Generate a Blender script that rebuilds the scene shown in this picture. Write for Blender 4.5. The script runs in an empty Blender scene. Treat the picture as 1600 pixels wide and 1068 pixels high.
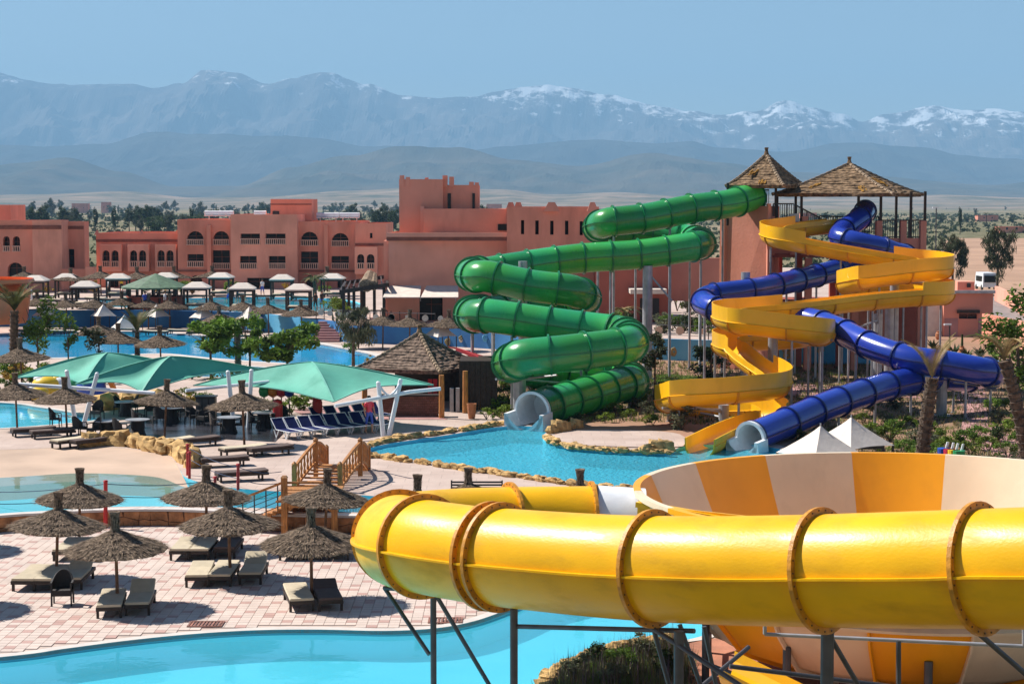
import bpy, math, random
from mathutils import Vector, Matrix
from mathutils.geometry import tessellate_polygon
from mathutils import noise as mn
sc = bpy.context.scene
R = math.radians
rnd = random.Random(7)
# ------------------------------------------------------------------ camera, sky, sun, exposure
F = 2860.0; HZ = 318.0; EYE = 11.0
PITCH = math.atan((534 - HZ) / F)
cd = bpy.data.cameras.new('camera'); cam = bpy.data.objects.new('camera', cd); sc.collection.objects.link(cam)
cam.location = (0, 0, EYE); cam.rotation_euler = (math.pi / 2 - PITCH, 0, 0)
cd.sensor_width = 36; cd.lens = F / 1600 * 36; cd.clip_start = 0.5; cd.clip_end = 120000
sc.camera = cam
SUN = Vector((-0.85, 0.42, 1.02)).normalized()          # towards the sun
w = bpy.data.worlds.new('World'); sc.world = w; w.use_nodes = True
wn = w.node_tree.nodes; wl = w.node_tree.links
bg = wn['Background']; sky = wn.new('ShaderNodeTexSky'); sky.sky_type = 'NISHITA'; sky.sun_disc = False
sky.sun_elevation = math.asin(SUN.z); sky.sun_rotation = math.atan2(SUN.x, SUN.y)
sky.altitude = 450; sky.air_density = 1.0; sky.dust_density = 0.05; sky.ozone_density = 2.6
wl.new(sky.outputs[0], bg.inputs[0]); bg.inputs[1].default_value = 0.058
sd = bpy.data.lights.new('sun', 'SUN'); so = bpy.data.objects.new('sun', sd); sc.collection.objects.link(so)
sd.energy = 5.0; sd.angle = R(0.5); sd.color = (1, 0.95, 0.87)
so.rotation_euler = SUN.to_track_quat('Z', 'Y').to_euler(); so.location = (-60, 60, 80)
vs = sc.view_settings; vs.view_transform = 'Standard'; vs.look = 'None'; vs.exposure = 0.82; vs.gamma = 1.0; vs.use_curve_mapping = False
sc.render.engine = 'CYCLES'
cy = sc.cycles; cy.use_denoising = True; cy.max_bounces = 8; cy.transparent_max_bounces = 12; cy.volume_bounces = 0
cy.diffuse_bounces = 3; cy.glossy_bounces = 3; cy.caustics_reflective = False; cy.caustics_refractive = False
try: cy.denoiser = 'OPENIMAGEDENOISE'
except Exception: pass

# ------------------------------------------------------------------ pixel <-> place
CP, SP = math.cos(PITCH), math.sin(PITCH)
def ray(px, py):
    x = (px - 800) / F; y = -(py - 534) / F
    return Vector((x, CP + y * SP, -SP + y * CP))
def G(px, py, z=0.0):                  # where the sight line meets the level z
    d = ray(px, py); t = (z - EYE) / d.z
    return Vector((d.x * t, d.y * t, z))
def A(px, py, D):                      # the point of the sight line at the distance D
    d = ray(px, py); t = D / d.y
    return Vector((d.x * t, D, EYE + d.z * t))
def topx(p):                           # place -> picture column
    y = p[1] * CP - (p[2] - EYE) * SP
    return 800 + F * p[0] / y

# ------------------------------------------------------------------ materials
MATS = {}
def mat(name, col, rough=0.6, var=0.15, scale=8.0, bump=0.0, bscale=None, col2=None, metal=0.0, spec=0.5, rand=0.0, coat=0.0, detail=4.0, transl=0.0, stretch=None, stain=0.0, sscale=0.8, sstretch=(1, 1, 0.35)):
    if name in MATS: return MATS[name]
    m = bpy.data.materials.new(name); m.use_nodes = True; MATS[name] = m
    n = m.node_tree.nodes; l = m.node_tree.links; b = n['Principled BSDF']
    b.inputs['Roughness'].default_value = rough; b.inputs['Metallic'].default_value = metal
    b.inputs['Specular IOR Level'].default_value = spec
    if coat: b.inputs['Coat Weight'].default_value = coat; b.inputs['Coat Roughness'].default_value = 0.15
    tc = n.new('ShaderNodeTexCoord'); mp = n.new('ShaderNodeMapping'); l.new(tc.outputs['Object'], mp.inputs[0])
    if stretch: mp.inputs['Scale'].default_value = stretch
    nz = n.new('ShaderNodeTexNoise'); nz.inputs['Scale'].default_value = scale; nz.inputs['Detail'].default_value = detail
    l.new(mp.outputs[0], nz.inputs['Vector'])
    rp = n.new('ShaderNodeMapRange'); rp.inputs[1].default_value = 0.3; rp.inputs[2].default_value = 0.7; l.new(nz.outputs['Fac'], rp.inputs[0])
    mx = n.new('ShaderNodeMix'); mx.data_type = 'RGBA'; l.new(rp.outputs[0], mx.inputs[0])
    c2 = col2 or tuple(c * (1 - 2 * var) for c in col); c1 = col if col2 else tuple(min(1, c * (1 + var)) for c in col)
    mx.inputs[6].default_value = (*c1, 1); mx.inputs[7].default_value = (*c2, 1)
    out = mx.outputs[2]
    if stain:
        m2 = n.new('ShaderNodeMapping'); l.new(tc.outputs['Object'], m2.inputs[0]); m2.inputs['Scale'].default_value = sstretch
        ns_ = n.new('ShaderNodeTexNoise'); ns_.inputs['Scale'].default_value = sscale; ns_.inputs['Detail'].default_value = 9; ns_.inputs['Roughness'].default_value = 0.65; l.new(m2.outputs[0], ns_.inputs['Vector'])
        rs_ = n.new('ShaderNodeMapRange'); rs_.inputs[1].default_value = 0.5; rs_.inputs[2].default_value = 0.72; rs_.inputs[3].default_value = 0; rs_.inputs[4].default_value = stain; l.new(ns_.outputs['Fac'], rs_.inputs[0])
        xs = n.new('ShaderNodeMix'); xs.data_type = 'RGBA'; xs.blend_type = 'MULTIPLY'; l.new(rs_.outputs[0], xs.inputs[0]); l.new(out, xs.inputs[6]); xs.inputs[7].default_value = (0.34, 0.30, 0.27, 1); out = xs.outputs[2]
        ra = n.new('ShaderNodeMath'); ra.operation = 'MULTIPLY_ADD'; l.new(rs_.outputs[0], ra.inputs[0]); ra.inputs[1].default_value = 0.5; ra.inputs[2].default_value = rough; l.new(ra.outputs[0], b.inputs['Roughness'])
    if rand:
        oi = n.new('ShaderNodeObjectInfo'); hs = n.new('ShaderNodeHueSaturation')
        r1 = n.new('ShaderNodeMapRange'); r1.inputs[3].default_value = 1 - rand; r1.inputs[4].default_value = 1 + rand
        l.new(oi.outputs['Random'], r1.inputs[0]); l.new(r1.outputs[0], hs.inputs['Value']); l.new(out, hs.inputs['Color']); out = hs.outputs[0]
    l.new(out, b.inputs['Base Color'])
    if bump:
        nb = n.new('ShaderNodeTexNoise'); nb.inputs['Scale'].default_value = bscale or scale * 3; nb.inputs['Detail'].default_value = 5
        l.new(mp.outputs[0], nb.inputs['Vector'])
        bp = n.new('ShaderNodeBump'); bp.inputs['Strength'].default_value = bump; bp.inputs['Distance'].default_value = 0.05
        l.new(nb.outputs['Fac'], bp.inputs['Height']); l.new(bp.outputs[0], b.inputs['Normal'])
    if transl:
        o = n['Material Output']; tr = n.new('ShaderNodeBsdfTranslucent'); l.new(out, tr.inputs[0])
        ms = n.new('ShaderNodeMixShader'); ms.inputs[0].default_value = transl; l.new(b.outputs[0], ms.inputs[1]); l.new(tr.outputs[0], ms.inputs[2]); l.new(ms.outputs[0], o.inputs[0])
    return m
def water_mat(name, tint, bscale, bump=0.12, gl=0.03, body=(0.1, 0.55, 0.72), amount=0.3):
    if name in MATS: return MATS[name]
    m = bpy.data.materials.new(name); m.use_nodes = True; MATS[name] = m
    n = m.node_tree.nodes; l = m.node_tree.links; n.remove(n['Principled BSDF']); o = n['Material Output']
    tr = n.new('ShaderNodeBsdfTransparent'); tr.inputs[0].default_value = (*tint, 1)
    g = n.new('ShaderNodeBsdfGlossy'); g.inputs['Roughness'].default_value = gl; g.inputs[0].default_value = (0.9, 0.95, 1, 1)
    fr = n.new('ShaderNodeFresnel'); fr.inputs[0].default_value = 1.2
    tc = n.new('ShaderNodeTexCoord'); nz = n.new('ShaderNodeTexNoise'); nz.inputs['Scale'].default_value = bscale; nz.inputs['Detail'].default_value = 3
    l.new(tc.outputs['Object'], nz.inputs['Vector'])
    bp = n.new('ShaderNodeBump'); bp.inputs['Strength'].default_value = bump; bp.inputs['Distance'].default_value = 0.15
    l.new(nz.outputs['Fac'], bp.inputs['Height'])
    l.new(bp.outputs[0], g.inputs['Normal']); l.new(bp.outputs[0], fr.inputs['Normal'])
    df = n.new('ShaderNodeBsdfDiffuse'); df.inputs[0].default_value = (*body, 1); l.new(bp.outputs[0], df.inputs['Normal'])
    m0 = n.new('ShaderNodeMixShader'); m0.inputs[0].default_value = amount; l.new(tr.outputs[0], m0.inputs[1]); l.new(df.outputs[0], m0.inputs[2])
    ms = n.new('ShaderNodeMixShader'); l.new(fr.outputs[0], ms.inputs[0]); l.new(m0.outputs[0], ms.inputs[1]); l.new(g.outputs[0], ms.inputs[2]); l.new(ms.outputs[0], o.inputs[0])
    return m
M = lambda k: MATS[k]
mat('terracotta', (0.71, 0.285, 0.20), 0.85, 0.10, 0.25, 0.25, 6, spec=0.2, stain=0.4, sscale=0.35, sstretch=(1, 1, 0.25))
mat('terracotta_pale', (0.76, 0.345, 0.25), 0.85, 0.10, 0.3, 0.25, 6, spec=0.2, stain=0.35, sscale=0.35, sstretch=(1, 1, 0.25))
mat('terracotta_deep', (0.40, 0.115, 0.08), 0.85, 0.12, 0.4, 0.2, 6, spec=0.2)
mat('balustrade_paint', (0.66, 0.42, 0.33), 0.8, 0.08, 3)
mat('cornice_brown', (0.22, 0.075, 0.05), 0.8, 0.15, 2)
mat('dark_glass', (0.012, 0.011, 0.012), 0.3, 0.3, 1.5, spec=0.2)
mat('dark_wood', (0.030, 0.016, 0.010), 0.6, 0.3, 6, 0.3)
mat('black_paint', (0.012, 0.012, 0.014), 0.45, 0.2, 5)
mat('wood', (0.50, 0.20, 0.045), 0.6, 0.25, 3, 0.4, 14, stretch=(6, 6, 1), rand=0.12)
mat('pole_wood', (0.20, 0.09, 0.04), 0.7, 0.3, 5, 0.4, 20)
mat('straw', (0.19, 0.138, 0.10), 0.95, 0.45, 9, 0.7, 60, spec=0.1, rand=0.12)
mat('straw_pale', (0.34, 0.25, 0.175), 0.95, 0.4, 11, 0.6, 60, spec=0.1)
mat('reed', (0.25, 0.165, 0.10), 0.95, 0.4, 4, 0.8, 30, spec=0.1, rand=0.16)
mat('reed_old', (0.24, 0.17, 0.13), 0.95, 0.4, 5, 0.8, 30, spec=0.1, rand=0.18)
mat('reed_gold', (0.42, 0.22, 0.05), 0.95, 0.3, 5, 0.8, 30, spec=0.1)
mat('mattress', (0.50, 0.42, 0.30), 0.85, 0.06, 4, 0.15, 40, rand=0.08)
mat('mattress_brown_shade', (0.10, 0.065, 0.055), 0.85, 0.1, 4, 0.15, 40)  # dark brown variant: shade on the cream mattress put into the colour
mat('wicker', (0.028, 0.020, 0.018), 0.6, 0.35, 30, 0.6, 80)
mat('wicker_tan', (0.17, 0.125, 0.10), 0.7, 0.3, 30, 0.6, 80)
mat('blue_mesh', (0.008, 0.014, 0.085), 0.85, 0.15, 8, spec=0.15)
mat('white_plastic', (0.75, 0.76, 0.78), 0.4, 0.04, 4)
mat('white_paint', (0.78, 0.80, 0.82), 0.35, 0.05, 2)
mat('white_cloth', (0.64, 0.56, 0.49), 0.8, 0.05, 2, 0.2, 6)
mat('cream_cloth', (0.66, 0.56, 0.48), 0.8, 0.07, 2, 0.2, 6)
mat('steel', (0.38, 0.38, 0.40), 0.42, 0.12, 3, metal=0.35)
mat('steel_dark', (0.085, 0.082, 0.09), 0.42, 0.15, 3, metal=0.4)
mat('red_paint', (0.50, 0.012, 0.012), 0.45, 0.12, 5)
mat('rope', (0.03, 0.05, 0.11), 0.8, 0.1, 30)
mat('green_sail', (0.10, 0.40, 0.30), 0.75, 0.08, 0.7, 0.2, 3, transl=0.08, stain=0.25, sscale=0.6, sstretch=(1, 1, 1))
mat('rock', (0.52, 0.32, 0.12), 0.9, 0.25, 2.2, 0.9, 5, rand=0.18, stain=0.6, sscale=1.6)
mat('wall_stone', (0.42, 0.18, 0.07), 0.85, 0.25, 3, 0.7, 9, rand=0.22)
mat('mortar', (0.16, 0.075, 0.04), 0.9, 0.15, 6)
mat('paving', (0.52, 0.405, 0.345), 0.85, 0.09, 0.7, 0.1, 10, col2=(0.45, 0.34, 0.29), stain=0.3, sscale=0.25, sstretch=(1, 0.6, 1))
mat('paving_pink', (0.46, 0.24, 0.22), 0.85, 0.12, 0.9, 0.1, 10)
mat('tile_cream', (0.56, 0.45, 0.39), 0.75, 0.06, 1.2, 0.1, 20, rand=0.07, stain=0.2, sscale=0.5, sstretch=(1, 1, 1))
mat('tile_pink', (0.44, 0.27, 0.23), 0.75, 0.08, 1.2, 0.1, 20, rand=0.08)
mat('grout', (0.49, 0.385, 0.33), 0.9, 0.08, 3)
mat('coping', (0.56, 0.50, 0.46), 0.7, 0.05, 2)
mat('pool_near', (0.22, 0.72, 0.82), 0.5, 0.04, 0.3, col2=(0.13, 0.60, 0.75))
mat('pool_mid', (0.13, 0.60, 0.74), 0.5, 0.10, 0.5, col2=(0.09, 0.52, 0.70))
mat('pool_deep', (0.04, 0.38, 0.70), 0.5, 0.10, 0.3, col2=(0.025, 0.30, 0.62))
mat('pool_wall_blue', (0.02, 0.30, 0.55), 0.5, 0.06, 1)
mat('sand', (0.48, 0.34, 0.25), 0.9, 0.10, 0.35, 0.1, 12)
mat('sand_wet', (0.30, 0.27, 0.17), 0.6, 0.2, 0.25, col2=(0.18, 0.22, 0.13))
mat('soil', (0.33, 0.17, 0.11), 0.95, 0.2, 0.3, 0.5, 3, col2=(0.24, 0.15, 0.08))
mat('slide_green', (0.022, 0.36, 0.15), 0.25, 0.10, 0.30, 0.03, 6, rand=0.30, coat=0.3, transl=0.22, stain=0.25, col2=(0.07, 0.42, 0.06))
mat('slide_green_rim', (0.008, 0.17, 0.06), 0.3, 0.1, 1)
mat('slide_blue', (0.016, 0.045, 0.36), 0.22, 0.10, 0.35, 0.03, 6, rand=0.12, coat=0.4)
mat('slide_blue_rim', (0.006, 0.014, 0.11), 0.3, 0.1, 1)
mat('slide_yellow', (0.88, 0.46, 0.006), 0.35, 0.08, 0.4, 0.06, 5, rand=0.04, coat=0.1, stain=0.25)
mat('slide_yellow_rim', (0.62, 0.27, 0.012), 0.45, 0.15, 2)
mat('tube_yellow', (0.87, 0.45, 0.003), 0.36, 0.06, 0.9, 0.08, 16, spec=0.28, rand=0.04, stretch=(1, 1, 1.5), stain=0.38, sscale=1.3, sstretch=(0.5, 0.5, 1.6))
mat('tube_rim', (0.60, 0.25, 0.012), 0.5, 0.2, 5, 0.2, 30)
mat('bowl_orange', (0.90, 0.38, 0.004), 0.4, 0.05, 0.6, 0.06, 5, stain=0.2)
mat('bowl_beige', (0.78, 0.62, 0.43), 0.4, 0.05, 0.6, 0.06, 5, stain=0.2)
mat('bolt_dark', (0.09, 0.05, 0.02), 0.5, 0.1, 5)
mat('leaf_mid', (0.13, 0.22, 0.03), 0.7, 0.45, 1.3, spec=0.2, rand=0.2, transl=0.3)
mat('leaf_dark', (0.055, 0.085, 0.025), 0.7, 0.45, 1.3, spec=0.2, rand=0.25, transl=0.25)
mat('leaf_olive', (0.085, 0.095, 0.045), 0.75, 0.4, 1.3, spec=0.2, rand=0.25, transl=0.25)
mat('leaf_bright', (0.17, 0.24, 0.03), 0.7, 0.4, 1.3, spec=0.2, rand=0.2, transl=0.3)
mat('leaf_grey', (0.14, 0.15, 0.085), 0.75, 0.35, 1.3, spec=0.2, rand=0.2, transl=0.2)
mat('leaf_flower', (0.42, 0.27, 0.03), 0.7, 0.3, 3, spec=0.2)
mat('frond', (0.095, 0.11, 0.03), 0.7, 0.4, 2, spec=0.2, rand=0.2, transl=0.2)
mat('frond_dry', (0.30, 0.22, 0.10), 0.8, 0.3, 3, spec=0.1)
mat('bark', (0.13, 0.085, 0.055), 0.9, 0.35, 6, 0.8, 14)
mat('brick_red', (0.26, 0.11, 0.08), 0.85, 0.25, 4, 0.4, 14, rand=0.2)
mat('red_cloth', (0.46, 0.02, 0.03), 0.8, 0.15, 2)
mat('clay_pot', (0.45, 0.17, 0.07), 0.8, 0.15, 4)
mat('orange_plastic', (0.80, 0.22, 0.07), 0.4, 0.08, 1)
mat('toy_yellow', (0.8, 0.52, 0.02), 0.4, 0.06, 2)
mat('toy_blue', (0.02, 0.07, 0.40), 0.4, 0.1, 2)
mat('toy_green', (0.02, 0.30, 0.10), 0.4, 0.1, 2)
mat('toy_orange', (0.75, 0.22, 0.03), 0.4, 0.1, 2)
mat('toy_red', (0.6, 0.03, 0.06), 0.4, 0.1, 2)
mat('skin', (0.45, 0.24, 0.15), 0.6, 0.05, 5)
mat('hair', (0.02, 0.014, 0.01), 0.7, 0.1, 9)
mat('green_tile', (0.085, 0.15, 0.085), 0.7, 0.2, 3, 0.3, 8, rand=0.1)
mat('solar_white', (0.72, 0.72, 0.74), 0.4, 0.06, 2)
mat('asphalt', (0.22, 0.19, 0.18), 0.9, 0.12, 1)
mat('shutter_dark', (0.008, 0.008, 0.010), 0.5, 0.1, 3)
mat('mural', (0.05, 0.24, 0.50), 0.75, 0.2, 0.25, col2=(0.02, 0.12, 0.33))
mat('mural_pale', (0.14, 0.42, 0.62), 0.75, 0.2, 0.3, col2=(0.04, 0.30, 0.55))
mat('mural_coral', (0.30, 0.24, 0.10), 0.8, 0.3, 1.2)
mat('disc_white', (0.62, 0.55, 0.45), 0.7, 0.08, 4)
water_mat('water_near', (0.72, 0.95, 0.98), 1.6, 0.07, 0.03, (0.10, 0.62, 0.82), 0.40)
water_mat('water_splash', (0.66, 0.92, 0.98), 6.0, 1.0, 0.06, (0.10, 0.62, 0.80), 0.45)
water_mat('water_mid', (0.72, 0.93, 0.98), 1.2, 0.12, 0.04, (0.03, 0.50, 0.82), 0.5)
water_mat('water_shallow', (0.80, 0.93, 0.92), 0.9, 0.05, 0.03, (0.10, 0.5, 0.55), 0.14)

def add_joints(name, size, dark=0.72, mort=0.012):
    m = MATS[name]; n = m.node_tree.nodes; l = m.node_tree.links; b = n['Principled BSDF']; src = b.inputs['Base Color'].links[0].from_socket
    tc = n.new('ShaderNodeTexCoord'); bt = n.new('ShaderNodeTexBrick'); l.new(tc.outputs['Object'], bt.inputs['Vector']); bt.inputs['Scale'].default_value = 1.0
    bt.inputs['Brick Width'].default_value = size; bt.inputs['Row Height'].default_value = size; bt.inputs['Mortar Size'].default_value = mort
    bt.inputs['Color1'].default_value = (1, 1, 1, 1); bt.inputs['Color2'].default_value = (0.9, 0.88, 0.87, 1); bt.inputs['Mortar'].default_value = (dark, dark, dark, 1)
    x = n.new('ShaderNodeMix'); x.data_type = 'RGBA'; x.blend_type = 'MULTIPLY'; x.inputs[0].default_value = 1; l.new(src, x.inputs[6]); l.new(bt.outputs['Color'], x.inputs[7]); l.new(x.outputs[2], b.inputs['Base Color'])
add_joints('paving', 0.9); add_joints('paving_pink', 0.7, 0.8)

# ------------------------------------------------------------------ mesh builder
C = sc.collection
def smooth_path(pts, n=8, closed=False):
    P = [Vector(p) for p in pts]; N = len(P); out = []
    rng = range(N) if closed else range(N - 1)
    for i in rng:
        if closed: p0, p1, p2, p3 = P[i - 1], P[i], P[(i + 1) % N], P[(i + 2) % N]
        else: p0, p1, p2, p3 = P[max(0, i - 1)], P[i], P[i + 1], P[min(N - 1, i + 2)]
        for k in range(n):
            t = k / n
            out.append(0.5 * ((2 * p1) + (p2 - p0) * t + (2 * p0 - 5 * p1 + 4 * p2 - p3) * t * t + (3 * p1 - p0 - 3 * p2 + p3) * t ** 3))
    if not closed: out.append(P[-1].copy())
    return out
class MB:
    def __init__(s): s.v = []; s.f = []; s.m = []
    def add(s, v, f, mi=0):
        o = len(s.v); s.v += [tuple(x) for x in v]; s.f += [tuple(i + o for i in q) for q in f]; s.m += [mi] * len(f)
    def box(s, c, d, rz=0.0, mi=0, taper=1.0):
        x, y, z = d[0] / 2, d[1] / 2, d[2] / 2; cz, sz = math.cos(rz), math.sin(rz); V = []
        for k, (a, b, e) in enumerate([(-1,-1,-1),(1,-1,-1),(1,1,-1),(-1,1,-1),(-1,-1,1),(1,-1,1),(1,1,1),(-1,1,1)]):
            t = taper if e > 0 else 1.0
            X, Y = a * x * t, b * y * t
            V.append((c[0] + X * cz - Y * sz, c[1] + X * sz + Y * cz, c[2] + e * z))
        s.add(V, [(3,2,1,0),(4,5,6,7),(0,1,5,4),(1,2,6,5),(2,3,7,6),(3,0,4,7)], mi)
    def bar(s, p, q, wd, ht=None, mi=0):
        p, q = Vector(p), Vector(q); ht = ht or wd; t = (q - p).normalized()
        r = t.cross(Vector((0, 0, 1)));
        if r.length < 1e-4: r = Vector((1, 0, 0))
        r.normalize(); u = r.cross(t)
        V = [c + r * a * wd / 2 + u * b * ht / 2 for c in (p, q) for a, b in ((-1,-1),(1,-1),(1,1),(-1,1))]
        s.add(V, [(0,1,2,3),(7,6,5,4),(0,4,5,1),(1,5,6,2),(2,6,7,3),(3,7,4,0)], mi)
    def cyl(s, p, q, r0, r1=None, n=8, mi=0, cap=True):
        p, q = Vector(p), Vector(q); r1 = r0 if r1 is None else r1; t = (q - p).normalized()
        a = t.cross(Vector((0.0, 0.0, 1.0)) if abs(t.z) < 0.95 else Vector((1.0, 0.0, 0.0))).normalized(); b = t.cross(a)
        V = [c + (a * math.cos(2 * math.pi * k / n) + b * math.sin(2 * math.pi * k / n)) * r for c, r in ((p, r0), (q, r1)) for k in range(n)]
        fs = [(k, (k + 1) % n, n + (k + 1) % n, n + k) for k in range(n)]
        if cap: fs += [tuple(range(n - 1, -1, -1)), tuple(range(n, 2 * n))]
        s.add(V, fs, mi)
    def pipe(s, pts, r, n=6, mi=0):
        for a, b in zip(pts, pts[1:]): s.cyl(a, b, r, r, n, mi)
    def lathe(s, prof, n=24, c=(0, 0, 0), mi=0, jit=0.0, rg=None, cap=False):
        rg = rg or rnd; V = []
        for r, z in prof:
            for k in range(n):
                a = 2 * math.pi * k / n; j = 1 + (rg.random() - 0.5) * jit
                V.append((c[0] + r * j * math.cos(a), c[1] + r * j * math.sin(a), c[2] + z + (rg.random() - 0.5) * jit * 0.25 * r))
        fs = [(i * n + k, i * n + (k + 1) % n, (i + 1) * n + (k + 1) % n, (i + 1) * n + k) for i in range(len(prof) - 1) for k in range(n)]
        if cap: fs += [tuple(range(n - 1, -1, -1)), tuple((len(prof) - 1) * n + k for k in range(n))]
        s.add(V, fs, mi)
    def poly(s, outer, holes=(), mi=0, z=None):
        loops = [[Vector(p) for p in L] for L in [outer] + list(holes)]
        if z is not None:
            for L in loops:
                for p in L: p.z = z
        flat = [p for L in loops for p in L]; tris = tessellate_polygon(loops)
        fs = []
        for a, b, c in tris:
            nn = (flat[b] - flat[a]).cross(flat[c] - flat[a])
            if nn.length < 1e-9: continue
            fs.append((a, b, c) if nn.z >= 0 else (a, c, b))
        s.add(flat, fs, mi)
    def skirt(s, loop, z0, z1, mi=0, closed=True):
        n = len(loop); V = [(p[0], p[1], z) for z in (z0, z1) for p in loop]
        s.add(V, [(k, (k + 1) % n, n + (k + 1) % n, n + k) for k in range(n if closed else n - 1)], mi)
    def build(s, name, mats, parent=None, smooth=False, kind=None):
        o0 = Vector(parent.location) if parent is not None and parent.parent is None else Vector((0, 0, 0))
        if parent is not None and parent.parent is not None: o0 = Vector(parent.parent.location) + Vector(parent.location)
        me = bpy.data.meshes.new(name); me.from_pydata([(x - o0.x, y - o0.y, z - o0.z) for x, y, z in s.v], [], s.f)
        mats = mats if isinstance(mats, (list, tuple)) else [mats]
        for k in mats: me.materials.append(MATS[k] if isinstance(k, str) else k)
        if len(mats) > 1: me.polygons.foreach_set('material_index', s.m)
        if smooth: me.polygons.foreach_set('use_smooth', [True] * len(me.polygons))
        if smooth == 'auto': me.update(); me.set_sharp_from_angle(angle=R(33))
        me.update(); o = bpy.data.objects.new(name, me); C.objects.link(o)
        if parent is not None: o.parent = parent
        if kind: o['kind'] = kind
        return o
def tag(o, label, cat, group=None, kind=None):
    o['label'] = label; o['category'] = cat
    if group: o['group'] = group
    if kind: o['kind'] = kind
    return o
def T(name, label, cat, loc=(0, 0, 0), group=None):
    o = bpy.data.objects.new(name, None); C.objects.link(o); o.location = loc; o.empty_display_size = 0.2
    return tag(o, label, cat, group)
def struct(o): o['kind'] = 'structure'; return o
def inst(src, name, parent, loc, rot=(0, 0, 0), scale=(1, 1, 1)):          # another piece that shares the mesh
    o = src.copy() if hasattr(src, 'type') else bpy.data.objects.new(name, src)
    o.name = name; C.objects.link(o); o.parent = parent
    o0 = Vector(parent.location) if parent is not None else Vector((0, 0, 0))
    o.location = Vector(loc) - o0; o.rotation_euler = rot; o.scale = scale
    return o
def dup(root, loc, rz=0.0, label=None, group=None, scale=1.0, sub=None):
    r = root.copy(); C.objects.link(r); r.location = loc; r.rotation_euler = (0, 0, rz); r.scale = (scale,) * 3 if not isinstance(scale, tuple) else scale
    if label: r['label'] = label
    if group: r['group'] = group
    for ch in root.children:
        c = ch.copy(); C.objects.link(c); c.parent = r
        if sub and c.name.split('.')[0] in sub: c.data = sub[c.name.split('.')[0]]
        for g in ch.children:
            d = g.copy(); C.objects.link(d); d.parent = c
    return r
class Kind:            # first call places the original, later calls place copies
    def __init__(s, root): s.root = root; s.used = False
    def put(s, loc, rz=0.0, label=None, group=None, scale=1.0, sub=None):
        if not s.used:
            s.used = True; r = s.root; s.jobs = None
            s.first = (loc, rz, label, group, scale, sub)
            return r
        return dup(s.root, loc, rz, label, group, scale, sub)
    def finish(s):
        if not s.used: return
        loc, rz, label, group, scale, sub = s.first; r = s.root
        r.location = loc; r.rotation_euler = (0, 0, rz); r.scale = (scale,) * 3 if not isinstance(scale, tuple) else scale
        if label: r['label'] = label
        if group: r['group'] = group
        for c in r.children:
            if sub and c.name.split('.')[0] in sub: c.data = sub[c.name.split('.')[0]]
KINDS = []
def kind(root): k = Kind(root); KINDS.append(k); return k
ORD = 'first second third fourth fifth sixth seventh eighth ninth tenth eleventh twelfth thirteenth fourteenth fifteenth sixteenth seventeenth eighteenth nineteenth twentieth'.split()
ORD += ['twenty-' + x for x in ORD[:9]] + ['thirtieth'] + ['thirty-' + x for x in ORD[:9]] + ['fortieth'] + ['forty-' + x for x in ORD[:9]] + ['fiftieth'] + ['fifty-' + x for x in ORD[:9]] + ['sixtieth'] + ['sixty-' + x for x in ORD[:9]] + ['seventieth']+ ['seventy-' + x for x in ORD[:9]] + ['eightieth']

ORD += ['eighty-' + x for x in ORD[:9]] + ['ninetieth'] + ['ninety-' + x for x in ORD[:9]] + ['hundredth'] + ['hundred and ' + x for x in ORD[:30]]
# ------------------------------------------------------------------ the plain, the hills, the mountains
def ground_material():
    m = bpy.data.materials.new('plain'); m.use_nodes = True; n = m.node_tree.nodes; l = m.node_tree.links; b = n['Principled BSDF']
    b.inputs['Roughness'].default_value = 0.95; b.inputs['Specular IOR Level'].default_value = 0.1
    tc = n.new('ShaderNodeTexCoord')
    def nz(s, d=5):
        q = n.new('ShaderNodeTexNoise'); q.inputs['Scale'].default_value = s; q.inputs['Detail'].default_value = d; l.new(tc.outputs['Object'], q.inputs['Vector']); return q
    def mix(f, a, c2):
        q = n.new('ShaderNodeMix'); q.data_type = 'RGBA'; l.new(f, q.inputs[0])
        for i, c in ((6, a), (7, c2)):
            if isinstance(c, tuple): q.inputs[i].default_value = (*c, 1)
            else: l.new(c, q.inputs[i])
        return q.outputs[2]
    def rng(o, a, c2):
        q = n.new('ShaderNodeMapRange'); q.inputs[1].default_value = a; q.inputs[2].default_value = c2; l.new(o, q.inputs[0]); return q.outputs[0]
    big = rng(nz(0.003).outputs['Fac'], 0.46, 0.62); fine = rng(nz(0.25, 8).outputs['Fac'], 0.42, 0.6)
    scrub = mix(fine, (0.20, 0.165, 0.095), (0.075, 0.085, 0.035))
    field = mix(rng(nz(0.05).outputs['Fac'], 0.4, 0.6), (0.34, 0.24, 0.16), (0.20, 0.17, 0.10))
    l.new(mix(big, scrub, field), b.inputs['Base Color'])
    return m
MATS['plain'] = ground_material()
gm = MB(); gm.poly([(-21500, -200, 0), (21500, -200, 0), (21500, 21500, 0), (-21500, 21500, 0)], z=-1.4)
struct(gm.build('ground', 'plain'))

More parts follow.
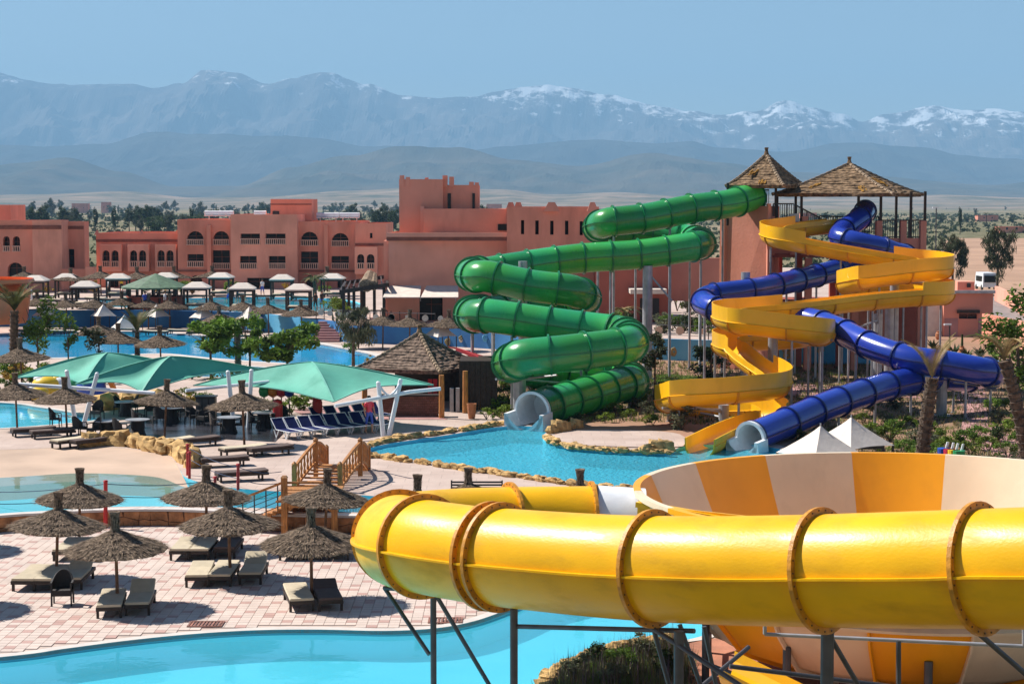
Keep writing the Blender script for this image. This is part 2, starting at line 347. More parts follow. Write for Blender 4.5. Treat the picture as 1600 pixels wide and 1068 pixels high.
def mountain_material(name, rock, rock2, snow_z=None, amount=0.5, scale=0.0009):
    m = bpy.data.materials.new(name); m.use_nodes = True; n = m.node_tree.nodes; l = m.node_tree.links; b = n['Principled BSDF']
    b.inputs['Roughness'].default_value = 1.0; b.inputs['Specular IOR Level'].default_value = 0.05
    tc = n.new('ShaderNodeTexCoord'); nz = n.new('ShaderNodeTexNoise'); nz.inputs['Scale'].default_value = scale; nz.inputs['Detail'].default_value = 9; nz.inputs['Roughness'].default_value = 0.62
    l.new(tc.outputs['Object'], nz.inputs['Vector'])
    mr = n.new('ShaderNodeMapRange'); mr.inputs[1].default_value = 0.35; mr.inputs[2].default_value = 0.65; l.new(nz.outputs['Fac'], mr.inputs[0])
    mx = n.new('ShaderNodeMix'); mx.data_type = 'RGBA'; mx.inputs[6].default_value = (*rock, 1); mx.inputs[7].default_value = (*rock2, 1); l.new(mr.outputs[0], mx.inputs[0])
    out = mx.outputs[2]
    if snow_z:
        sx = n.new('ShaderNodeSeparateXYZ'); l.new(tc.outputs['Object'], sx.inputs[0])
        hz = n.new('ShaderNodeMapRange'); hz.inputs[1].default_value = snow_z[0]; hz.inputs[2].default_value = snow_z[1]; l.new(sx.outputs[2], hz.inputs[0])
        n2 = n.new('ShaderNodeTexNoise'); n2.inputs['Scale'].default_value = 0.0054; n2.inputs['Detail'].default_value = 10; n2.inputs['Roughness'].default_value = 0.72
        l.new(tc.outputs['Object'], n2.inputs['Vector'])
        xr = n.new('ShaderNodeMapRange'); xr.inputs[1].default_value = -2300; xr.inputs[2].default_value = 2300; xr.inputs[3].default_value = -0.17; xr.inputs[4].default_value = 0.10; l.new(sx.outputs[0], xr.inputs[0])
        ad = n.new('ShaderNodeMath'); ad.operation = 'MULTIPLY_ADD'; l.new(hz.outputs[0], ad.inputs[0]); ad.inputs[1].default_value = 0.42; l.new(n2.outputs['Fac'], ad.inputs[2])
        a2 = n.new('ShaderNodeMath'); a2.operation = 'ADD'; l.new(ad.outputs[0], a2.inputs[0]); l.new(xr.outputs[0], a2.inputs[1])
        st = n.new('ShaderNodeMapRange'); st.inputs[1].default_value = 0.79; st.inputs[2].default_value = 0.88; l.new(a2.outputs[0], st.inputs[0])
        m2 = n.new('ShaderNodeMix'); m2.data_type = 'RGBA'; l.new(st.outputs[0], m2.inputs[0]); l.new(out, m2.inputs[6]); m2.inputs[7].default_value = (0.88, 0.90, 0.93, 1); out = m2.outputs[2]
    l.new(out, b.inputs['Base Color']); return m
MATS['high_rock'] = mountain_material('high_rock', (0.15, 0.125, 0.11), (0.07, 0.065, 0.065), (450, 1270))
MATS['mid_rock'] = mountain_material('mid_rock', (0.07, 0.065, 0.055), (0.035, 0.038, 0.035))
MATS['low_rock'] = mountain_material('low_rock', (0.11, 0.09, 0.06), (0.045, 0.05, 0.035), scale=0.003)
MATS['foot_rock'] = mountain_material('foot_rock', (0.30, 0.22, 0.16), (0.085, 0.09, 0.06), scale=0.006)
def lerp_pts(pts, x):
    for (a, b), (c, d) in zip(pts, pts[1:]):
        if a <= x <= c:
            t = (x - a) / (c - a); t = t * t * (3 - 2 * t); return b + (d - b) * t
    return pts[-1][1] if x > pts[-1][0] else pts[0][1]
def mountains(name, pts, D, depth, mt, rough, seed, nx=420, ny=34, back=0.35):
    mb = MB(); V = []; px0, px1 = -320, 1920
    for j in range(ny):
        t = j / (ny - 1)                       # 0 foot (near) .. 1 behind the crest
        y = D - depth * (1 - t) if t <= 0.8 else D + depth * back * (t - 0.8) * 2 - depth * 0.2
        for i in range(nx):
            px = px0 + (px1 - px0) * i / (nx - 1)
            crest = (HZ - lerp_pts(pts, px)) * D / F + EYE
            x = (px - 800) * D / F
            s = min(1, t / 0.8)
            prof = s ** 1.25 if t <= 0.8 else 1 - (t - 0.8) / 0.2 * 0.55
            q = Vector((x / rough, y / rough * 1.1, seed))
            rid = 1 - abs(mn.fractal(q, 0.9, 2.1, 5)) * 1.15
            fine = mn.fractal(q * 4.3, 0.9, 2.1, 4)
            env = math.sin(math.pi * min(1, s)) ** 0.7 if t <= 0.8 else 0.4
            z = crest * (prof * (1 - 0.50 * env) + 0.50 * env * prof * rid * 1.12) + crest * (0.012 + 0.03 * env) * fine
            V.append((x, y, max(-3 if j == 0 else -1e9, z) if j else -3))
    mb.add(V, [(j * nx + i, j * nx + i + 1, (j + 1) * nx + i + 1, (j + 1) * nx + i) for j in range(ny - 1) for i in range(nx - 1)])
    return struct(mb.build(name, mt, smooth=False))
mountains('mountains', [(-320,150),(-100,146),(0,135),(40,120),(90,131),(140,142),(190,140),(240,138),(280,145),(318,142),(350,122),(400,124),(440,137),(480,131),(535,123),(590,140),(640,157),(690,158),(740,155),(790,148),(830,143),(880,147),(940,158),(1000,168),(1060,180),(1110,188),(1150,180),(1195,163),(1240,172),(1280,180),(1312,192),(1350,182),(1405,172),(1450,178),(1500,176),(1540,182),(1600,190),(1920,175)], 20000, 5500, 'high_rock', 1500, 3.1, 560, 44)
mountains('hills_far', [(-320,228),(-100,222),(0,230),(100,231),(200,226),(270,208),(330,213),(420,215),(500,218),(600,231),(700,240),(800,231),(900,223),(1000,226),(1060,223),(1110,233),(1200,236),(1290,226),(1400,231),(1460,245),(1530,249),(1600,262),(1920,250)], 14000, 3600, 'mid_rock', 1500, 8.7)
mountains('hills_middle', [(-320,285),(-100,280),(0,272),(80,256),(150,250),(230,270),(310,292),(400,292),(480,262),(560,245),(640,229),(720,233),(800,250),(900,262),(1000,242),(1100,256),(1200,270),(1300,276),(1500,290),(1600,281),(1920,290)], 10000, 3000, 'low_rock', 950, 15.3)
mountains('foothills', [(-320,310),(-100,308),(0,307),(120,304),(240,300),(350,309),(450,308),(560,299),(680,294),(780,297),(860,305),(950,301),(1060,307),(1160,303),(1300,308),(1420,305),(1520,309),(1600,307),(1920,310)], 6500, 2600, 'foot_rock', 620, 22.9)
# the air between: one closed box of thin haze round the whole place
hz = MB(); hz.box((0, 10800, 799), (44000, 22400, 1604))
hm = bpy.data.materials.new('haze_air'); hm.use_nodes = True; hn = hm.node_tree.nodes; hn.remove(hn['Principled BSDF'])
pv = hn.new('ShaderNodeVolumePrincipled'); pv.inputs['Color'].default_value = (0.36, 0.67, 1.0, 1); pv.inputs['Density'].default_value = 0.000085; pv.inputs['Anisotropy'].default_value = 0.0
hm.node_tree.links.new(pv.outputs[0], hn['Material Output'].inputs['Volume']); MATS['haze_air'] = hm
ho = hz.build('haze', 'haze_air'); ho['kind'] = 'stuff'; ho['label'] = 'thin blue haze lying over the plain and mountains'; ho['category'] = 'haze'

# ------------------------------------------------------------------ terraces and pools
ZM, ZU = 0.55, 1.95
def GL(pts, z): return [G(a, b, z) for a, b in pts]
def outline(pts, z, n=6): return smooth_path(GL(pts, z), n, closed=True)
FRONT_POOL = [(-400,1062),(0,1026),(100,1013),(200,1000),(300,990),(400,984),(500,983),(600,985),(680,981),(740,970),(790,953),(850,930),(950,912),(1050,915),(1125,940),(1112,985),(1050,1003),(1000,1008),(930,1022),(875,1048),(848,1082),(835,1160),(810,1300),(-500,1300)]
BEACH = [(-200,706),(0,702),(60,700),(140,697),(215,702),(262,711),(281,733),(290,745),(330,757),(400,765),(500,770),(600,777),(606,800),(430,794),(300,791),(160,792),(0,805),(-200,820)]
SPLASH = [(566,706),(600,694),(700,679),(785,666),(858,668),(848,682),(885,696),(960,703),(1040,705),(1068,697),(1120,694),(1190,696),(1255,712),(1290,738),(1230,775),(1000,762),(900,753),(800,739),(690,724),(600,712)]
LEFT = [(-200,622),(0,629),(60,636),(120,646),(152,655),(95,662),(0,669),(-200,678)]
BACK = [(-200,530),(20,522),(100,519),(220,518),(310,524),(400,530),(470,533),(540,545),(590,558),(560,571),(440,567),(330,559),(250,552),(150,557),(40,560),(-200,565)]
BACK2 = [(225,571),(300,566),(400,573),(480,580),(440,590),(300,588),(235,582)]
UPPER = [(150,468),(290,466),(420,464),(540,468),(562,480),(480,487),(380,487),(280,482),(160,478)]
fp = outline(FRONT_POOL, 0.0); be = outline(BEACH, ZM, 5); sp = outline(SPLASH, ZM, 5); lf = outline(LEFT, ZM, 5); bk = outline(BACK, ZM, 5); b2 = outline(BACK2, ZM, 4); up = outline(UPPER, ZU, 4)
# front level
DECKX0, DECKX1 = -26.0, 3.6
WALL_BASE = smooth_path(GL([(-420,866),(-200,848),(0,831),(60,827),(160,822),(280,821),(440,829),(600,832),(800,835),(1000,838),(1130,838)], 0.0), 6)
front_outer = [Vector((-26, 33, 0)), Vector((16, 33, 0)), Vector((16, 62, 0))] + [Vector((p.x, p.y + 0.25, 0)) for p in reversed(WALL_BASE) if p.x < 15.5]
mb = MB(); mb.poly(front_outer, [fp], z=-0.02); mb.skirt(front_outer, -1.4, -0.02)
deck = struct(mb.build('front_deck', 'grout'))
def pool(name, loop, zr, zw, zf, floor, wall, water, label):
    b = MB(); b.poly(loop, z=zf)
    o = struct(b.build(name + '_floor', floor)); b = MB(); b.skirt(loop, zf, zr - 0.004); ob = b.build('liner_wall', wall, o)
    b = MB(); b.poly(loop, z=zw); struct(b.build(name + '_water', water)); return o
pool('front_pool', fp, 0.0, -0.13, -0.75, 'pool_near', 'pool_near', 'water_near', '')
# coping along the front pool
def strip(loop, wd, z0, z1, closed=True, side=1):
    n = len(loop); out = []
    for i, p in enumerate(loop):
        a = loop[i - 1] if (closed or i) else p; c = loop[(i + 1) % n] if (closed or i < n - 1) else p
        t = (Vector((c[0], c[1], 0)) - Vector((a[0], a[1], 0))).normalized(); nr = Vector((t.y, -t.x, 0)) * side
        out.append((Vector((p[0], p[1], 0)), Vector((p[0], p[1], 0)) + nr * wd))
    return out
def area(loop): return sum(a[0] * b[1] - b[0] * a[1] for a, b in zip(loop, loop[1:] + loop[:1])) / 2
def coping(name, loop, wd, z, h, mt, parent):
    sd = 1 if area(loop) > 0 else -1; st = strip(loop, wd, 0, 0, True, sd); n = len(st); b = MB()
    V = []
    for p, q in st: V += [(p.x, p.y, z - h), (p.x, p.y, z), (q.x, q.y, z), (q.x, q.y, z - h)]
    fs = []
    for i in range(n):
        j = (i + 1) % n
        for k in range(3): fs.append((i * 4 + k, i * 4 + k + 1, j * 4 + k + 1, j * 4 + k))
    b.add(V, fs); return b.build(name, mt, parent)
coping('coping', fp, 0.30, 0.006, 0.1, 'coping', deck)
# paving tiles of the front deck: the nearest 300 are single pieces, the rest one part
def inside(p, loop):
    c = False; n = len(loop); j = n - 1
    for i in range(n):
        a, b = loop[i], loop[j]
        if (a[1] > p[1]) != (b[1] > p[1]) and p[0] < (b[0] - a[0]) * (p[1] - a[1]) / (b[1] - a[1]) + a[0]: c = not c
        j = i
    return c
fpo = []
sdn = 1 if area(fp) > 0 else -1
for p, q in strip(fp, 0.31, 0, 0, True, sdn): fpo.append(q)
tl = MB(); TS = 0.285
def tile_geo(mb, x, y, s, mi):
    h, e = s / 2, s / 2 - 0.004
    V = [(x - h, y - h, -0.02), (x + h, y - h, -0.02), (x + h, y + h, -0.02), (x - h, y + h, -0.02), (x - e, y - e, 0), (x + e, y - e, 0), (x + e, y + e, 0), (x - e, y + e, 0)]
    mb.add(V, [(4,5,6,7),(0,1,5,4),(1,2,6,5),(2,3,7,6),(3,0,4,7)], mi)
tp = {}
for k, mname in ((0, 'tile_cream'), (1, 'tile_pink')):
    t0 = MB(); tile_geo(t0, 0, 0, TS - 0.006, 0); o = t0.build('paving_tile', mname); tp[k] = o.data; bpy.data.objects.remove(o)
spots = []
wb = [(p.x, p.y) for p in WALL_BASE]
def wall_y(x):
    for a, b in zip(wb, wb[1:]):
        if a[0] <= x <= b[0]: return a[1] + (b[1] - a[1]) * (x - a[0]) / (b[0] - a[0])
    return 60
for j in range(90):
    y = 42.0 + j * TS
    for i in range(76):
        x = -18.2 + i * TS
        if x > DECKX1 or y > wall_y(x) - 0.05: continue
        if any(inside((x + a * TS / 2, y + b * TS / 2), fpo) for a, b in ((-1,-1),(1,-1),(1,1),(-1,1))): continue
        pink = (j % 2 == 0 and (i + (j // 2) * 2) % 3 == 0 and rnd.random() > 0.10) or rnd.random() < 0.015
        spots.append((y, x, 1 if pink else 0))
spots.sort()
near = [s for s in spots if abs(topx((s[1], s[0], 0)) - 420) < 430][:300]; ns = set(near)
for y, x, k in near:
    o = bpy.data.objects.new('paving_tile', tp[k]); C.objects.link(o); o.parent = deck; o.location = (x, y, (rnd.random() - 0.5) * 0.003)
for y, x, k in spots:
    if (y, x, k) not in ns: tile_geo(tl, x, y, TS - 0.006, k)
tl.build('paving_tiles', ['tile_cream', 'tile_pink'], deck, kind='stuff')
# middle level
mid_outer = [Vector((p.x, p.y + 0.30, 0)) for p in WALL_BASE if p.x < 15] + [Vector((15.2, 60.6, 0)), Vector((18, 46, 0)), Vector((60, 46, 0)), Vector((75, 176, 0)), Vector((-70, 176, 0)), Vector((-40, 60, 0))]
mb = MB(); mb.poly(mid_outer, [be, sp, lf, bk, b2], z=ZM); mb.skirt(mid_outer, -1.4, ZM)
mid = struct(mb.build('middle_terrace', 'paving'))
pool('splash_pool', sp, ZM, 0.40, -0.2, 'pool_mid', 'pool_mid', 'water_splash', '')
pool('swimming_pool', lf, ZM, 0.48, 0.0, 'pool_near', 'pool_near', 'water_near', '')
pool('lagoon_pool', bk, ZM, 0.45, -0.1, 'pool_deep', 'pool_deep', 'water_mid', '')
pool('paddling_pool', b2, ZM, 0.46, 0.1, 'pool_near', 'pool_near', 'water_near', '')
for nm, lp, wd in (('coping', lf, 0.3), ('coping', bk, 0.7), ('coping', b2, 0.4)): coping(nm, lp, wd, ZM + 0.02, 0.3, 'coping', mid)
# beach pool: a floor of sand-coloured concrete that slopes under the water
bb = MB(); n = 40; rows = []
top_l = smooth_path(GL([(-200,706),(0,702),(60,700),(140,697),(215,702),(262,711),(281,733),(292,748),(400,765),(500,770),(606,777)], ZM), 8)
bot_l = smooth_path(GL([(-200,820),(-100,812),(0,805),(80,797),(160,792),(230,790),(300,791),(400,793),(470,796),(540,798),(606,800)], ZM), 8)
N = len(top_l); V = []; zs = [0.0, 0.35, 0.55, 0.68, 0.8, 1.0]; zz = [0.545, 0.50, 0.40, 0.20, -0.15, -0.35]
for i in range(N):
    rgt = max(0, (i / (N - 1) - 0.62) / 0.38)
    for s, z in zip(zs, zz):
        p = top_l[i].lerp(bot_l[i], s); V.append((p.x, p.y, z - (min(1, rgt * 4) * max(0, z + 0.35))))
K = len(zs)
for k in range(K - 1):
    bb.add([], [])
bb.v = V
for i in range(N - 1):
    for k in range(K - 1):
        deep = i / (N - 1) > 0.60
        bb.f.append((i * K + k, (i + 1) * K + k, (i + 1) * K + k + 1, i * K + k + 1)); bb.m.append(2 if deep or k >= 3 else (1 if k == 2 else 0))
beach = struct(bb.build('beach_floor', ['sand', 'sand_wet', 'pool_near']))
b = MB(); b.skirt(be, -0.4, ZM - 0.004); b.build('liner_wall', 'pool_near', beach)
b = MB(); b.poly(be, z=0.455); struct(b.build('beach_water', 'water_shallow'))
# stone-faced retaining wall in front of the beach pool
wt = T('stone_wall', 'low retaining wall faced with orange-brown crazy stone behind the tiled deck', 'wall', (-8, WALL_BASE[20].y, 0))
b = MB(); line = [p for p in WALL_BASE if -25 < p.x < 13]
b.skirt(line, -0.02, 0.52, closed=False); b.build('mortar_bed', 'mortar', wt)
b = MB(); st = strip(line, 0.36, 0, 0, False, -1)
V = []
for p, q in st: V += [(p.x, p.y - 0.05, 0.50), (p.x, p.y - 0.05, 0.575), (q.x, q.y, 0.575)]
b.add(V, [(i * 3 + k, i * 3 + 3 + k, i * 3 + 4 + k, i * 3 + 1 + k) for i in range(len(st) - 1) for k in range(2)]); b.build('coping', 'coping', wt)
dist = 0; x = -17.5; rs = random.Random(4)
cl = 0.25
while x < 5.5:
    wdt = rs.uniform(0.38, 0.95); cr_ = rs.uniform(0.10, 0.40); s0 = rs.uniform(-.1, .1); ya = wall_y(x); yb = wall_y(x + wdt); g = 0.012
    Y = lambda xx: ya + (yb - ya) * (xx - x) / wdt
    cm = (cl + cr_) / 2 + rs.uniform(-.06, .06); j = lambda: rs.uniform(-.05, .05)
    for pl in ([(x + g, g), (x + wdt * .5, g), (x + wdt - g, g), (x + wdt - g + j(), cr_ - g), (x + wdt * .5, cm - g), (x + g + j() * .3, cl - g)], [(x + g, cl + g), (x + wdt * .5, cm + g), (x + wdt - g, cr_ + g), (x + wdt - g + j(), .5 - g), (x + wdt * .5 + s0, .5 - g), (x + g + j() * .3, .5 - g)]):
        d = 0.03 + rs.random() * 0.02; s_ = MB()
        V = [(a, Y(a) - d, z) for a, z in pl] + [(a, Y(a) + 0.02, z) for a, z in pl]
        s_.add(V, [(0,1,2,3,4,5)] + [(k, k + 6, (k + 1) % 6 + 6, (k + 1) % 6) for k in range(6)])
        s_.build('stone', 'wall_stone', wt)
    x += wdt; cl = cr_
# upper level with the painted wall below it
EDGE = smooth_path(GL([(-420,513),(-200,511),(0,510),(100,511),(250,511),(380,515),(450,522),(520,531),(560,536),(680,540),(780,546),(900,556),(1020,562),(1200,568),(1330,569),(1440,567)], ZM), 5)
up_outer = [Vector((p.x, p.y + 0.3, 0)) for p in EDGE] + [Vector((28.5, 160, 0)), Vector((60, 260, 0)), Vector((-90, 260, 0)), Vector((-75, 150, 0))]
mb = MB(); mb.poly(up_outer, [up], z=ZU); mb.skirt(up_outer, ZM - 0.5, ZU); struct(mb.build('upper_terrace', 'paving'))
pool('hotel_pool', up, ZU, 1.88, 1.3, 'pool_near', 'pool_near', 'water_near', '')
pw = T('painted_wall', 'long blue mural wall painted as a sea bed below the hotel terrace', 'wall', (EDGE[30].x, EDGE[30].y, ZM))
for i in range(0, len(EDGE) - 1, 3):
    seg = EDGE[i:i + 4]; b = MB(); st = strip(seg, 0.28, 0, 0, False, -1); V = []
    for p, q in st: V += [(p.x, p.y, ZM - 0.1), (p.x, p.y, ZU + 0.04), (q.x, q.y, ZU + 0.04)]
    b.add(V, [(k * 3 + a, k * 3 + 3 + a, k * 3 + 4 + a, k * 3 + 1 + a) for k in range(len(seg) - 1) for a in range(2)])
    b.build('wall_panel', 'mural_pale' if topx(seg[0]) > 900 or 380 < topx(seg[0]) < 470 else 'mural', pw)
for i in range(24):                                   # coral and shell reliefs on the mural
    t = rs.uniform(0.28, 0.98); p = EDGE[int(t * (len(EDGE) - 2))]; s = MB(); z = rs.uniform(0.75, 1.6); r = rs.uniform(0.14, 0.36)
    s.lathe([(r, 0), (r * 0.8, 0.05), (r * 0.2, 0.08)], 9, jit=0.3)
    s.v = [(p.x + vx, p.y - 0.02 - vz, z + vy) for vx, vy, vz in s.v]; s.build('relief', rs.choice(['mural_coral', 'mural_pale', 'disc_white', 'mural_coral']), pw)
# garden soil on the right, 2 cm above the slab
GARD = [(772,600),(766,645),(798,660),(862,664),(872,688),(960,698),(1035,699),(1064,691),(1120,688),(1200,690),(1275,708),(1320,732),(1420,790),(1900,800),(2300,520),(2000,470),(1600,470),(1450,520),(1432,560),(1200,566),(1020,560),(900,556),(790,566)]
mb = MB(); mb.poly(GL(GARD, ZM + 0.02)); garden = struct(mb.build('garden_soil', 'soil'))
mb = MB(); mb.poly(outline([(858,684),(900,672),(1000,672),(1062,678),(1066,697),(960,697),(890,693)], ZM + 0.03, 4), z=ZM + 0.035); struct(mb.build('island_paving', 'paving'))
mb = MB(); mb.poly(smooth_path(GL([(1440,585),(1478,600),(1505,640),(1500,680),(1530,700),(1620,745),(1700,760),(1700,720),(1600,690),(1545,655),(1540,615),(1515,588)], ZM + 0.03), 4, True), z=ZM + 0.04); struct(mb.build('garden_path', 'paving_pink'))
mb = MB(); mb.poly(GL([(1020,600),(1130,604),(1250,600),(1420,610),(1440,622),(1250,618),(1120,622),(1020,612)], ZM + 0.03), z=ZM + 0.044); struct(mb.build('garden_path', 'paving_pink'))
mb = MB(); mb.poly(GL([(455,640),(560,628),(640,640),(700,655),(590,655),(480,652)], ZM + 0.01), z=ZM + 0.02); struct(mb.build('bar_paving', 'paving_pink'))
# road behind the garden wall
mb = MB(); mb.poly(GL([(1545,520),(1560,500),(1530,470),(1400,440),(1440,440),(1600,475),(1700,520),(1650,560)], ZM + 0.03), z=ZM + 0.05); struct(mb.build('road', 'asphalt'))
mb = MB(); mb.poly([G(1480,372,-1.4) , G(2300,372,-1.4), G(2300,470,-1.4), G(1440,470,-1.4)], z=-1.38); MATS['field_soil'] = mat('field_soil', (0.40, 0.25, 0.17), 0.95, 0.12, 0.05, 0.3, 0.6, spec=0.1); struct(mb.build('field', 'field_soil'))
# ------------------------------------------------------------------ buildings
def arch_outline(u0, u1, z0, z1, arch):
    if not arch: return [(u0, z0), (u1, z0), (u1, z1), (u0, z1)]
    r = (u1 - u0) / 2; c = (u0 + u1) / 2; spring = z1 - r * 1.15; pts = [(u0, z0), (u1, z0)]
    for k in range(9):
        a = math.pi * k / 8; pts.append((c + r * math.cos(a), spring + (z1 - spring) * math.sin(a) ** 0.8))
    return pts
def facade(root, x0, x1, D, z0, z1, back, ops, mt='terracotta', depth=0.7, skew=0.0):
    """front wall with real openings; x0, x1 world; skew = how much farther the right end stands"""
    W = x1 - x0
    def P(u, z, d=0.0): return (x0 + u, D + skew * u / W + d, z)
    outer = [(0, z0), (W, z0), (W, z1), (0, z1)]; holes = [arch_outline(a - x0, b - x0, c, d, k) for a, b, c, d, k, bal in ops]
    loops = [[Vector((u, z, 0)) for u, z in L] for L in [outer] + holes]; flat = [p for L in loops for p in L]
    tris = tessellate_polygon(loops); mb = MB(); fs = []
    for a, b, c in tris:
        nn = (flat[b] - flat[a]).cross(flat[c] - flat[a])
        if nn.length < 1e-9: continue
        fs.append((a, b, c) if nn.z > 0 else (a, c, b))
    mb.add([P(p.x, p.y) for p in flat], fs)
    for L in holes:
        n = len(L); mb.add([P(u, z) for u, z in L] + [P(u, z, depth) for u, z in L], [(k, k + n, (k + 1) % n + n, (k + 1) % n) for k in range(n)])
    B = back
    mb.add([P(0, z0), P(0, z1), (x0, D + B, z1), (x0, D + B, z0)], [(0, 1, 2, 3)]); mb.add([P(W, z0), P(W, z1), (x1, D + B + skew, z1), (x1, D + B + skew, z0)], [(3, 2, 1, 0)])
    zr = z1 - 0.35; mb.add([P(0, zr), P(W, zr), (x1, D + B + skew, zr), (x0, D + B, zr)], [(0, 1, 2, 3)])
    mb.add([(x0, D + B, z0), (x1, D + B + skew, z0), (x1, D + B + skew, z1), (x0, D + B, z1)], [(3, 2, 1, 0)])
    mb.add([P(0, z1, 0.3), P(W, z1, 0.3), P(W, zr, 0.3), P(0, zr, 0.3)], [(0, 1, 2, 3)]); mb.add([P(0, z1), P(W, z1), P(W, z1, 0.3), P(0, z1, 0.3)], [(0, 1, 2, 3)])
    wall = mb.build('wall', mt, root)
    for (a, b, c, d, k, bal), L in zip(ops, holes):
        g = MB(); g.add([P(u, z, depth - 0.02) for u, z in L], [tuple(range(len(L)))])
        cu = (a + b) / 2 - x0; fr = 0.05
        wo = g.build('window', 'dark_glass', root); g = MB()
        if b - a > 0.35: g.box(P(cu, (c + d) / 2, depth - 0.06), (fr, 0.06, d - c)); g.box(P(cu, d - (d - c) * 0.36, depth - 0.06), (b - a, 0.05, fr)); g.build('frame', 'cornice_brown', wo)
        if bal:
            r = MB(); h = bal; w_ = b - a + 0.12; r.box(P(cu, c + h, -0.06), (w_, 0.14, 0.08)); r.box(P(cu, c + 0.03, -0.06), (w_, 0.14, 0.07))
            nb = max(3, int(w_ / 0.2))
            for i in range(nb): r.box(P(cu - w_ / 2 + w_ * (i + 0.5) / nb, c + h / 2, -0.06), (0.075, 0.075, h))
            r.build('balustrade', 'balustrade_paint', root)
    return wall
def pxops(L, D, zc=None):
    out = []
    for px0, py0, px1, py1, k, bal in L:
        a = A(px0, py1, D); b = A(px1, py0, D); out.append((a.x, b.x, max(a.z, ZU + 0.02), b.z, k, bal))
    return out
def block(root, px0, px1, ytop, D, back, ops, mt='terracotta', skew=0.0, depth=0.7, z0=None):
    a = A(px0, ytop, D); b = A(px1, ytop, D)
    return facade(root, a.x, b.x, D, ZU - 0.05 if z0 is None else z0, a.z, back, pxops(ops, D), mt, depth, skew)
def band(root, px0, px1, py0, py1, D, mt, proud=0.08, name='cornice'):
    a = A(px0, py1, D); b = A(px1, py0, D); m = MB(); m.box(((a.x + b.x) / 2, D - proud / 2 + 0.04, (a.z + b.z) / 2), (b.x - a.x, proud + 0.08, b.z - a.z)); return m.build(name, mt, root)
def pbox(root, name, px0, px1, py0, py1, D, depth, mt, taper=1.0):
    a = A(px0, py1, D); b = A(px1, py0, D); m = MB(); m.box(((a.x + b.x) / 2, D + depth / 2, (a.z + b.z) / 2), (b.x - a.x, depth, b.z - a.z), taper=taper); return m.build(name, mt, root)
# hotel, left wing
h1 = T('hotel_building', 'terracotta hotel block at the far left with an arched window and twin arches', 'building', (A(60, 450, 190).x, 190, ZU))
block(h1, -160, 50, 344, 189, 3, [(5,369,15,393,1,.55),(20,369,31,393,1,.55),(12,410,36,435,1,0),(-50,369,-38,393,1,.55)], 'terracotta')
block(h1, 50, 96, 344, 188.2, 3, [], 'terracotta_pale')  # paler terracotta carries the brighter light on this projecting wall in its colour
block(h1, 96, 131, 346, 191, 2.2, [(93.5 + 4,389,116,418,0,0)], 'terracotta')
pbox(h1, 'stair_turret', -40, 16, 320, 346, 194, 6, 'terracotta')
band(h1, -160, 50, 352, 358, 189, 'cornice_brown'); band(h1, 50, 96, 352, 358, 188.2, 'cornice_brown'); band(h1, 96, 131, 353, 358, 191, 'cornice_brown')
pbox(h1, 'garden_wall', 96, 134, 420, 452, 187, 0.5, 'terracotta'); pbox(h1, 'gate_pier', 134, 147, 417, 452, 186.6, 1.2, 'orange_plastic' if 0 else 'terracotta_pale')
# hotel, middle wing with three bays of twin arches
h2 = T('hotel_building', 'two-storey terracotta hotel wing with three bays of twin arched windows', 'building', (A(213, 450, 198).x, 198, ZU))
block(h2, 150, 279, 364, 198, 12, [(168,430,185,452,1,0),(212,428,231,452,1,0),(250,432,266,452,1,0)], 'terracotta')
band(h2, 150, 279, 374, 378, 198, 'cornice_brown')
for px in (156, 199, 242):
    block(h2, px, px + 33, 382, 196.9, 1.05, [(px + 4,391,px + 15,417,1,.6),(px + 18,391,px + 29,417,1,.6)], 'terracotta_pale', z0=A(px, 424, 196.9).z, depth=0.6)
for px in (151, 221, 276):
    m = MB(); a = A(px, 366, 198); m.box((a.x, 198.2, a.z + 0.2), (0.5, 0.5, 0.5), taper=0.2); m.build('merlon', 'terracotta', h2)
# hotel, main block of three storeys
h3 = T('hotel_building', 'three-storey terracotta hotel block with arched loggias and rectangular balconies', 'building', (A(410, 450, 197).x, 197, ZU))
block(h3, 277, 363, 343, 196.5, 14, [(292,361,318,383,1,.6),(333,361,358,383,1,.6),(293,397,318,417,0,.6),(332,391,359,420,0,.6),(297,430,316,453,1,0)], 'terracotta')
block(h3, 360, 464, 335, 195.2, 15, [(376,365,406,382,0,.6),(415,365,446,382,0,.6),(375,400,401,420,0,.6),(420,400,446,420,0,.6),(386,434,423,453,0,0)], 'terracotta_pale')
block(h3, 461, 562, 346, 196.5, 14, [(470,362,497,384,1,.6),(518,364,545,385,1,.6),(470,393,497,420,0,.6),(518,400,545,420,0,.6),(478,430,492,453,1,0),(527,430,541,453,1,0)], 'terracotta')
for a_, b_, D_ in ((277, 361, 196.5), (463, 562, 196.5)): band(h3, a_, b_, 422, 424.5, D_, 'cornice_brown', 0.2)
for px in (328, 511): pbox(h3, 'buttress', px - 4, px + 1, 352, 450, 195.9, 0.7, 'terracotta')
pbox(h3, 'roof_house', 423, 487, 311, 345, 203, 6, 'terracotta'); band(h3, 423, 487, 318.5, 320, 203, 'cornice_brown', 0.05)
pbox(h3, 'roof_door', 426, 436, 330, 336, 202.9, 0.2, 'shutter_dark')
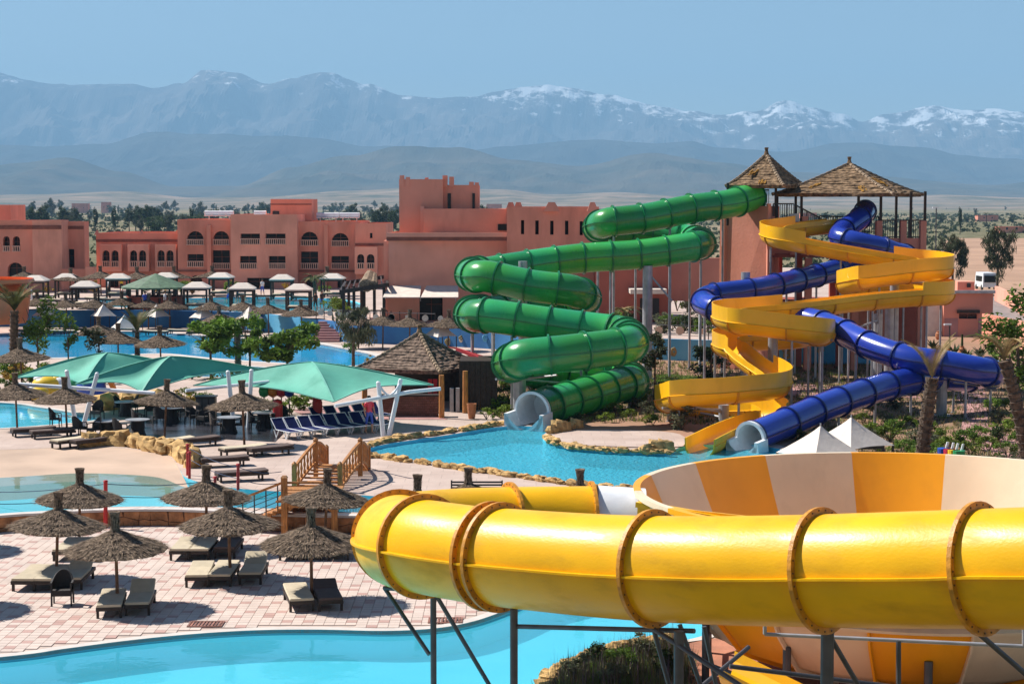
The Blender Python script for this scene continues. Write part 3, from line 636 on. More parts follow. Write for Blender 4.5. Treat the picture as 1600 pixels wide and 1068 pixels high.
for px0, px1, y in ((320, 365, 333), (495, 530, 336), (531, 562, 336), (397, 416, 333), (455, 472, 333)):
    a = A(px0, y + 4, 204); c_ = A(px1, y, 204); m = MB(); m.cyl((a.x, 204, c_.z), (c_.x, 204, c_.z), 0.3, n=10)
    for k in range(4): m.box((a.x + (c_.x - a.x) * (k + .5) / 4, 203.5, a.z), ((c_.x - a.x) / 5, 0.8, 0.1))
    for k in (0.15, 0.85): m.cyl((a.x + (c_.x - a.x) * k, 204, c_.z), (a.x + (c_.x - a.x) * k, 204, c_.z - 1.6), 0.06)
    m.build('solar_heater', 'solar_white', h3)
# hotel, short wing by the pergola
h4 = T('hotel_building', 'narrow terracotta hotel wing with one twin arched bay beside the pergola', 'building', (A(580, 450, 197).x, 195, ZU))
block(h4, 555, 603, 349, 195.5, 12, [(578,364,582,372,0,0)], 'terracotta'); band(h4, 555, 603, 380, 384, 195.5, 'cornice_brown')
block(h4, 554, 589, 386, 194.2, 1.25, [(558,397,569,420,1,.6),(573,397,585,420,1,.6)], 'terracotta_pale', z0=A(560, 428, 194.2).z, depth=0.6)
# restaurant building in the middle
D0 = 141
rb = T('restaurant_building', 'large terracotta kasbah building with crenellated tower and slit windows', 'building', (A(700, 500, D0).x, D0, ZU))
block(rb, 607, 794, 364, D0, 10, [(655,462,691,502,0,0)], 'terracotta_pale', skew=1.5, depth=0.5)
band(rb, 604, 794, 370, 376, D0, 'cornice_brown', 0.14); band(rb, 604, 794, 363.4, 370, D0, 'terracotta_pale', 0.2, 'parapet')
pbox(rb, 'side_wall', 600, 607.5, 376, 500, D0 + 0.4, 9, 'terracotta_pale')
pbox(rb, 'tower', 624, 692, 280, 368, D0 + 2.0, 5.5, 'terracotta'); pbox(rb, 'tower', 691, 748, 289, 368, D0 + 2.6, 5.0, 'terracotta')
pbox(rb, 'tower_buttress', 657, 663, 322, 368, D0 + 1.8, 0.5, 'terracotta_pale')
for a_, b_, t_, D_ in ((624.5, 631, 274, 2), (634, 640, 276.5, 2), (691.5, 699, 274, 2.5), (702, 709, 276, 2.5), (733, 740, 284, 2.6), (742, 748, 285, 2.6), (664, 669, 277.5, 6)): pbox(rb, 'merlon', a_, b_, t_, 292, D0 + D_ - 0.05, 0.7, 'terracotta')
for a_, b_ in ((699.5, 704.5), (738, 742)): pbox(rb, 'slit_window', a_, b_, 302, 326, D0 + 2.5, 0.3, 'shutter_dark')
pbox(rb, 'upper_storey', 662, 795, 326, 368, D0 + 1.2, 7, 'terracotta'); pbox(rb, 'window', 778, 794, 350, 360, D0 + 1.1, 0.3, 'dark_glass')
block(rb, 792, 938, 323, D0 - 0.6, 11, [(814,344,819,366,0,0),(836.5,344.5,842,366.5,0,0),(860,345,865.5,367,0,0),(883.5,345,889,367,0,0),(907,346,912,368,0,0)], 'terracotta', skew=2, depth=0.35)
for px in (798, 810, 862, 926):
    a = A(px, 324, D0); m = MB(); wd = 0.75 if px not in (862,) else 1.1; m.box((a.x, D0 + 0.1, a.z + 0.05), (wd * 1.15, 0.35, 0.7), taper=0.4); m.build('merlon', 'terracotta', rb)
pbox(rb, 'annex', 930, 1049, 405, 502, D0 - 1.5, 8, 'terracotta_deep'); pbox(rb, 'annex', 1040, 1140, 403, 470, D0 + 3, 0.6, 'terracotta')  # deep terracotta on the first annex puts its shade into the wall colour
pbox(rb, 'doorway', 1000, 1030, 466, 500, D0 - 1.6, 0.3, 'shutter_dark'); pbox(rb, 'door_canopy', 985, 1042, 452, 459, D0 - 4.2, 2.6, 'cream_cloth')
# awning and glazed doors
aw = T('awning', 'sloping cream fabric awning over the glazed restaurant doors', 'awning', (A(655, 462, 138).x, 138.5, ZU))
for x0_, x1_ in ((598, 656), (657.5, 716)):
    a, b, c_, d = A(x0_, 464, 137.5), A(x1_, 464, 137.5), A(x1_ + (0 if x0_ > 600 else 2), 446, 140.9), A(x0_ + 9, 446, 140.9)
    m = MB(); m.add([a, b, c_, d] + [p - Vector((0, 0, .05)) for p in (a, b, c_, d)], [(0,1,2,3),(7,6,5,4),(0,4,5,1),(1,5,6,2),(2,6,7,3),(3,7,4,0)]); m.build('fabric_panel', 'cream_cloth', aw)
for px in (602, 657, 712): m = MB(); p = A(px, 464, 137.55); q = A(px, 470, 140.9); m.bar(p, q, 0.05); m.build('awning_arm', 'white_paint', aw)
# pergola
pg = T('pergola', 'dark timber pergola with slanting roof beams beside the restaurant', 'pergola', (A(565, 495, 140).x, 140, ZU))
for px, D_ in ((537, 139), (553, 139.5), (569, 140), (585, 140.5), (600, 139), (545, 146), (565, 146), (585, 146)):
    p = A(px, 470, D_); m = MB(); m.box((p.x, D_, (ZU + A(px, 447, D_).z) / 2), (0.22, 0.22, A(px, 447, D_).z - ZU)); m.build('post', 'dark_wood', pg)
for a_, b_ in (((532, 456, 138.8), (606, 445, 138.8)), ((540, 442, 146), (603, 432, 146)), ((532, 456, 138.8), (540, 442, 146)), ((606, 445, 138.8), (603, 433, 146))):
    m = MB(); m.bar(A(*a_), A(*b_), 0.18, 0.3); m.build('beam', 'dark_wood', pg)
for k in range(9):
    t = k / 8; m = MB(); m.bar(A(532, 455, 138.8).lerp(A(606, 444, 138.8), t), A(540, 441, 146).lerp(A(603, 431, 146), t), 0.1, 0.16); m.build('rafter', 'dark_wood', pg)
for k in range(14):
    a = A(535, 500, 138).lerp(A(605, 500, 138), k / 13); m = MB(); m.box((a.x, 138, ZU + 0.5), (0.06, 0.06, 1.0)); m.build('baluster', 'dark_wood', pg)
m = MB(); m.bar((A(535, 500, 138).x, 138, ZU + 1), (A(605, 500, 138).x, 138, ZU + 1), 0.1); m.build('rail', 'dark_wood', pg)
bk_ = T('straw_screen', 'rolled bundle of straw matting propped on the pergola roof', 'straw mat', A(580, 440, 139.5))
m = MB(); m.cyl(A(572, 446, 139), A(578, 428, 141), 0.55, 0.35, 9); m.cyl(A(583, 446, 139), A(584, 430, 141), 0.4, 0.3, 9); m.build('straw_roll', 'straw_pale', bk_)
# steps between the levels
stp = T('garden_steps', 'flight of pinkish steps climbing from the lagoon to the hotel terrace', 'steps', G(510, 533, ZM))
b0 = G(510, 534, ZM)
for k in range(8):
    m = MB(); m.box((b0.x, b0.y + k * 0.42, ZM + (k + 0.5) * 0.17), (2.0 - k * 0.03, 0.46, 0.17)); m.build('step', 'paving_pink', stp)
# fence of white disc ornaments along the terrace edge
for side, (t0, t1, cnt, lab) in {'a': (0.44, 0.62, 15, 'dark wire fence hung with white shell discs above the mural wall, left of the slides'), 'b': (0.72, 0.90, 13, 'dark wire fence hung with white shell discs above the mural wall, behind the slides')}.items():
    n0 = int(t0 * (len(EDGE) - 1)); n1 = int(t1 * (len(EDGE) - 1)); seg = EDGE[n0:n1]; fo = T('terrace_fence', lab, 'fence', (seg[0].x, seg[0].y, ZU))
    m = MB(); m.pipe([(p.x, p.y + 0.15, ZU + 0.95) for p in seg], 0.025); m.pipe([(p.x, p.y + 0.15, ZU + 0.3) for p in seg], 0.02); m.build('wire', 'steel_dark', fo)
    for k in range(cnt):
        p = seg[int(k * (len(seg) - 1) / (cnt - 1))] if len(seg) > cnt else seg[0].lerp(seg[-1], k / (cnt - 1))
        m = MB(); m.cyl((p.x, p.y + 0.15, ZU), (p.x, p.y + 0.15, ZU + 1.0), 0.035); m.build('post', 'dark_wood', fo)
        q = seg[min(len(seg) - 1, int((k + .5) * (len(seg) - 1) / (cnt - 1)))]; r = rs.uniform(0.2, 0.3)
        m = MB(); m.cyl((q.x + .4, q.y + 0.02, ZU + 0.6), (q.x + .4, q.y + 0.10, ZU + 0.6), r, n=10 if k % 4 else 5); m.build('shell_disc', 'disc_white', fo)
# house on the right and its yard walls
hs = T('garden_house', 'small terracotta pump house with dark square shutter beyond the slides', 'house', G(1512, 526, ZM))
Dh = G(1512, 526, ZM).y
block(hs, 1475, 1552, 457, Dh, 7, [(1498,490,1527,517,0,0)], 'terracotta', z0=ZM, depth=0.3)
pbox(hs, 'side_wall', 1445, 1475.5, 472, 527, Dh + 0.5, 0.4, 'cream_cloth'); band(hs, 1472, 1554, 453.5, 458, Dh, 'steel', 0.3, 'roof_edge'); band(hs, 1495, 1530, 484, 489, Dh, 'dark_wood', 0.25, 'lintel')
band(hs, 1475.3, 1497, 497, 526, Dh, 'paving_pink', 0.03, 'plinth'); band(hs, 1528, 1551.7, 497, 526, Dh, 'paving_pink', 0.03, 'plinth')
pbox(hs, 'roof_box', 1496, 1523, 440, 455, Dh + 2, 2.2, 'terracotta_pale'); pbox(hs, 'roof_hatch', 1511, 1517, 443, 449, Dh + 1.9, 0.2, 'shutter_dark')
w1 = T('yard_wall', 'pale terracotta yard wall receding along the road past the pump house', 'wall', G(1560, 470, ZM))
for (x0_, y0_), (x1_, y1_) in zip(((1556,470),(1580,482),(1605,496)), ((1580,482),(1605,496),(1660,520))):
    a, b = G(x0_, y0_, ZM), G(x1_, y1_, ZM); m = MB(); m.bar((a.x, a.y, ZM + 0.8), (b.x, b.y, ZM + 0.8), 0.3, 1.6); m.build('wall_panel', 'terracotta_pale', w1)
w2 = T('yard_wall', 'low terracotta yard wall to the right of the pump house', 'wall', G(1575, 545, ZM))
a, b = G(1570, 538, ZM), G(1660, 560, ZM); m = MB(); m.bar((a.x, a.y, ZM + 1.0), (b.x, b.y, ZM + 1.0), 0.3, 2.0); m.build('wall_panel', 'terracotta_pale', w2)
m = MB(); m.bar((a.x, a.y, ZM + 1.0), (a.x - 0.3, a.y + 5, ZM + 1.0), 0.3, 2.0); m.build('wall_panel', 'terracotta', w2)
# ------------------------------------------------------------------ slide tower
TD = 115.0
tw = T('slide_tower', 'terracotta slide tower with two thatched platforms at the top of the slides', 'tower', (A(1290, 560, TD).x, TD, ZM))
def tbox(name, px0, px1, py0, py1, D, dep, mt): return pbox(tw, name, px0, px1, py0, py1, D, dep, mt)
a = A(1132, 322, TD - 1.2); b = A(1203, 322, TD - 1.2)
m = MB(); zt = a.z; m.add([(a.x - .1, TD + 1.0, ZM), (b.x + .2, TD - 1.6, ZM), (b.x + 1.2, TD + 2.4, ZM), (a.x + 1.0, TD + 3.6, ZM), (a.x, TD + 1.0, zt), (b.x, TD - 1.6, zt), (b.x + 1.1, TD + 2.4, zt), (a.x + 1.0, TD + 3.6, zt)], [(4,5,6,7),(0,1,5,4),(1,2,6,5),(2,3,7,6),(3,0,4,7)])
m.build('turret_wall', 'terracotta', tw)
for px, D_ in ((1133.5, .6), (1201, -2.0)): tbox('turret_pier', px - 4, px + 4, 318, 600, TD + D_, 0.5, 'terracotta')
flo = A(1300, 402, TD).z
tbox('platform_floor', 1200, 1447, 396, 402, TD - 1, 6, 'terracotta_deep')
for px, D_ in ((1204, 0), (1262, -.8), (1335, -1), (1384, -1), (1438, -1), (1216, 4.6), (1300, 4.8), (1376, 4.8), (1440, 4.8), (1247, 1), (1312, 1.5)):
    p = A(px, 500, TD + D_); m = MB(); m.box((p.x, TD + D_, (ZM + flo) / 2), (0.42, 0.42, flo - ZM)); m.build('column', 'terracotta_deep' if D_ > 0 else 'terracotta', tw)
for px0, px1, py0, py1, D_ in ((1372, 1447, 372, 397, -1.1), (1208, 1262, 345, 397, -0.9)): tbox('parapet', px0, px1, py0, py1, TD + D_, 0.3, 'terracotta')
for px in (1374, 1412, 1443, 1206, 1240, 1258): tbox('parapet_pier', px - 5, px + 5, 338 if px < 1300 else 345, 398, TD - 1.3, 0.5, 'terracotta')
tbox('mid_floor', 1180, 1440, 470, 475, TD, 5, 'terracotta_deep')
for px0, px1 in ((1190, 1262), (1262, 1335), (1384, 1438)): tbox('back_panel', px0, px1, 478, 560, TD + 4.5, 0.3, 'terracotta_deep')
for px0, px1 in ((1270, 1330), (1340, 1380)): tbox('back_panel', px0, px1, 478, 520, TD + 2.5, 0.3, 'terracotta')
# railings
def railing(root, pts, h=1.0, n=8, name='railing', mt='black_paint'):
    m = MB(); P = [Vector(p) for p in pts]
    for a, b in zip(P, P[1:]):
        up_ = Vector((0, 0, h)); m.bar(a + up_, b + up_, 0.08); m.bar(a + up_ * .1, b + up_ * .1, 0.06); k = max(2, int((b - a).length / 0.14))
        for i in range(k + 1): q = a.lerp(b, i / k); m.bar(q, q + up_, 0.04 if i % 6 else 0.08)
    return m.build(name, mt, root)
railing(tw, [A(1376, 373, TD - 1.05), A(1445, 373, TD - 1.05), A(1446, 372, TD + 5)], 1.15)
railing(tw, [A(1208, 346, TD - 0.85), A(1240, 346, TD - .85)], 1.1); railing(tw, [A(1176, 322, TD), A(1201, 322, TD - 1)], 1.0)
railing(tw, [A(1280, 362, TD + 1), A(1330, 364, TD + 1), A(1376, 364, TD + 1)], 1.0); railing(tw, [A(1242, 345, TD - .5), A(1282, 366, TD - .2)], 1.0)
def thatch_roof(root, c, za, ze, a, b, rows=13, mt='reed', gold=0, seed=1, post=None):
    """four-sided reed roof: c centre, a and b half diagonals in plan"""
    rg = random.Random(seed); corners = [Vector((a[0], a[1], 0)), Vector((b[0], b[1], 0)), Vector((-a[0], -a[1], 0)), Vector((-b[0], -b[1], 0))]; K = 12
    def ring(t, dz, jit):
        out = []
        for s in range(4):
            for k in range(K):
                q = corners[s].lerp(corners[(s + 1) % 4], k / K)
                f = t * (1 + (rg.random() - .5) * jit); z = ze + (za - ze) * max(0, 1 - t) ** 1.18 + dz + (rg.random() - .5) * jit * 0.9
                out.append((c[0] + q.x * f, c[1] + q.y * f, z))
        return out
    n = 4 * K
    for r in range(rows):
        t0 = 0.02 + 0.98 * r / rows; t1 = 0.02 + 0.98 * (r + 1) / rows
        m = MB(); V = ring(max(0.01, t0 - 0.03), 0.07, 0.0) + ring(t1 + .012, 0.12, 0.06) + ring(t1 - 0.02, -0.10, 0.03)
        m.add(V, [(i * n + k, i * n + (k + 1) % n, (i + 1) * n + (k + 1) % n, (i + 1) * n + k) for i in range(2) for k in range(n)]); m.build('thatch_row', mt, root)
    for k in range(4):                                                     # hips
        pts = [Vector((c[0], c[1], 0)) + corners[k] * t + Vector((0, 0, ze + (za - ze) * (1 - t) ** 1.18 + 0.10)) for t in [i / 14 for i in range(15)]]
        m = MB()
        for p, q in zip(pts, pts[1:]): m.cyl(p, p.lerp(q, 1.12) + Vector((0, 0, -.02)), 0.07, 0.13, 6)
        m.build('hip_cap', 'straw_pale', root)
    m = MB(); m.cyl((c[0], c[1], za - 0.15), (c[0], c[1], za + 0.35), 0.22, 0.09, 8); m.cyl((c[0], c[1], za + 0.35), (c[0], c[1], za + 0.5), 0.11, 0.13, 8); m.build('finial', 'reed', root)
    for g in range(gold):
        t = rg.uniform(.45, .9); s = rg.choice([0, 1]); e = corners[(s + 0) % 4].lerp(corners[(s + 1) % 4], rg.uniform(.2, .8)); m = MB()
        for k in range(16):
            f = t + rg.uniform(-.09, .09); q = e * f + Vector((rg.uniform(-.22, .22), rg.uniform(-.1, .1), 0)); z = ze + (za - ze) * (1 - f) ** 1.18 + 0.14
            d = e.normalized() * 0.25; m.bar((c[0] + q.x, c[1] + q.y, z), (c[0] + q.x + d.x, c[1] + q.y + d.y, z - 0.12), 0.06, 0.03)
        m.build('new_reed_patch', 'reed_gold', root)
c1 = A(1197, 292, TD); ze1, za1 = A(1197, 292, TD - 1).z, A(1197, 243, TD).z
thatch_roof(tw, (c1.x, TD), za1, ze1, (-2.6, -0.72), (0.72, -2.6), 12, 'reed', 2, 5)
c2 = A(1331, 305, TD); ze2, za2 = A(1331, 305, TD - 2).z, A(1331, 257, TD + .5).z
thatch_roof(tw, (c2.x, TD + 1), za2, ze2, (5.05, 1.76), (1.76, -5.0), 15, 'reed', 4, 6)
for px, y0_, D_, zt_ in ((1137, 322, -1, ze1), (1212, 322, -.8, ze1), (1243, 338, 1, ze1), (1214, 345, 1, ze2), (1341, 350, -1, ze2), (1376, 345, -1, ze2), (1423, 345, -1, ze2), (1445, 345, -.5, ze2), (1400, 345, 4, ze2), (1252, 345, -.8, ze2)):
    p = A(px, y0_, TD + D_); m = MB(); m.box((p.x, TD + D_, (p.z - 1.2 + zt_ + .25) / 2), (0.15, 0.15, zt_ + .25 - p.z + 1.2)); m.build('roof_post', 'dark_wood', tw)
# life ring sign and notices on the tower
m = MB(); p = A(1225, 345, TD - 1.3); m.cyl((p.x, p.y, p.z), (p.x, p.y - .05, p.z), 0.24, n=14); m.build('round_sign', 'disc_white', tw)
m = MB(); p = A(1241, 340, TD - 1.45); m.box((p.x, p.y, p.z), (0.6, 0.05, 0.5)); m.build('notice_board', 'steel', tw)
# ------------------------------------------------------------------ slides
def route(spec, rad=0.0, n=10):
    """spec: ('p',px,py,D) points and ('u',px) half turns between two points; returns an evenly sampled path"""
    pts = []
    for i, s in enumerate(spec):
        if s[0] == 'p': pts.append(A(s[1], s[2], s[3]))
        else:
            a = A(*spec[i - 1][1:]); b = A(*spec[i + 1][1:]); Dm = (a.y + b.y) / 2; xe = (s[1] - 800) * Dm / F; xe += rad if xe < (a.x + b.x) / 2 else -rad
            e = Vector((xe, Dm, (a.z + b.z) / 2))
            for t in (30, 60): pts.append(Vector((a.x + (xe - a.x) * math.sin(R(t)), a.y + (Dm - a.y) * (1 - math.cos(R(t))), a.z + (e.z - a.z) * t / 90)))
            pts.append(e)
            for t in (60, 30): pts.append(Vector((b.x + (xe - b.x) * math.sin(R(t)), b.y + (Dm - b.y) * (1 - math.cos(R(t))), b.z + (e.z - b.z) * t / 90)))
    fine = smooth_path(pts, n); out = [fine[0]]; step = 0.28; acc = 0
    for p, q in zip(fine, fine[1:]):
        L = (q - p).length; d = step - acc
        while d <= L and L > 1e-9: out.append(p.lerp(q, d / L)); d += step
        acc = (acc + L) % step
    return out
def frames(P):
    fr = []
    for i, p in enumerate(P):
        t = (P[min(i + 1, len(P) - 1)] - P[max(0, i - 1)]).normalized(); r = t.cross(Vector((0, 0, 1))).normalized(); fr.append((p, t, r, r.cross(t)))
    return fr
def tube_slide(root, P, r, every, mt, rim, n=26, fl=0.10, fin=True, bolts=False, cuts=None, fw=0.09):
    fr = frames(P); N = len(fr)
    cuts = cuts or list(range(0, N, every))
    if cuts[-1] != N - 1:
        if N - 1 - cuts[-1] < every * 0.5: cuts[-1] = N - 1
        else: cuts.append(N - 1)
    for i0, i1 in zip(cuts, cuts[1:]):
        m = MB(); idx = list(range(i0, i1 + 1)); V = []
        for i in idx:
            p, t, rr, u = fr[i]
            V += [p + (rr * math.cos(2 * math.pi * k / n) + u * math.sin(2 * math.pi * k / n)) * r for k in range(n)]
        m.add(V, [(a * n + k, (a + 1) * n + k, (a + 1) * n + (k + 1) % n, a * n + (k + 1) % n) for a in range(len(idx) - 1) for k in range(n)])
        sec = m.build('tube_section', mt, root, smooth=True)
        if fin:
            for sg in (-1, 1):
                f = MB(); V = []
                for i in idx:
                    p, t, rr, u = fr[i]; V += [p + rr * sg * (r - .01) + u * .02, p + rr * sg * (r + fl * .7) + u * .02, p + rr * sg * (r + fl * .7) - u * .02, p + rr * sg * (r - .01) - u * .02]
                f.add(V, [(a * 4 + k, (a + 1) * 4 + k, (a + 1) * 4 + (k + 1) % 4, a * 4 + (k + 1) % 4) for a in range(len(idx) - 1) for k in range(4)])
                f.build('seam_flange', mt if bolts else rim, root)
    ringn = 40
    for i in cuts:
        p, t, rr, u = fr[i]; m = MB(); V = []
        for dt, rad in ((-fw / 2, r - .01), (-fw / 2, r + fl), (fw / 2, r + fl), (fw / 2, r - .01)):
            V += [p + t * dt + (rr * math.cos(2 * math.pi * k / ringn) + u * math.sin(2 * math.pi * k / ringn)) * rad for k in range(ringn)]
        m.add(V, [(a * ringn + k, a * ringn + (k + 1) % ringn, ((a + 1) % 4) * ringn + (k + 1) % ringn, ((a + 1) % 4) * ringn + k) for a in range(4) for k in range(ringn)])
        fo = m.build('flange', rim, root)
        if bolts:
            bm_ = MB()
            for k in range(30):
                a = 2 * math.pi * (k + .5) / 30; q = p + (rr * math.cos(a) + u * math.sin(a)) * (r + fl * .55)
                bm_.cyl(q - t * (fw / 2 + .012), q + t * (fw / 2 + .012), 0.016, n=6)
            bm_.build('bolts', 'bolt_dark', fo, kind='stuff')
    return fr, cuts
def mouth(root, fr_end, r, mt='white_plastic', L=0.9):
    p, t, rr, u = fr_end; m = MB(); n = 40; ro = r + 0.16; th = 0.10
    def ring(q, ri, kind):
        out = []
        for k in range(n):
            a = 2 * math.pi * k / n; c, s = math.cos(a), math.sin(a); R_ = ri
            out.append(q + rr * c * R_ + u * s * R_)
        return out
    rings = [ring(p - t * .1, r + .04, 0), ring(p + t * .25, r + .08, 0), ring(p + t * .25, r - 0.05, 0), ring(p - t * 1.5, r - 0.06, 0)]
    V = [v for q in rings for v in q]; m.add(V, [(a * n + k, a * n + (k + 1) % n, (a + 1) * n + (k + 1) % n, (a + 1) * n + k) for a in range(3) for k in range(n)] + [tuple(3 * n + k for k in range(n))])
    # lower trough that runs on into the water
    V = []; K = 24; angs = [math.pi + math.pi * k / K for k in range(K + 1)]
    for q, ri in ((p + t * .1, r - .03), (p + t * L, r - .03), (p + t * L, ro), (p + t * .1, ro)):
        for a in angs: V.append(q + rr * math.cos(a) * ri + u * math.sin(a) * ri)
    m.add(V, [(j * (K + 1) + k, j * (K + 1) + k + 1, ((j + 1) % 4) * (K + 1) + k + 1, ((j + 1) % 4) * (K + 1) + k) for j in range(4) for k in range(K)])
    for sg in (-1, 1):
        a0 = p + t * .1 + rr * sg * (r - .03); a1 = p + t * L + rr * sg * (r - .03); a2 = p + t * L + rr * sg * ro; a3 = p + t * .1 + rr * sg * ro
        m.add([a0, a1, a2, a3], [(0, 1, 2, 3)])
        # skirt plate at the end
        e = p + t * L; m.add([e + rr * sg * ro, e + rr * sg * ro - u * (r + .25), e - u * (r + .25), e - u * (r + .05)] , [(0, 1, 2, 3)])
        m.add([p + t * .1 + rr * sg * ro, e + rr * sg * ro, e + rr * sg * ro - u * (r + .3), p + t * .1 + rr * sg * ro - u * (r + .3)], [(0, 1, 2, 3)])
    m.build('exit_mouth', mt, root, smooth=False)
def post(root, p, r=0.07, z=ZM, top=None, mt='steel', name='support_post', n=8):
    m = MB(); m.cyl((p[0], p[1], z - .1), (p[0], p[1], top if top is not None else p[2]), r, n=n); m.cyl((p[0], p[1], z - .1), (p[0], p[1], z + .05), r * 2.2, n=n); return m.build(name, mt, root)
def cradle(root, p, q, r=0.06, mt='steel'): m = MB(); m.cyl(p, q, r, n=6); return m.build('support_arm', mt, root)
# --- green tube slide
gs = T('green_tube_slide', 'coiling green enclosed tube slide ending in a white mouth at the splash pool', 'water slide', G(900, 640, ZM))
GP = route([('p',1178,306,114.5),('p',1140,318,113),('p',1080,326,112),('p',1010,340,111),('p',955,346,110.5),('u',911),('p',950,362,115),('p',1010,366,116),('p',1070,372,115.5),('u',1117),('p',1075,386,109.5),('p',1000,397,109),('p',900,404,108.5),('p',800,418,107.5),('p',765,424,107),('u',711),('p',765,432,100.5),('p',830,446,100),('p',890,453,100),('u',939),('p',890,478,104.5),('p',820,482,104.5),('p',770,486,103.5),('u',709),('p',765,493,94.5),('p',850,505,94),('p',930,515,93.5),('p',965,519,93),('u',1014),('p',955,543,86.8),('p',890,551,86),('p',820,558,86),('u',769),('p',820,576,93),('p',900,582,97),('p',965,586,98),('u',1013),('p',975,600,93),('p',915,617,90),('p',862,632,87.6),('p',832,642,86)], 0.9)
gf, gc = tube_slide(gs, GP, 0.875, 6, 'slide_green', 'slide_green_rim')
mouth(gs, gf[-1], 0.875, L=1.1)
for px, D_, y0_, r_ in ((1012, 108.6, 415, 0.30), (817, 103.6, 408, 0.26), (803.5 + 8, 89.3, 590, 0.33)):
    p = A(px, y0_, D_); post(gs, p, r_, name='support_column', n=14)
for i in range(10, len(GP) - 14, 13):
    p = GP[i]; z = p.z - 0.9
    if p.y < 88.6 and topx(p) < 985: continue
    if any((q.xy - p.xy).length < 1.15 and q.z < p.z - 1.2 for q in GP): continue
    post(gs, (p.x, p.y, z), 0.075)
for px0, y0_, D_, px1, y1_, D1 in ((1012, 425, 108.6, 1050, 470, 108), (812, 592, 89.3, 870, 586, 88), (812, 592, 89.3, 900, 600, 93), (812, 596, 89.3, 775, 592, 87), (817, 470, 103.6, 780, 482, 103.4), (817, 440, 103.6, 850, 446, 100.5)): cradle(gs, A(px0, y0_, D_), A(px1, y1_, D1))
# --- blue tube slide
bs = T('blue_tube_slide', 'dark blue enclosed tube slide winding behind the yellow flume to the pool', 'water slide', G(1300, 640, ZM))
BP = route([('p',1352,330,115.5),('p',1345,340,113.5),('p',1322,357,112),('p',1312,370,110.5),('p',1335,378,109.5),('p',1375,387,109.5),('p',1398,395,110),('u',1430),('p',1395,408,114),('p',1340,413,113),('p',1300,424,110.5),('p',1240,439,107),('p',1180,452,104.5),('p',1125,459,103.5),('u',1080),('p',1130,486,99),('p',1200,492,98),('p',1260,499,96.5),('p',1310,515,94),('p',1360,540,91),('p',1420,560,89),('p',1480,569,88.3),('p',1528,578,88),('u',1576),('p',1520,590,91.8),('p',1450,592,90),('p',1390,602,87.5),('p',1300,631,83.5),('p',1230,660,80.6),('p',1172,684,78.3)], 0.7)
bf, bc = tube_slide(bs, BP, 0.66, 8, 'slide_blue', 'slide_blue_rim', fl=0.08)
mouth(bs, bf[-1], 0.66, L=0.9)
for i in range(8, len(BP) - 12, 12):
    p = BP[i]
    if any((q.xy - p.xy).length < 0.95 and q.z < p.z - 1.0 for q in BP): continue
    post(bs, (p.x, p.y, p.z - .66), 0.065)
for px, D_, y0_ in ((1472, 90, 585), (1372, 104, 490), (1165, 106, 425)): p = A(px, y0_, D_); post(bs, p, 0.26, name='support_column', n=14)
for px0, y0_, D_, px1, y1_, D1 in ((1472, 592, 90, 1440, 600, 89), (1472, 590, 90, 1550, 600, 90), (1472, 595, 90, 1545, 604, 91), (1472, 612, 90, 1440, 604, 89), (1380, 582, 88.6, 1420, 584, 90), (1372, 500, 104, 1340, 512, 96)): cradle(bs, A(px0, y0_, D_), A(px1, y1_, D1))
# --- yellow open flume
ys = T('yellow_flume_slide', 'open yellow flume slide zigzagging down from the tower to the pool', 'water slide', G(1150, 650, ZM))
YP = route([('p',1302,349,113.5),('p',1260,354,112.5),('p',1225,359,112),('u',1187),('p',1230,375,107.5),('p',1300,388,106.5),('p',1370,400,105.5),('p',1430,409,105),('u',1489),('p',1430,424,100.5),('p',1360,433,100),('u',1308),('p',1360,452,104.5),('p',1430,452,104.5),('u',1489),('p',1430,461,98.5),('p',1340,469,98),('p',1250,480,97),('p',1170,487,96.5),('u',1113),('p',1165,504,91.5),('p',1230,512,91),('p',1262,516,91),('u',1303),('p',1250,526,96.5),('p',1190,530,97),('u',1113),('p',1150,545,93),('p',1170,563,91.5),('p',1195,580,90),('u',1238),('p',1185,606,84.5),('p',1120,612,84),('p',1070,615,84),('u',1024),('p',1080,634,90),('p',1140,640,90),('p',1190,640,88.5),('u',1233),('p',1192,654,83.5),('p',1140,673,80.6),('p',1091,697,77.0)], 0.68)
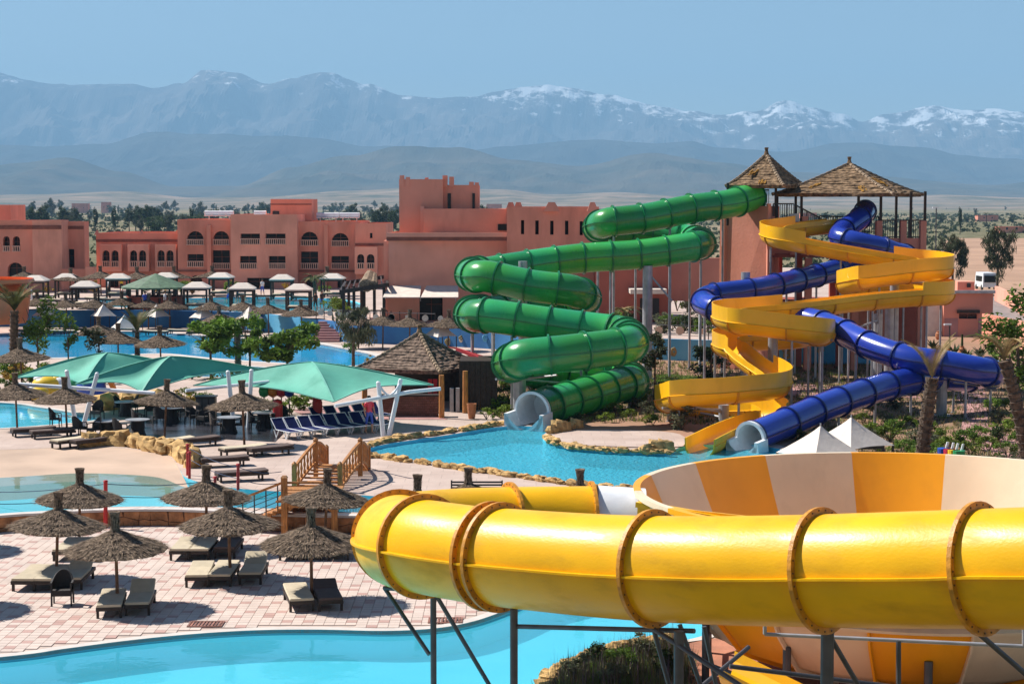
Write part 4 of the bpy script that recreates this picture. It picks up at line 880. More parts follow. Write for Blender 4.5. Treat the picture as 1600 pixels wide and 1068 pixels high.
def flume(root, P, r, every, mt, rim, base=0.30, rise=0.42):
    fr = frames(P); N = len(fr); K = 12
    ws = []
    for i in range(N):                             # signed turning, smoothed, decides which wall stands higher
        a = P[max(0, i - 4)]; b = P[i]; c = P[min(N - 1, i + 4)]; d1 = (b - a).xy; d2 = (c - b).xy
        ws.append(math.atan2(d1.x * d2.y - d1.y * d2.x, d1.dot(d2) + 1e-9) if d1.length > 0 and d2.length > 0 else 0)
    ws = [sum(ws[max(0, i - 5):i + 6]) / len(ws[max(0, i - 5):i + 6]) for i in range(N)]
    cuts = list(range(0, N, every))
    if N - 1 - cuts[-1] < every * .5: cuts[-1] = N - 1
    else: cuts.append(N - 1)
    for i0, i1 in zip(cuts, cuts[1:]):
        m = MB(); V = []; idx = range(i0, i1 + 1)
        turn = sum(ws[i] for i in idx) / len(idx)
        for i in idx:
            p, t, rr, u = fr[i]; w_ = ws[i]
            hl = base + (rise if turn < -0.12 else 0); hr = base + (rise if turn > 0.12 else 0)   # left/right wall heights
            prof = [(-r - .06, hl, 1), (-r - .01, hl, 1)] + [(r * math.cos(math.pi + math.pi * k / K), r * .85 * math.sin(math.pi + math.pi * k / K), 0) for k in range(K + 1)] + [(r + .01, hr, 1), (r + .06, hr, 1)]
            out_ = [(r + .05, 0.02, 0), (r + .11, 0.0, 0)] + [((r + .05) * math.cos(-math.pi * k / K), (r + .05) * .87 * math.sin(-math.pi * k / K) - .03, 0) for k in range(K + 1)] + [(-r - .11, 0.0, 0), (-r - .05, 0.02, 0)]
            for a, b, _ in prof + out_: V.append(p + rr * a + Vector((0, 0, 1)) * b)
        L = len(V) // len(idx)
        m.add(V, [(a * L + k, a * L + (k + 1) % L, (a + 1) * L + (k + 1) % L, (a + 1) * L + k) for a in range(len(idx) - 1) for k in range(L)])
        m.add(V[:L], [tuple(range(L - 1, -1, -1))]); m.add(V[-L:], [tuple(range(L))])
        m.build('flume_section', mt, root, smooth='auto')
    for i in cuts[1:-1]:
        p, t, rr, u = fr[i]; m = MB(); V = []; ring = [(r + .12) for k in range(K + 1)]
        for dt, rad in ((-.04, r + .02), (-.04, r + .13), (.04, r + .13), (.04, r + .02)):
            for k in range(K + 1): a = math.pi + math.pi * k / K; V.append(p + t * dt + rr * rad * math.cos(a) + Vector((0, 0, 1)) * (rad * .87 * math.sin(a) - .02))
        m.add(V, [(a * (K + 1) + k, a * (K + 1) + k + 1, ((a + 1) % 4) * (K + 1) + k + 1, ((a + 1) % 4) * (K + 1) + k) for a in range(4) for k in range(K)]); m.build('flange', rim, root)
    return fr
yf = flume(ys, YP, 0.62, 9, 'slide_yellow', 'slide_yellow_rim')
for i in range(10, len(YP) - 10, 11):
    p = YP[i]
    if any((q.xy - p.xy).length < 1.0 and q.z < p.z - 0.9 for q in YP) or any((q.xy - p.xy).length < 1.0 and q.z < p.z - .5 for q in BP[::2]): continue
    post(ys, (p.x, p.y, p.z - .62), 0.06)
for px, D_, y0_ in ((1208, 93.5, 512), (1390, 101.5, 470), (1398, 102, 430), (1131, 86.5, 632)): p = A(px, y0_, D_); post(ys, p, 0.25, name='support_column', n=14)
for px0, y0_, D_, px1, y1_, D1 in ((1208, 520, 93.5, 1170, 524, 91.7), (1208, 524, 93.5, 1300, 531, 91.5), (1208, 528, 93.5, 1290, 540, 95), (1208, 522, 93.5, 1150, 520, 97), (1131, 640, 86.5, 1035, 637, 84.3), (1131, 644, 86.5, 1085, 636, 85), (1131, 652, 86.5, 1095, 645, 88), (1398, 440, 102, 1330, 444, 100.5), (1398, 443, 102, 1450, 440, 101), (1390, 474, 101.5, 1330, 478, 98.5), (1390, 474, 101.5, 1455, 477, 99.5)): cradle(ys, A(px0, y0_, D_), A(px1, y1_, D1))
# --- big yellow tube in front
ft = T('yellow_tube_slide', 'large glossy yellow enclosed tube slide sweeping across the foreground', 'water slide', (2, 33, 0))
FP = route([('p',1720,886,26.9),('p',1600,887,27.7),('p',1520,888,28.3),('p',1380,890,29.2),('p',1250,891,30.2),('p',1110,890,31.2),('p',985,886,32.3),('p',860,877,33.5),('p',745,866,34.8),('p',660,853,36.0),('p',626,847,37.4),('p',628,838,39.3),('p',665,831,40.7),('p',740,825,41.6),('p',850,822,42.2),('p',940,821,42.4)])
ffr = frames(FP); half = FP.index(min(FP, key=lambda q: topx(q)))
def near_px(px, lo, hi): return min(range(lo, hi), key=lambda i: abs(topx(FP[i]) - px))
fcuts = sorted({0, near_px(1528, 0, half), near_px(1277, 0, half), near_px(1015, 0, half), near_px(786, 0, half), near_px(772, 0, half), near_px(665, 0, half), half + 2, near_px(800, half, len(FP)), len(FP) - 1})
tube_slide(ft, FP, 0.93, 9, 'tube_yellow', 'tube_rim', n=64, fl=0.12, bolts=True, cuts=fcuts, fw=0.075)
def fpost(px, D_, ytop, r, z=-1.2, mt='steel_dark'): p = A(px, ytop, D_); return post(ft, p, r, z, mt=mt, n=14)
fpost(677, 36.1, 926, 0.062); fpost(803, 34.0, 950, 0.075); fpost(1061, 31.5, 985, 0.09); fpost(1293, 30.0, 985, 0.11, z=-.05)
for q in (((601, 918, 37.0), (671, 1022, 36.2)), ((682, 930, 36.1), (768, 1075, 36.1)), ((600, 918, 37), (705, 926, 36)), ((808, 978, 34), (1085, 985, 31.5)), ((1018, 980, 31.8), (1180, 1085, 30.5)), ((1022, 985, 31.8), (1048, 1080, 31.8)), ((1062, 975, 32.4), (1100, 1085, 32.4)), ((1100, 978, 33), (1122, 1085, 33)), ((1296, 992, 30), (1350, 1085, 30.5)), ((1290, 992, 30), (1262, 960, 30.4)), ((1296, 992, 30), (1318, 962, 30.2)), ((1525, 985, 28.3), (1640, 1085, 28.6)), ((1140, 1040, 33), (1420, 1075, 33.5)), ((1080, 1085, 33), (1170, 1010, 34))):
    m = MB(); m.cyl(A(*q[0]), A(*q[1]), 0.045, n=10); m.build('support_strut', 'steel_dark', ft)
m = MB(); pts = [A(1195, 950, 32.6), A(1195, 990, 32.6), A(1600, 1009, 31.5), A(1600, 960, 31.5)]; m.pipe(pts, 0.035, 10); m.build('water_pipe', 'steel', ft)
m = MB(); m.cyl(A(1404, 1000, 32), A(1404, 1085, 32), 0.045, n=10); m.build('support_strut', 'steel_dark', ft)
# --- striped bowl
bw = T('bowl_slide', 'orange and beige striped funnel bowl of the foreground slide', 'water slide', (9.25, 42.2, 0))
BC = (9.25, 42.2)
prof = [(6.42, 4.26), (6.42, 4.38), (6.25, 4.38), (5.90, 3.6), (5.50, 2.8), (5.08, 1.95), (4.42, 1.12), (2.9, .5), (0.9, .3)]
proo = [(0.9, .22), (2.9, .42), (4.48, 1.02), (5.16, 1.87), (5.58, 2.74), (5.98, 3.55), (6.30, 4.26), (6.42, 4.26)]
for s in range(16):
    a0 = R(90 + 1.8 - 22.5 * s); a1 = a0 - R(22.5); n = 9; m = MB(); V = []
    for k in range(n + 1):
        a = a0 + (a1 - a0) * k / n
        V += [(BC[0] + r * math.cos(a), BC[1] + r * math.sin(a), z) for r, z in prof + proo]
    L = len(prof) + len(proo)
    m.add(V, [(k * L + j, k * L + j + 1, (k + 1) * L + j + 1, (k + 1) * L + j) for k in range(n) for j in range(L - 1)])
    m.build('bowl_panel', 'bowl_orange' if s % 2 == 0 else 'bowl_beige', bw, smooth='auto')
    f = MB(); V = []
    for (r, z), (dr, dz) in zip([(5.99, 3.55), (5.59, 2.73), (5.17, 1.86), (4.48, 1.01), (2.9, .41)], [(.09, -.02), (.09, -.04), (.07, -.07), (.04, -.09), (.02, -.09)]):
        for e in (-.012, .012):
            a = a0 + e / r * 2; V += [(BC[0] + r * math.cos(a), BC[1] + r * math.sin(a), z), (BC[0] + (r + dr) * math.cos(a), BC[1] + (r + dr) * math.sin(a), z + dz)]
    f.add(V, [(4 * k + i, 4 * k + 4 + i, 4 * k + 4 + j, 4 * k + j) for k in range(4) for i, j in ((0, 1), (1, 3), (3, 2))]); f.build('panel_flange', 'bowl_orange' if s % 2 else 'bowl_beige', bw)
f = MB(); V = []
for k in range(97):
    a = 2 * math.pi * k / 96
    V += [(BC[0] + r * math.cos(a), BC[1] + r * math.sin(a), z) for r, z in ((5.39, 2.36), (5.53, 2.28), (5.50, 2.22), (5.35, 2.26))]
f.add(V, [(k * 4 + i, k * 4 + i + 1, k * 4 + 5 + i, k * 4 + 4 + i) for k in range(96) for i in range(3)]); f.build('ring_flange', 'bowl_beige', bw)
for k in range(10):
    a = 2 * math.pi * (k + .3) / 10; x, y = BC[0] + 4.9 * math.cos(a), BC[1] + 4.9 * math.sin(a); m = MB(); m.cyl((x, y, -.05), (x, y, 1.55), 0.09, n=10); m.build('support_post', 'steel_dark', bw)
    a2 = 2 * math.pi * (k + 1.3) / 10; m = MB(); m.cyl((x, y, .5), (BC[0] + 4.9 * math.cos(a2), BC[1] + 4.9 * math.sin(a2), .5), 0.06, n=8); m.build('support_strut', 'steel_dark', bw)
# white joint and yellow lip where the tube drops into the bowl
m = MB(); e = FP[-1]; m.cyl(e + Vector((.05, 0, 0)), e + Vector((1.15, 0.0, -.12)), 0.95, 1.0, 40, cap=False); m.build('entry_collar', 'white_plastic', bw, smooth=True)
m = MB(); q0 = e + Vector((1.1, -.2, .75)); m.bar(q0 + Vector((-.1, -.9, -.05)), q0 + Vector((2.2, -2.2, -.25)), 0.25, 0.12); m.bar(q0 + Vector((-.1, -.9, -.4)), q0 + Vector((2.2, -2.2, -.45)), 0.06, 0.7); m.build('entry_lip', 'slide_yellow', bw)
# low yellow drain chute under the bowl
m = MB(); V = []
for k in range(12):
    t = k / 11; p = A(1135, 1048, 36.5).lerp(A(1250, 1105, 35.5), t)
    for a in range(9): an = math.pi + math.pi * a / 8; V.append((p.x + .25 * math.cos(an), p.y + .7 * math.cos(an), p.z + .5 * math.sin(an) + .25))
m.add(V, [(k * 9 + a, k * 9 + a + 1, k * 9 + 10 + a, k * 9 + 9 + a) for k in range(11) for a in range(8)]); m.build('drain_chute', 'slide_yellow', bw)
# ------------------------------------------------------------------ thatched parasols
mat('straw_dark', (0.085, 0.062, 0.05), .95, .3, 9, spec=.1)
def straw_umbrella(seed, R_=1.39, name='thatched_parasol'):
    rg = random.Random(seed); root = T(name, 'thatched parasol on a wooden pole', 'parasol')
    m = MB(); m.cyl((0, 0, 0), (0.01, 0, 2.1), 0.05, 0.042, 9); m.build('pole', 'pole_wood', root)
    m = MB(); pr = [(1.39, 1.60), (1.1, 1.73), (0.8, 1.82), (0.5, 1.91), (0.3, 2.0), (0.19, 2.08)]
    S = R_ / 1.39; N = 48
    tiers = [(1.39, 1.60, 1.02, 1.72), (1.16, 1.70, 0.74, 1.81), (0.90, 1.80, 0.46, 1.91), (0.58, 1.90, 0.17, 2.10)]
    for r0, z0, r1, z1 in tiers:
        V = []
        for r, z, jt in ((r0 * .95, z0 - .06, .05), (r0, z0, .07), ((r0 + r1) / 2, (z0 + z1) / 2 + .02, .05), (r1, z1, .05)):
            for k in range(N):
                a = 2 * math.pi * k / N; q = r * S * (1 + (rg.random() - .5) * jt); V.append((q * math.cos(a), q * math.sin(a), z + (rg.random() - .5) * jt * .7))
        m.add(V, [(i * N + k, i * N + (k + 1) % N, (i + 1) * N + (k + 1) % N, (i + 1) * N + k) for i in range(3) for k in range(N)])
    m.add([(0.16 * S * math.cos(2 * math.pi * k / N), 0.16 * S * math.sin(2 * math.pi * k / N), 2.0) for k in range(N)] + [(1.32 * S * math.cos(2 * math.pi * k / N), 1.32 * S * math.sin(2 * math.pi * k / N), 1.55) for k in range(N)], [(k, (k + 1) % N, N + (k + 1) % N, N + k) for k in range(N)])
    for i in range(3400):                                           # single straws that break the surface and the outline
        tr = rg.choice(tiers + tiers[:3] + tiers[:2]); a = rg.uniform(0, 2 * math.pi); s = rg.random() ** 1.3 * .95; r = (tr[0] + (tr[2] - tr[0]) * s) * S; z = tr[1] + (tr[3] - tr[1]) * s + .02
        L = rg.uniform(.10, .26); w_ = rg.uniform(.008, .022); ca, sa = math.cos(a), math.sin(a)
        p0 = Vector((r * ca, r * sa, z)); d = Vector((ca, sa, -.42)).normalized(); e = Vector((-sa, ca, 0)) * w_; p1 = p0 + d * L + Vector((rg.uniform(-.05, .05), rg.uniform(-.05, .05), rg.uniform(-.03, .06)))
        m.add([p0 - e, p0 + e, p1], [(0, 1, 2)], 1 if rg.random() < .42 else (2 if rg.random() < .3 else 0))
    co = m.build('canopy', ['straw', 'straw_pale', 'straw_dark'], root)
    m = MB(); m.lathe([(0.20, 2.02), (0.135, 2.16), (0.105, 2.30), (0.12, 2.46), (0.165, 2.64), (0.05, 2.60)], 12, jit=.16, rg=rg)
    for i in range(110):
        a = rg.uniform(0, 6.28); ca, sa = math.cos(a), math.sin(a); z0 = rg.uniform(2.05, 2.45); p0 = Vector((.12 * ca, .12 * sa, z0)); p1 = Vector((rg.uniform(.11, .19) * ca, rg.uniform(.11, .19) * sa, min(2.74, z0 + rg.uniform(.12, .3)))); e = Vector((-sa, ca, 0)) * .012
        m.add([p0 - e, p0 + e, p1], [(0, 1, 2)], i % 2)
    m.build('topknot', ['straw', 'straw_pale'], co)
    return kind(root)
um = [straw_umbrella(k) for k in range(3)]
GF = 'thatched parasols on the tiled deck'
front_u = [(-95,948,'thatched parasol by the front pool whose canopy is cut off by the left edge'), (-95,857,'thatched parasol near the stone wall, off the left edge, throwing a round shadow'),
 (88,905,'thatched parasol above three cream loungers and a black wicker chair, left on the deck'), (124,856,'thatched parasol by the red post at the stone wall, left on the deck'), (184,948,'thatched parasol nearest the front pool on the left, over two loungers'),
 (322,857,'thatched parasol by the stone wall left of the wooden bridge'), (360,906,'thatched parasol mid deck above a row of three cream and grey loungers'), (487,938,'thatched parasol left of the yellow tube over one cream and one brown lounger'),
 (507,857,'thatched parasol standing in front of the wooden bridge'), (648,871,'thatched parasol of which only the tip shows above the yellow tube end'), (733,857,'thatched parasol in front of the black slatted bench'), (909,856,'thatched parasol tip between the splash pool rocks and the yellow tube')]
for i, (px, py, lab) in enumerate(front_u): um[i % 3].put(G(px, py, 0), rnd.uniform(0, 6), lab, GF, 1.0 + rnd.uniform(-.03, .03))
GM = 'thatched parasols on the terrace'
for i, (px, py, lab, s) in enumerate([(27,670,'thatched parasol at the left edge beside the small swimming pool',1), (105,679,'thatched parasol in front of the white slanting poles on the terrace',1), (257,684,'thatched parasol between two green sails on the dark dining floor',1), (382,696,'thatched parasol in front of the blue lounger row and round table',1.08), (35,612,'wide thatched parasol behind the left green sail',1.15)]):
    um[i % 3].put(G(px, py, ZM), rnd.uniform(0, 6), lab, GM, s)
GB = 'thatched parasols round the lagoon'
L_ = [(155,563),(185,578),(252,583),(105,512),(190,509),(265,514),(332,516),(380,517),(420,522),(472,526),(60,509),(148,512),(232,513),(345,540),(700,548),(598,545),(640,548),(560,544)]
L_.sort()
for i, (px, py) in enumerate(L_): um[i % 3].put(G(px, py, ZM), rnd.uniform(0, 6), 'thatched parasol by the lagoon, %s from the left of the row there' % ORD[i], GB, 1.12)
L_ = sorted([(109,466),(158,461),(216,463),(272,462),(332,461),(512,462),(40,462)])
for i, (px, py) in enumerate(L_): um[i % 3].put(G(px, py, ZU), rnd.uniform(0, 6), 'grey thatched parasol close to the hotel front, %s from the left' % ORD[i], 'thatched parasols at the hotel', (1.35, 1.35, 1.1))
# ------------------------------------------------------------------ loungers
def lounger(back_angle, cover, frame='dark_wood'):
    root = T('sun_lounger', 'sun lounger', 'sun lounger'); W, L = 0.68, 1.95; h = .30
    m = MB()
    for sx in (-1, 1): m.box((sx * (W / 2 - .03), 0, h - .04), (.06, L, .10))
    for y in (-L / 2 + .03, L / 2 - .03): m.box((0, y, h - .04), (W - .12, .06, .10))
    for k in range(9): m.box((0, -L / 2 + .2 + k * .19, h - .02), (W - .12, .09, .025))
    m.build('frame', frame, root)
    for sx in (-1, 1):
        for y in (-L / 2 + .12, L / 2 - .25): m = MB(); m.box((sx * (W / 2 - .04), y, (h - .09) / 2), (.07, .07, h - .09)); m.build('leg', frame, root)
    def pad(name, y0, y1, z0, z1):
        m = MB(); t = Vector((0, y1 - y0, z1 - z0)); Ln = t.length; t.normalize(); u = Vector((0, -t.z, t.y)); w_ = W / 2 - .01; th = .07; bv = .02; p = Vector((0, y0, z0))
        V = []
        for a, (ix, iu) in ((0, (w_ - bv, 0)), (0, (w_, bv)), (0, (w_, th - bv)), (0, (w_ - bv, th))): pass
        rng_ = [(-w_ + bv, 0), (w_ - bv, 0), (w_, bv), (w_, th - bv), (w_ - bv, th), (-w_ + bv, th), (-w_, th - bv), (-w_, bv)]
        for d, sc_ in ((0, .97), (.02, 1), (Ln - .02, 1), (Ln, .97)):
            for x, q in rng_: V.append(p + t * d + Vector((x * sc_, 0, 0)) + u * (th / 2 + (q - th / 2) * sc_))
        m.add(V, [(a * 8 + k, a * 8 + (k + 1) % 8, (a + 1) * 8 + (k + 1) % 8, (a + 1) * 8 + k) for a in range(3) for k in range(8)] + [tuple(range(7, -1, -1)), tuple(range(24, 32))]); return m.build(name, cover, root)
    pad('mattress', -L / 2 + .01, .32, h + .012, h + .012); ba = R(back_angle); pad('backrest', .33, .33 + .64 * math.cos(ba), h + .012, h + .012 + .64 * math.sin(ba))
    return kind(root)
lo = {'flat': lounger(4, 'mattress'), 'up': lounger(26, 'mattress'), 'dark': lounger(14, 'mattress_brown_shade'), 'pad': lounger(3, 'mattress_brown_shade')}
def put_l(k, px, py, z, rz, lab, grp):
    p = G(px, py, z + .3); f = Vector((math.sin(-rz), math.cos(rz), 0))    # px,py = middle of the foot end
    lo[k].put(Vector((p.x, p.y, z)) + f * .97, rz, lab, grp)
GL_ = 'sun loungers on the tiled deck'
for k, px, py, rz, lab in [('flat',35,908,-.03,'cream lounger leftmost of the three by the black wicker chair'), ('flat',68,908,-.03,'cream lounger in the middle of three behind the black wicker chair'), ('up',109,906,.02,'half shaded lounger right of the pole, behind the black wicker chair'),
 ('flat',98,862,.0,'cream lounger under the parasol nearest the red post, left one'), ('flat',129,862,.0,'cream lounger hidden partly by a thatched canopy, nearest the red post, right one'),
 ('flat',170,949,.14,'white-cream lounger nearest the front pool, left of its parasol pole'), ('up',214,945,.10,'half shaded lounger nearest the front pool, right of its parasol pole'),
 ('flat',281,861,.0,'cream lounger by the stone wall, leftmost of three'), ('flat',309,861,.0,'cream lounger by the stone wall, middle of three'), ('dark',350,858,.0,'brown lounger by the stone wall, rightmost of three'),
 ('flat',307,902,.06,'pale cream lounger, left in the middle row of three'), ('flat',342,901,.0,'cream lounger beside the pole in the middle row of three'), ('up',390,898,.02,'lounger with raised shaded back, right in the middle row of three'),
 ('flat',472,939,.22,'cream lounger left of the pole nearest the yellow tube'), ('dark',517,938,.20,'brown lounger right of the pole nearest the yellow tube'),
 ('flat',452,861,.0,'lounger below the wooden bridge, leftmost of three'), ('flat',487,861,.0,'lounger below the wooden bridge, middle of three'), ('dark',528,861,.0,'brown lounger below the wooden bridge, rightmost of three')]:
    put_l(k, px, py, 0.0, rz, lab, GL_)
for k, px, py, rz, lab in [('pad',18,672,-1.1,'brown lounger at the left edge beside the small pool'), ('pad',48,675,-1.1,'brown lounger right of the leftmost terrace parasol pole'), ('flat',84,690,-.75,'tan lounger left of the pole in front of the dark tables'), ('pad',112,690,-.75,'brown lounger right of the pole in front of the dark tables'),
 ('flat',235,690,-1.0,'low tan lounger behind the yellow rocks'), ('pad',275,688,-1.0,'brown lounger behind the yellow rocks'), ('flat',346,702,-1.0,'pale lounger left of the blue lounger row'), ('pad',388,702,-1.0,'brown lounger left of the blue lounger row'),
 ('pad',312,718,-1.2,'folded brown lounger behind the pair of red rope posts'), ('pad',338,740,-1.2,'folded brown lounger in front of the red rope posts')]:
    put_l(k, px, py, ZM, rz, lab, 'sun loungers on the terrace')
L_ = sorted([(60,516),(100,517),(118,517),(160,514),(178,517),(215,514),(245,517),(262,518),(300,516),(330,519),(362,520),(392,524)])
for i, (px, py) in enumerate(L_): put_l('flat' if i % 3 else 'pad', px, py, ZM, 1.5 + rnd.uniform(-.3, .3), 'small lounger between lagoon and mural wall, %s from the left' % ORD[i], 'sun loungers by the lagoon')
L_ = sorted([(70,466),(95,468),(120,470),(165,466),(190,468),(225,466),(255,464),(285,462),(320,462),(400,460),(430,462),(490,464)])
for i, (px, py) in enumerate(L_): put_l('flat' if i % 2 else 'pad', px, py, ZU, 1.5 + rnd.uniform(-.2, .2), 'distant lounger by the hotel pool, %s from the left' % ORD[i], 'sun loungers by the hotel pool')
# blue mesh loungers under the right sail
def blue_lounger():
    root = T('blue_lounger', 'blue lounger', 'sun lounger'); W = .64
    m = MB(); m.box((0, -.25, .36), (W - .1, 1.25, .03)); m.build('seat', 'blue_mesh', root)
    m = MB(); V = [(-W / 2 + .05, .38, .36), (W / 2 - .05, .38, .36), (W / 2 - .05, .86, .80), (-W / 2 + .05, .86, .80)]; m.add(V + [(x, y + .03, z) for x, y, z in V], [(0,1,2,3),(7,6,5,4),(0,4,5,1),(2,6,7,3),(1,5,6,2),(3,7,4,0)]); m.build('backrest', 'blue_mesh', root)
    m = MB()
    for s in (-1, 1): x = s * (W / 2 - .03); m.pipe([(x, -.9, .36), (x, .38, .36), (x, .88, .82)], .02, 6); 
    m.pipe([(-W / 2 + .03, .88, .82), (W / 2 - .03, .88, .82)], .02, 6); m.pipe([(-W / 2 + .03, -.9, .36), (W / 2 - .03, -.9, .36)], .028, 6); m.build('frame', 'white_plastic', root)
    for s in (-1, 1):
        for y in (-.55, .35): m = MB(); x = s * (W / 2 - .03); m.bar((x, y - .22, .36), (x, y, 0), .04); m.bar((x, y + .22, .36), (x, y, 0), .04); m.build('leg', 'white_plastic', root)
    return kind(root)
bl = blue_lounger()
for i in range(13):
    row = 0 if i < 8 else 1; k = i if row == 0 else i - 8; px = 447 + k * 20 if row == 0 else 505 + k * 22; py = 684 - k * 1.8 if row == 0 else 665 - k * 2
    bl.put(G(px, py, ZM), R(36) + rnd.uniform(-.06, .06), 'dark blue mesh lounger under the green sail, %s from the left in the %s row' % (ORD[k], 'front' if row == 0 else 'back'), 'blue loungers under the sail')
# ------------------------------------------------------------------ wicker chairs and tables
def wicker_chair(mt):
    root = T('wicker_chair', 'wicker armchair', 'chair'); m = MB()
    m.box((0, 0, .40), (.50, .48, .08)); m.box((0, -.22, .33), (.50, .03, .1)); m.build('seat', mt, root)
    m = MB(); V = []; n = 13
    for k in range(n):
        a = math.pi * k / (n - 1); x, y = .28 * math.cos(a), .05 + .23 * math.sin(a); top = .66 + .28 * math.sin(a) ** 1.5
        V += [(x, y, .36), (x * 1.06, y * 1.1 + .02, top), (x * .94, y, top), (x * .9, y - .03, .36)]
    m.add(V, [(k * 4 + i, k * 4 + 4 + i, k * 4 + 4 + (i + 1) % 4, k * 4 + (i + 1) % 4) for k in range(n - 1) for i in range(4)]); m.build('backrest', mt, root)
    for s in (-1, 1):
        m = MB(); m.bar((s * .28, -.2, .63), (s * .28, .08, .66), .05, .04); m.build('armrest', mt, root)
        for y in (-.21, .2): m = MB(); m.bar((s * .26, y, .62 if y < 0 else .4), (s * .265, y * 1.08, 0), .04); m.build('leg', mt, root)
    return kind(root)
wc = wicker_chair('wicker'); wt_ = wicker_chair('wicker_tan')
wc.put(G(98, 944, 0), .1, 'lone black wicker armchair on the tiled deck between loungers', 'wicker chairs')
CH = [(87,667,1.6,0),(124,681,2.6,0),(148,684,-.8,0),(187,684,2.4,0),(152,655,-.2,0),(188,647,1.3,0),(207,646,-1.2,0),(236,650,.4,0),(262,651,-.6,0),(280,652,1.2,0),(338,676,1.6,1),(374,676,-1.4,0),(356,664,0,0),(398,672,1.5,0),(424,668,-1.3,0),(440,662,.3,0),(300,662,.8,0),(318,664,-.6,0),(250,664,2.9,0),(216,668,2.0,0)]
CH.sort()
for i, (px, py, rz, t) in enumerate(CH): (wt_ if t else wc).put(G(px, py, ZM), rz, '%s wicker armchair of the dining terrace, %s from the left' % ('tan' if t else 'dark', ORD[i]), 'wicker chairs')
def table():
    root = T('round_table', 'round table', 'table'); m = MB(); m.cyl((0, 0, .70), (0, 0, .74), .55, n=24); m.build('table_top', 'steel', root); m = MB(); m.lathe([(.40, 0), (.30, .3), (.28, .7)], 14, cap=True); m.build('pedestal', 'wicker', root); return kind(root)
tb = table()
for px, py, lab in [(167,682,'round glass table among dark chairs left on the terrace'), (215,680,'second round table right of the first by the dark floor'), (358,676,'round table with a tan wicker chair beside the parasol pole'), (197,650,'small round table behind the chairs near the pool corner'), (268,660,'round table in the shade of the middle sail'), (412,668,'round table in shade left of the blue loungers')]: tb.put(G(px, py, ZM), 0, lab, 'terrace tables')
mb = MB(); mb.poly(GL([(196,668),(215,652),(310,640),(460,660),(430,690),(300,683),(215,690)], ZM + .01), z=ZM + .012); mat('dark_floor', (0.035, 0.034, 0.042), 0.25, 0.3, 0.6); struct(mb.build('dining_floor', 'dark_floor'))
for px0, px1, y0_, yb, lab in [(306, 336, 620, 656, 'tall dark service cabinet in the shade between the sails')]:
    p = G(px0, yb, ZM); q = G(px1, yb, ZM); cb = T('service_cabinet', lab, 'cabinet', ((p.x + q.x) / 2, p.y, ZM)); m = MB(); m.box(((p.x + q.x) / 2, p.y + .3, ZM + .55), (q.x - p.x, .6, 1.1)); m.build('body', 'black_paint', cb)
    m = MB(); m.box(((p.x + q.x) / 2, p.y + .3, ZM + 1.13), (q.x - p.x + .1, .7, .06)); m.build('counter_top', 'steel_dark', cb)
    for k in range(3): m = MB(); m.box((p.x + (q.x - p.x) * (k + .5) / 3, p.y - .02, ZM + .55), ((q.x - p.x) / 3 - .06, .03, .95)); m.build('door', 'steel_dark', cb)
for px, py, lab in [(434, 668, 'red waste bin post at the left of the blue loungers'), (496, 662, 'red waste bin post behind the blue loungers')]:
    p = G(px, py, ZM); rb_ = T('waste_bin', lab, 'bin', p); m = MB(); m.lathe([(.2, 0), (.24, .1), (.24, 1.05), (.2, 1.15)], 14, c=p, cap=True); m.build('body', 'red_paint', rb_); m = MB(); m.lathe([(.26, 1.15), (.2, 1.3), (.03, 1.36)], 14, c=p); m.build('lid', 'red_paint', rb_)
# coloured pots on stands
for i, (px, mt) in enumerate([(413, 'toy_green'), (427, 'toy_orange'), (440, 'toy_red'), (452, 'toy_blue')]):
    p = G(px, 656, ZM); nm = ('green', 'orange', 'dark red', 'blue')[i]; o = T('lantern_stand', '%s globe lamp on a thin stand below the right sail' % nm, 'lamp', p, 'coloured globe lamps'); m = MB(); m.cyl(p, p + Vector((0, 0, 1.15)), .03); m.build('stand', 'black_paint', o)
    m = MB(); m.lathe([(.05, 1.1), (.22, 1.2), (.27, 1.4), (.22, 1.6), (.08, 1.66)], 14, c=p, cap=True); m.build('globe', mt, o, smooth=True)
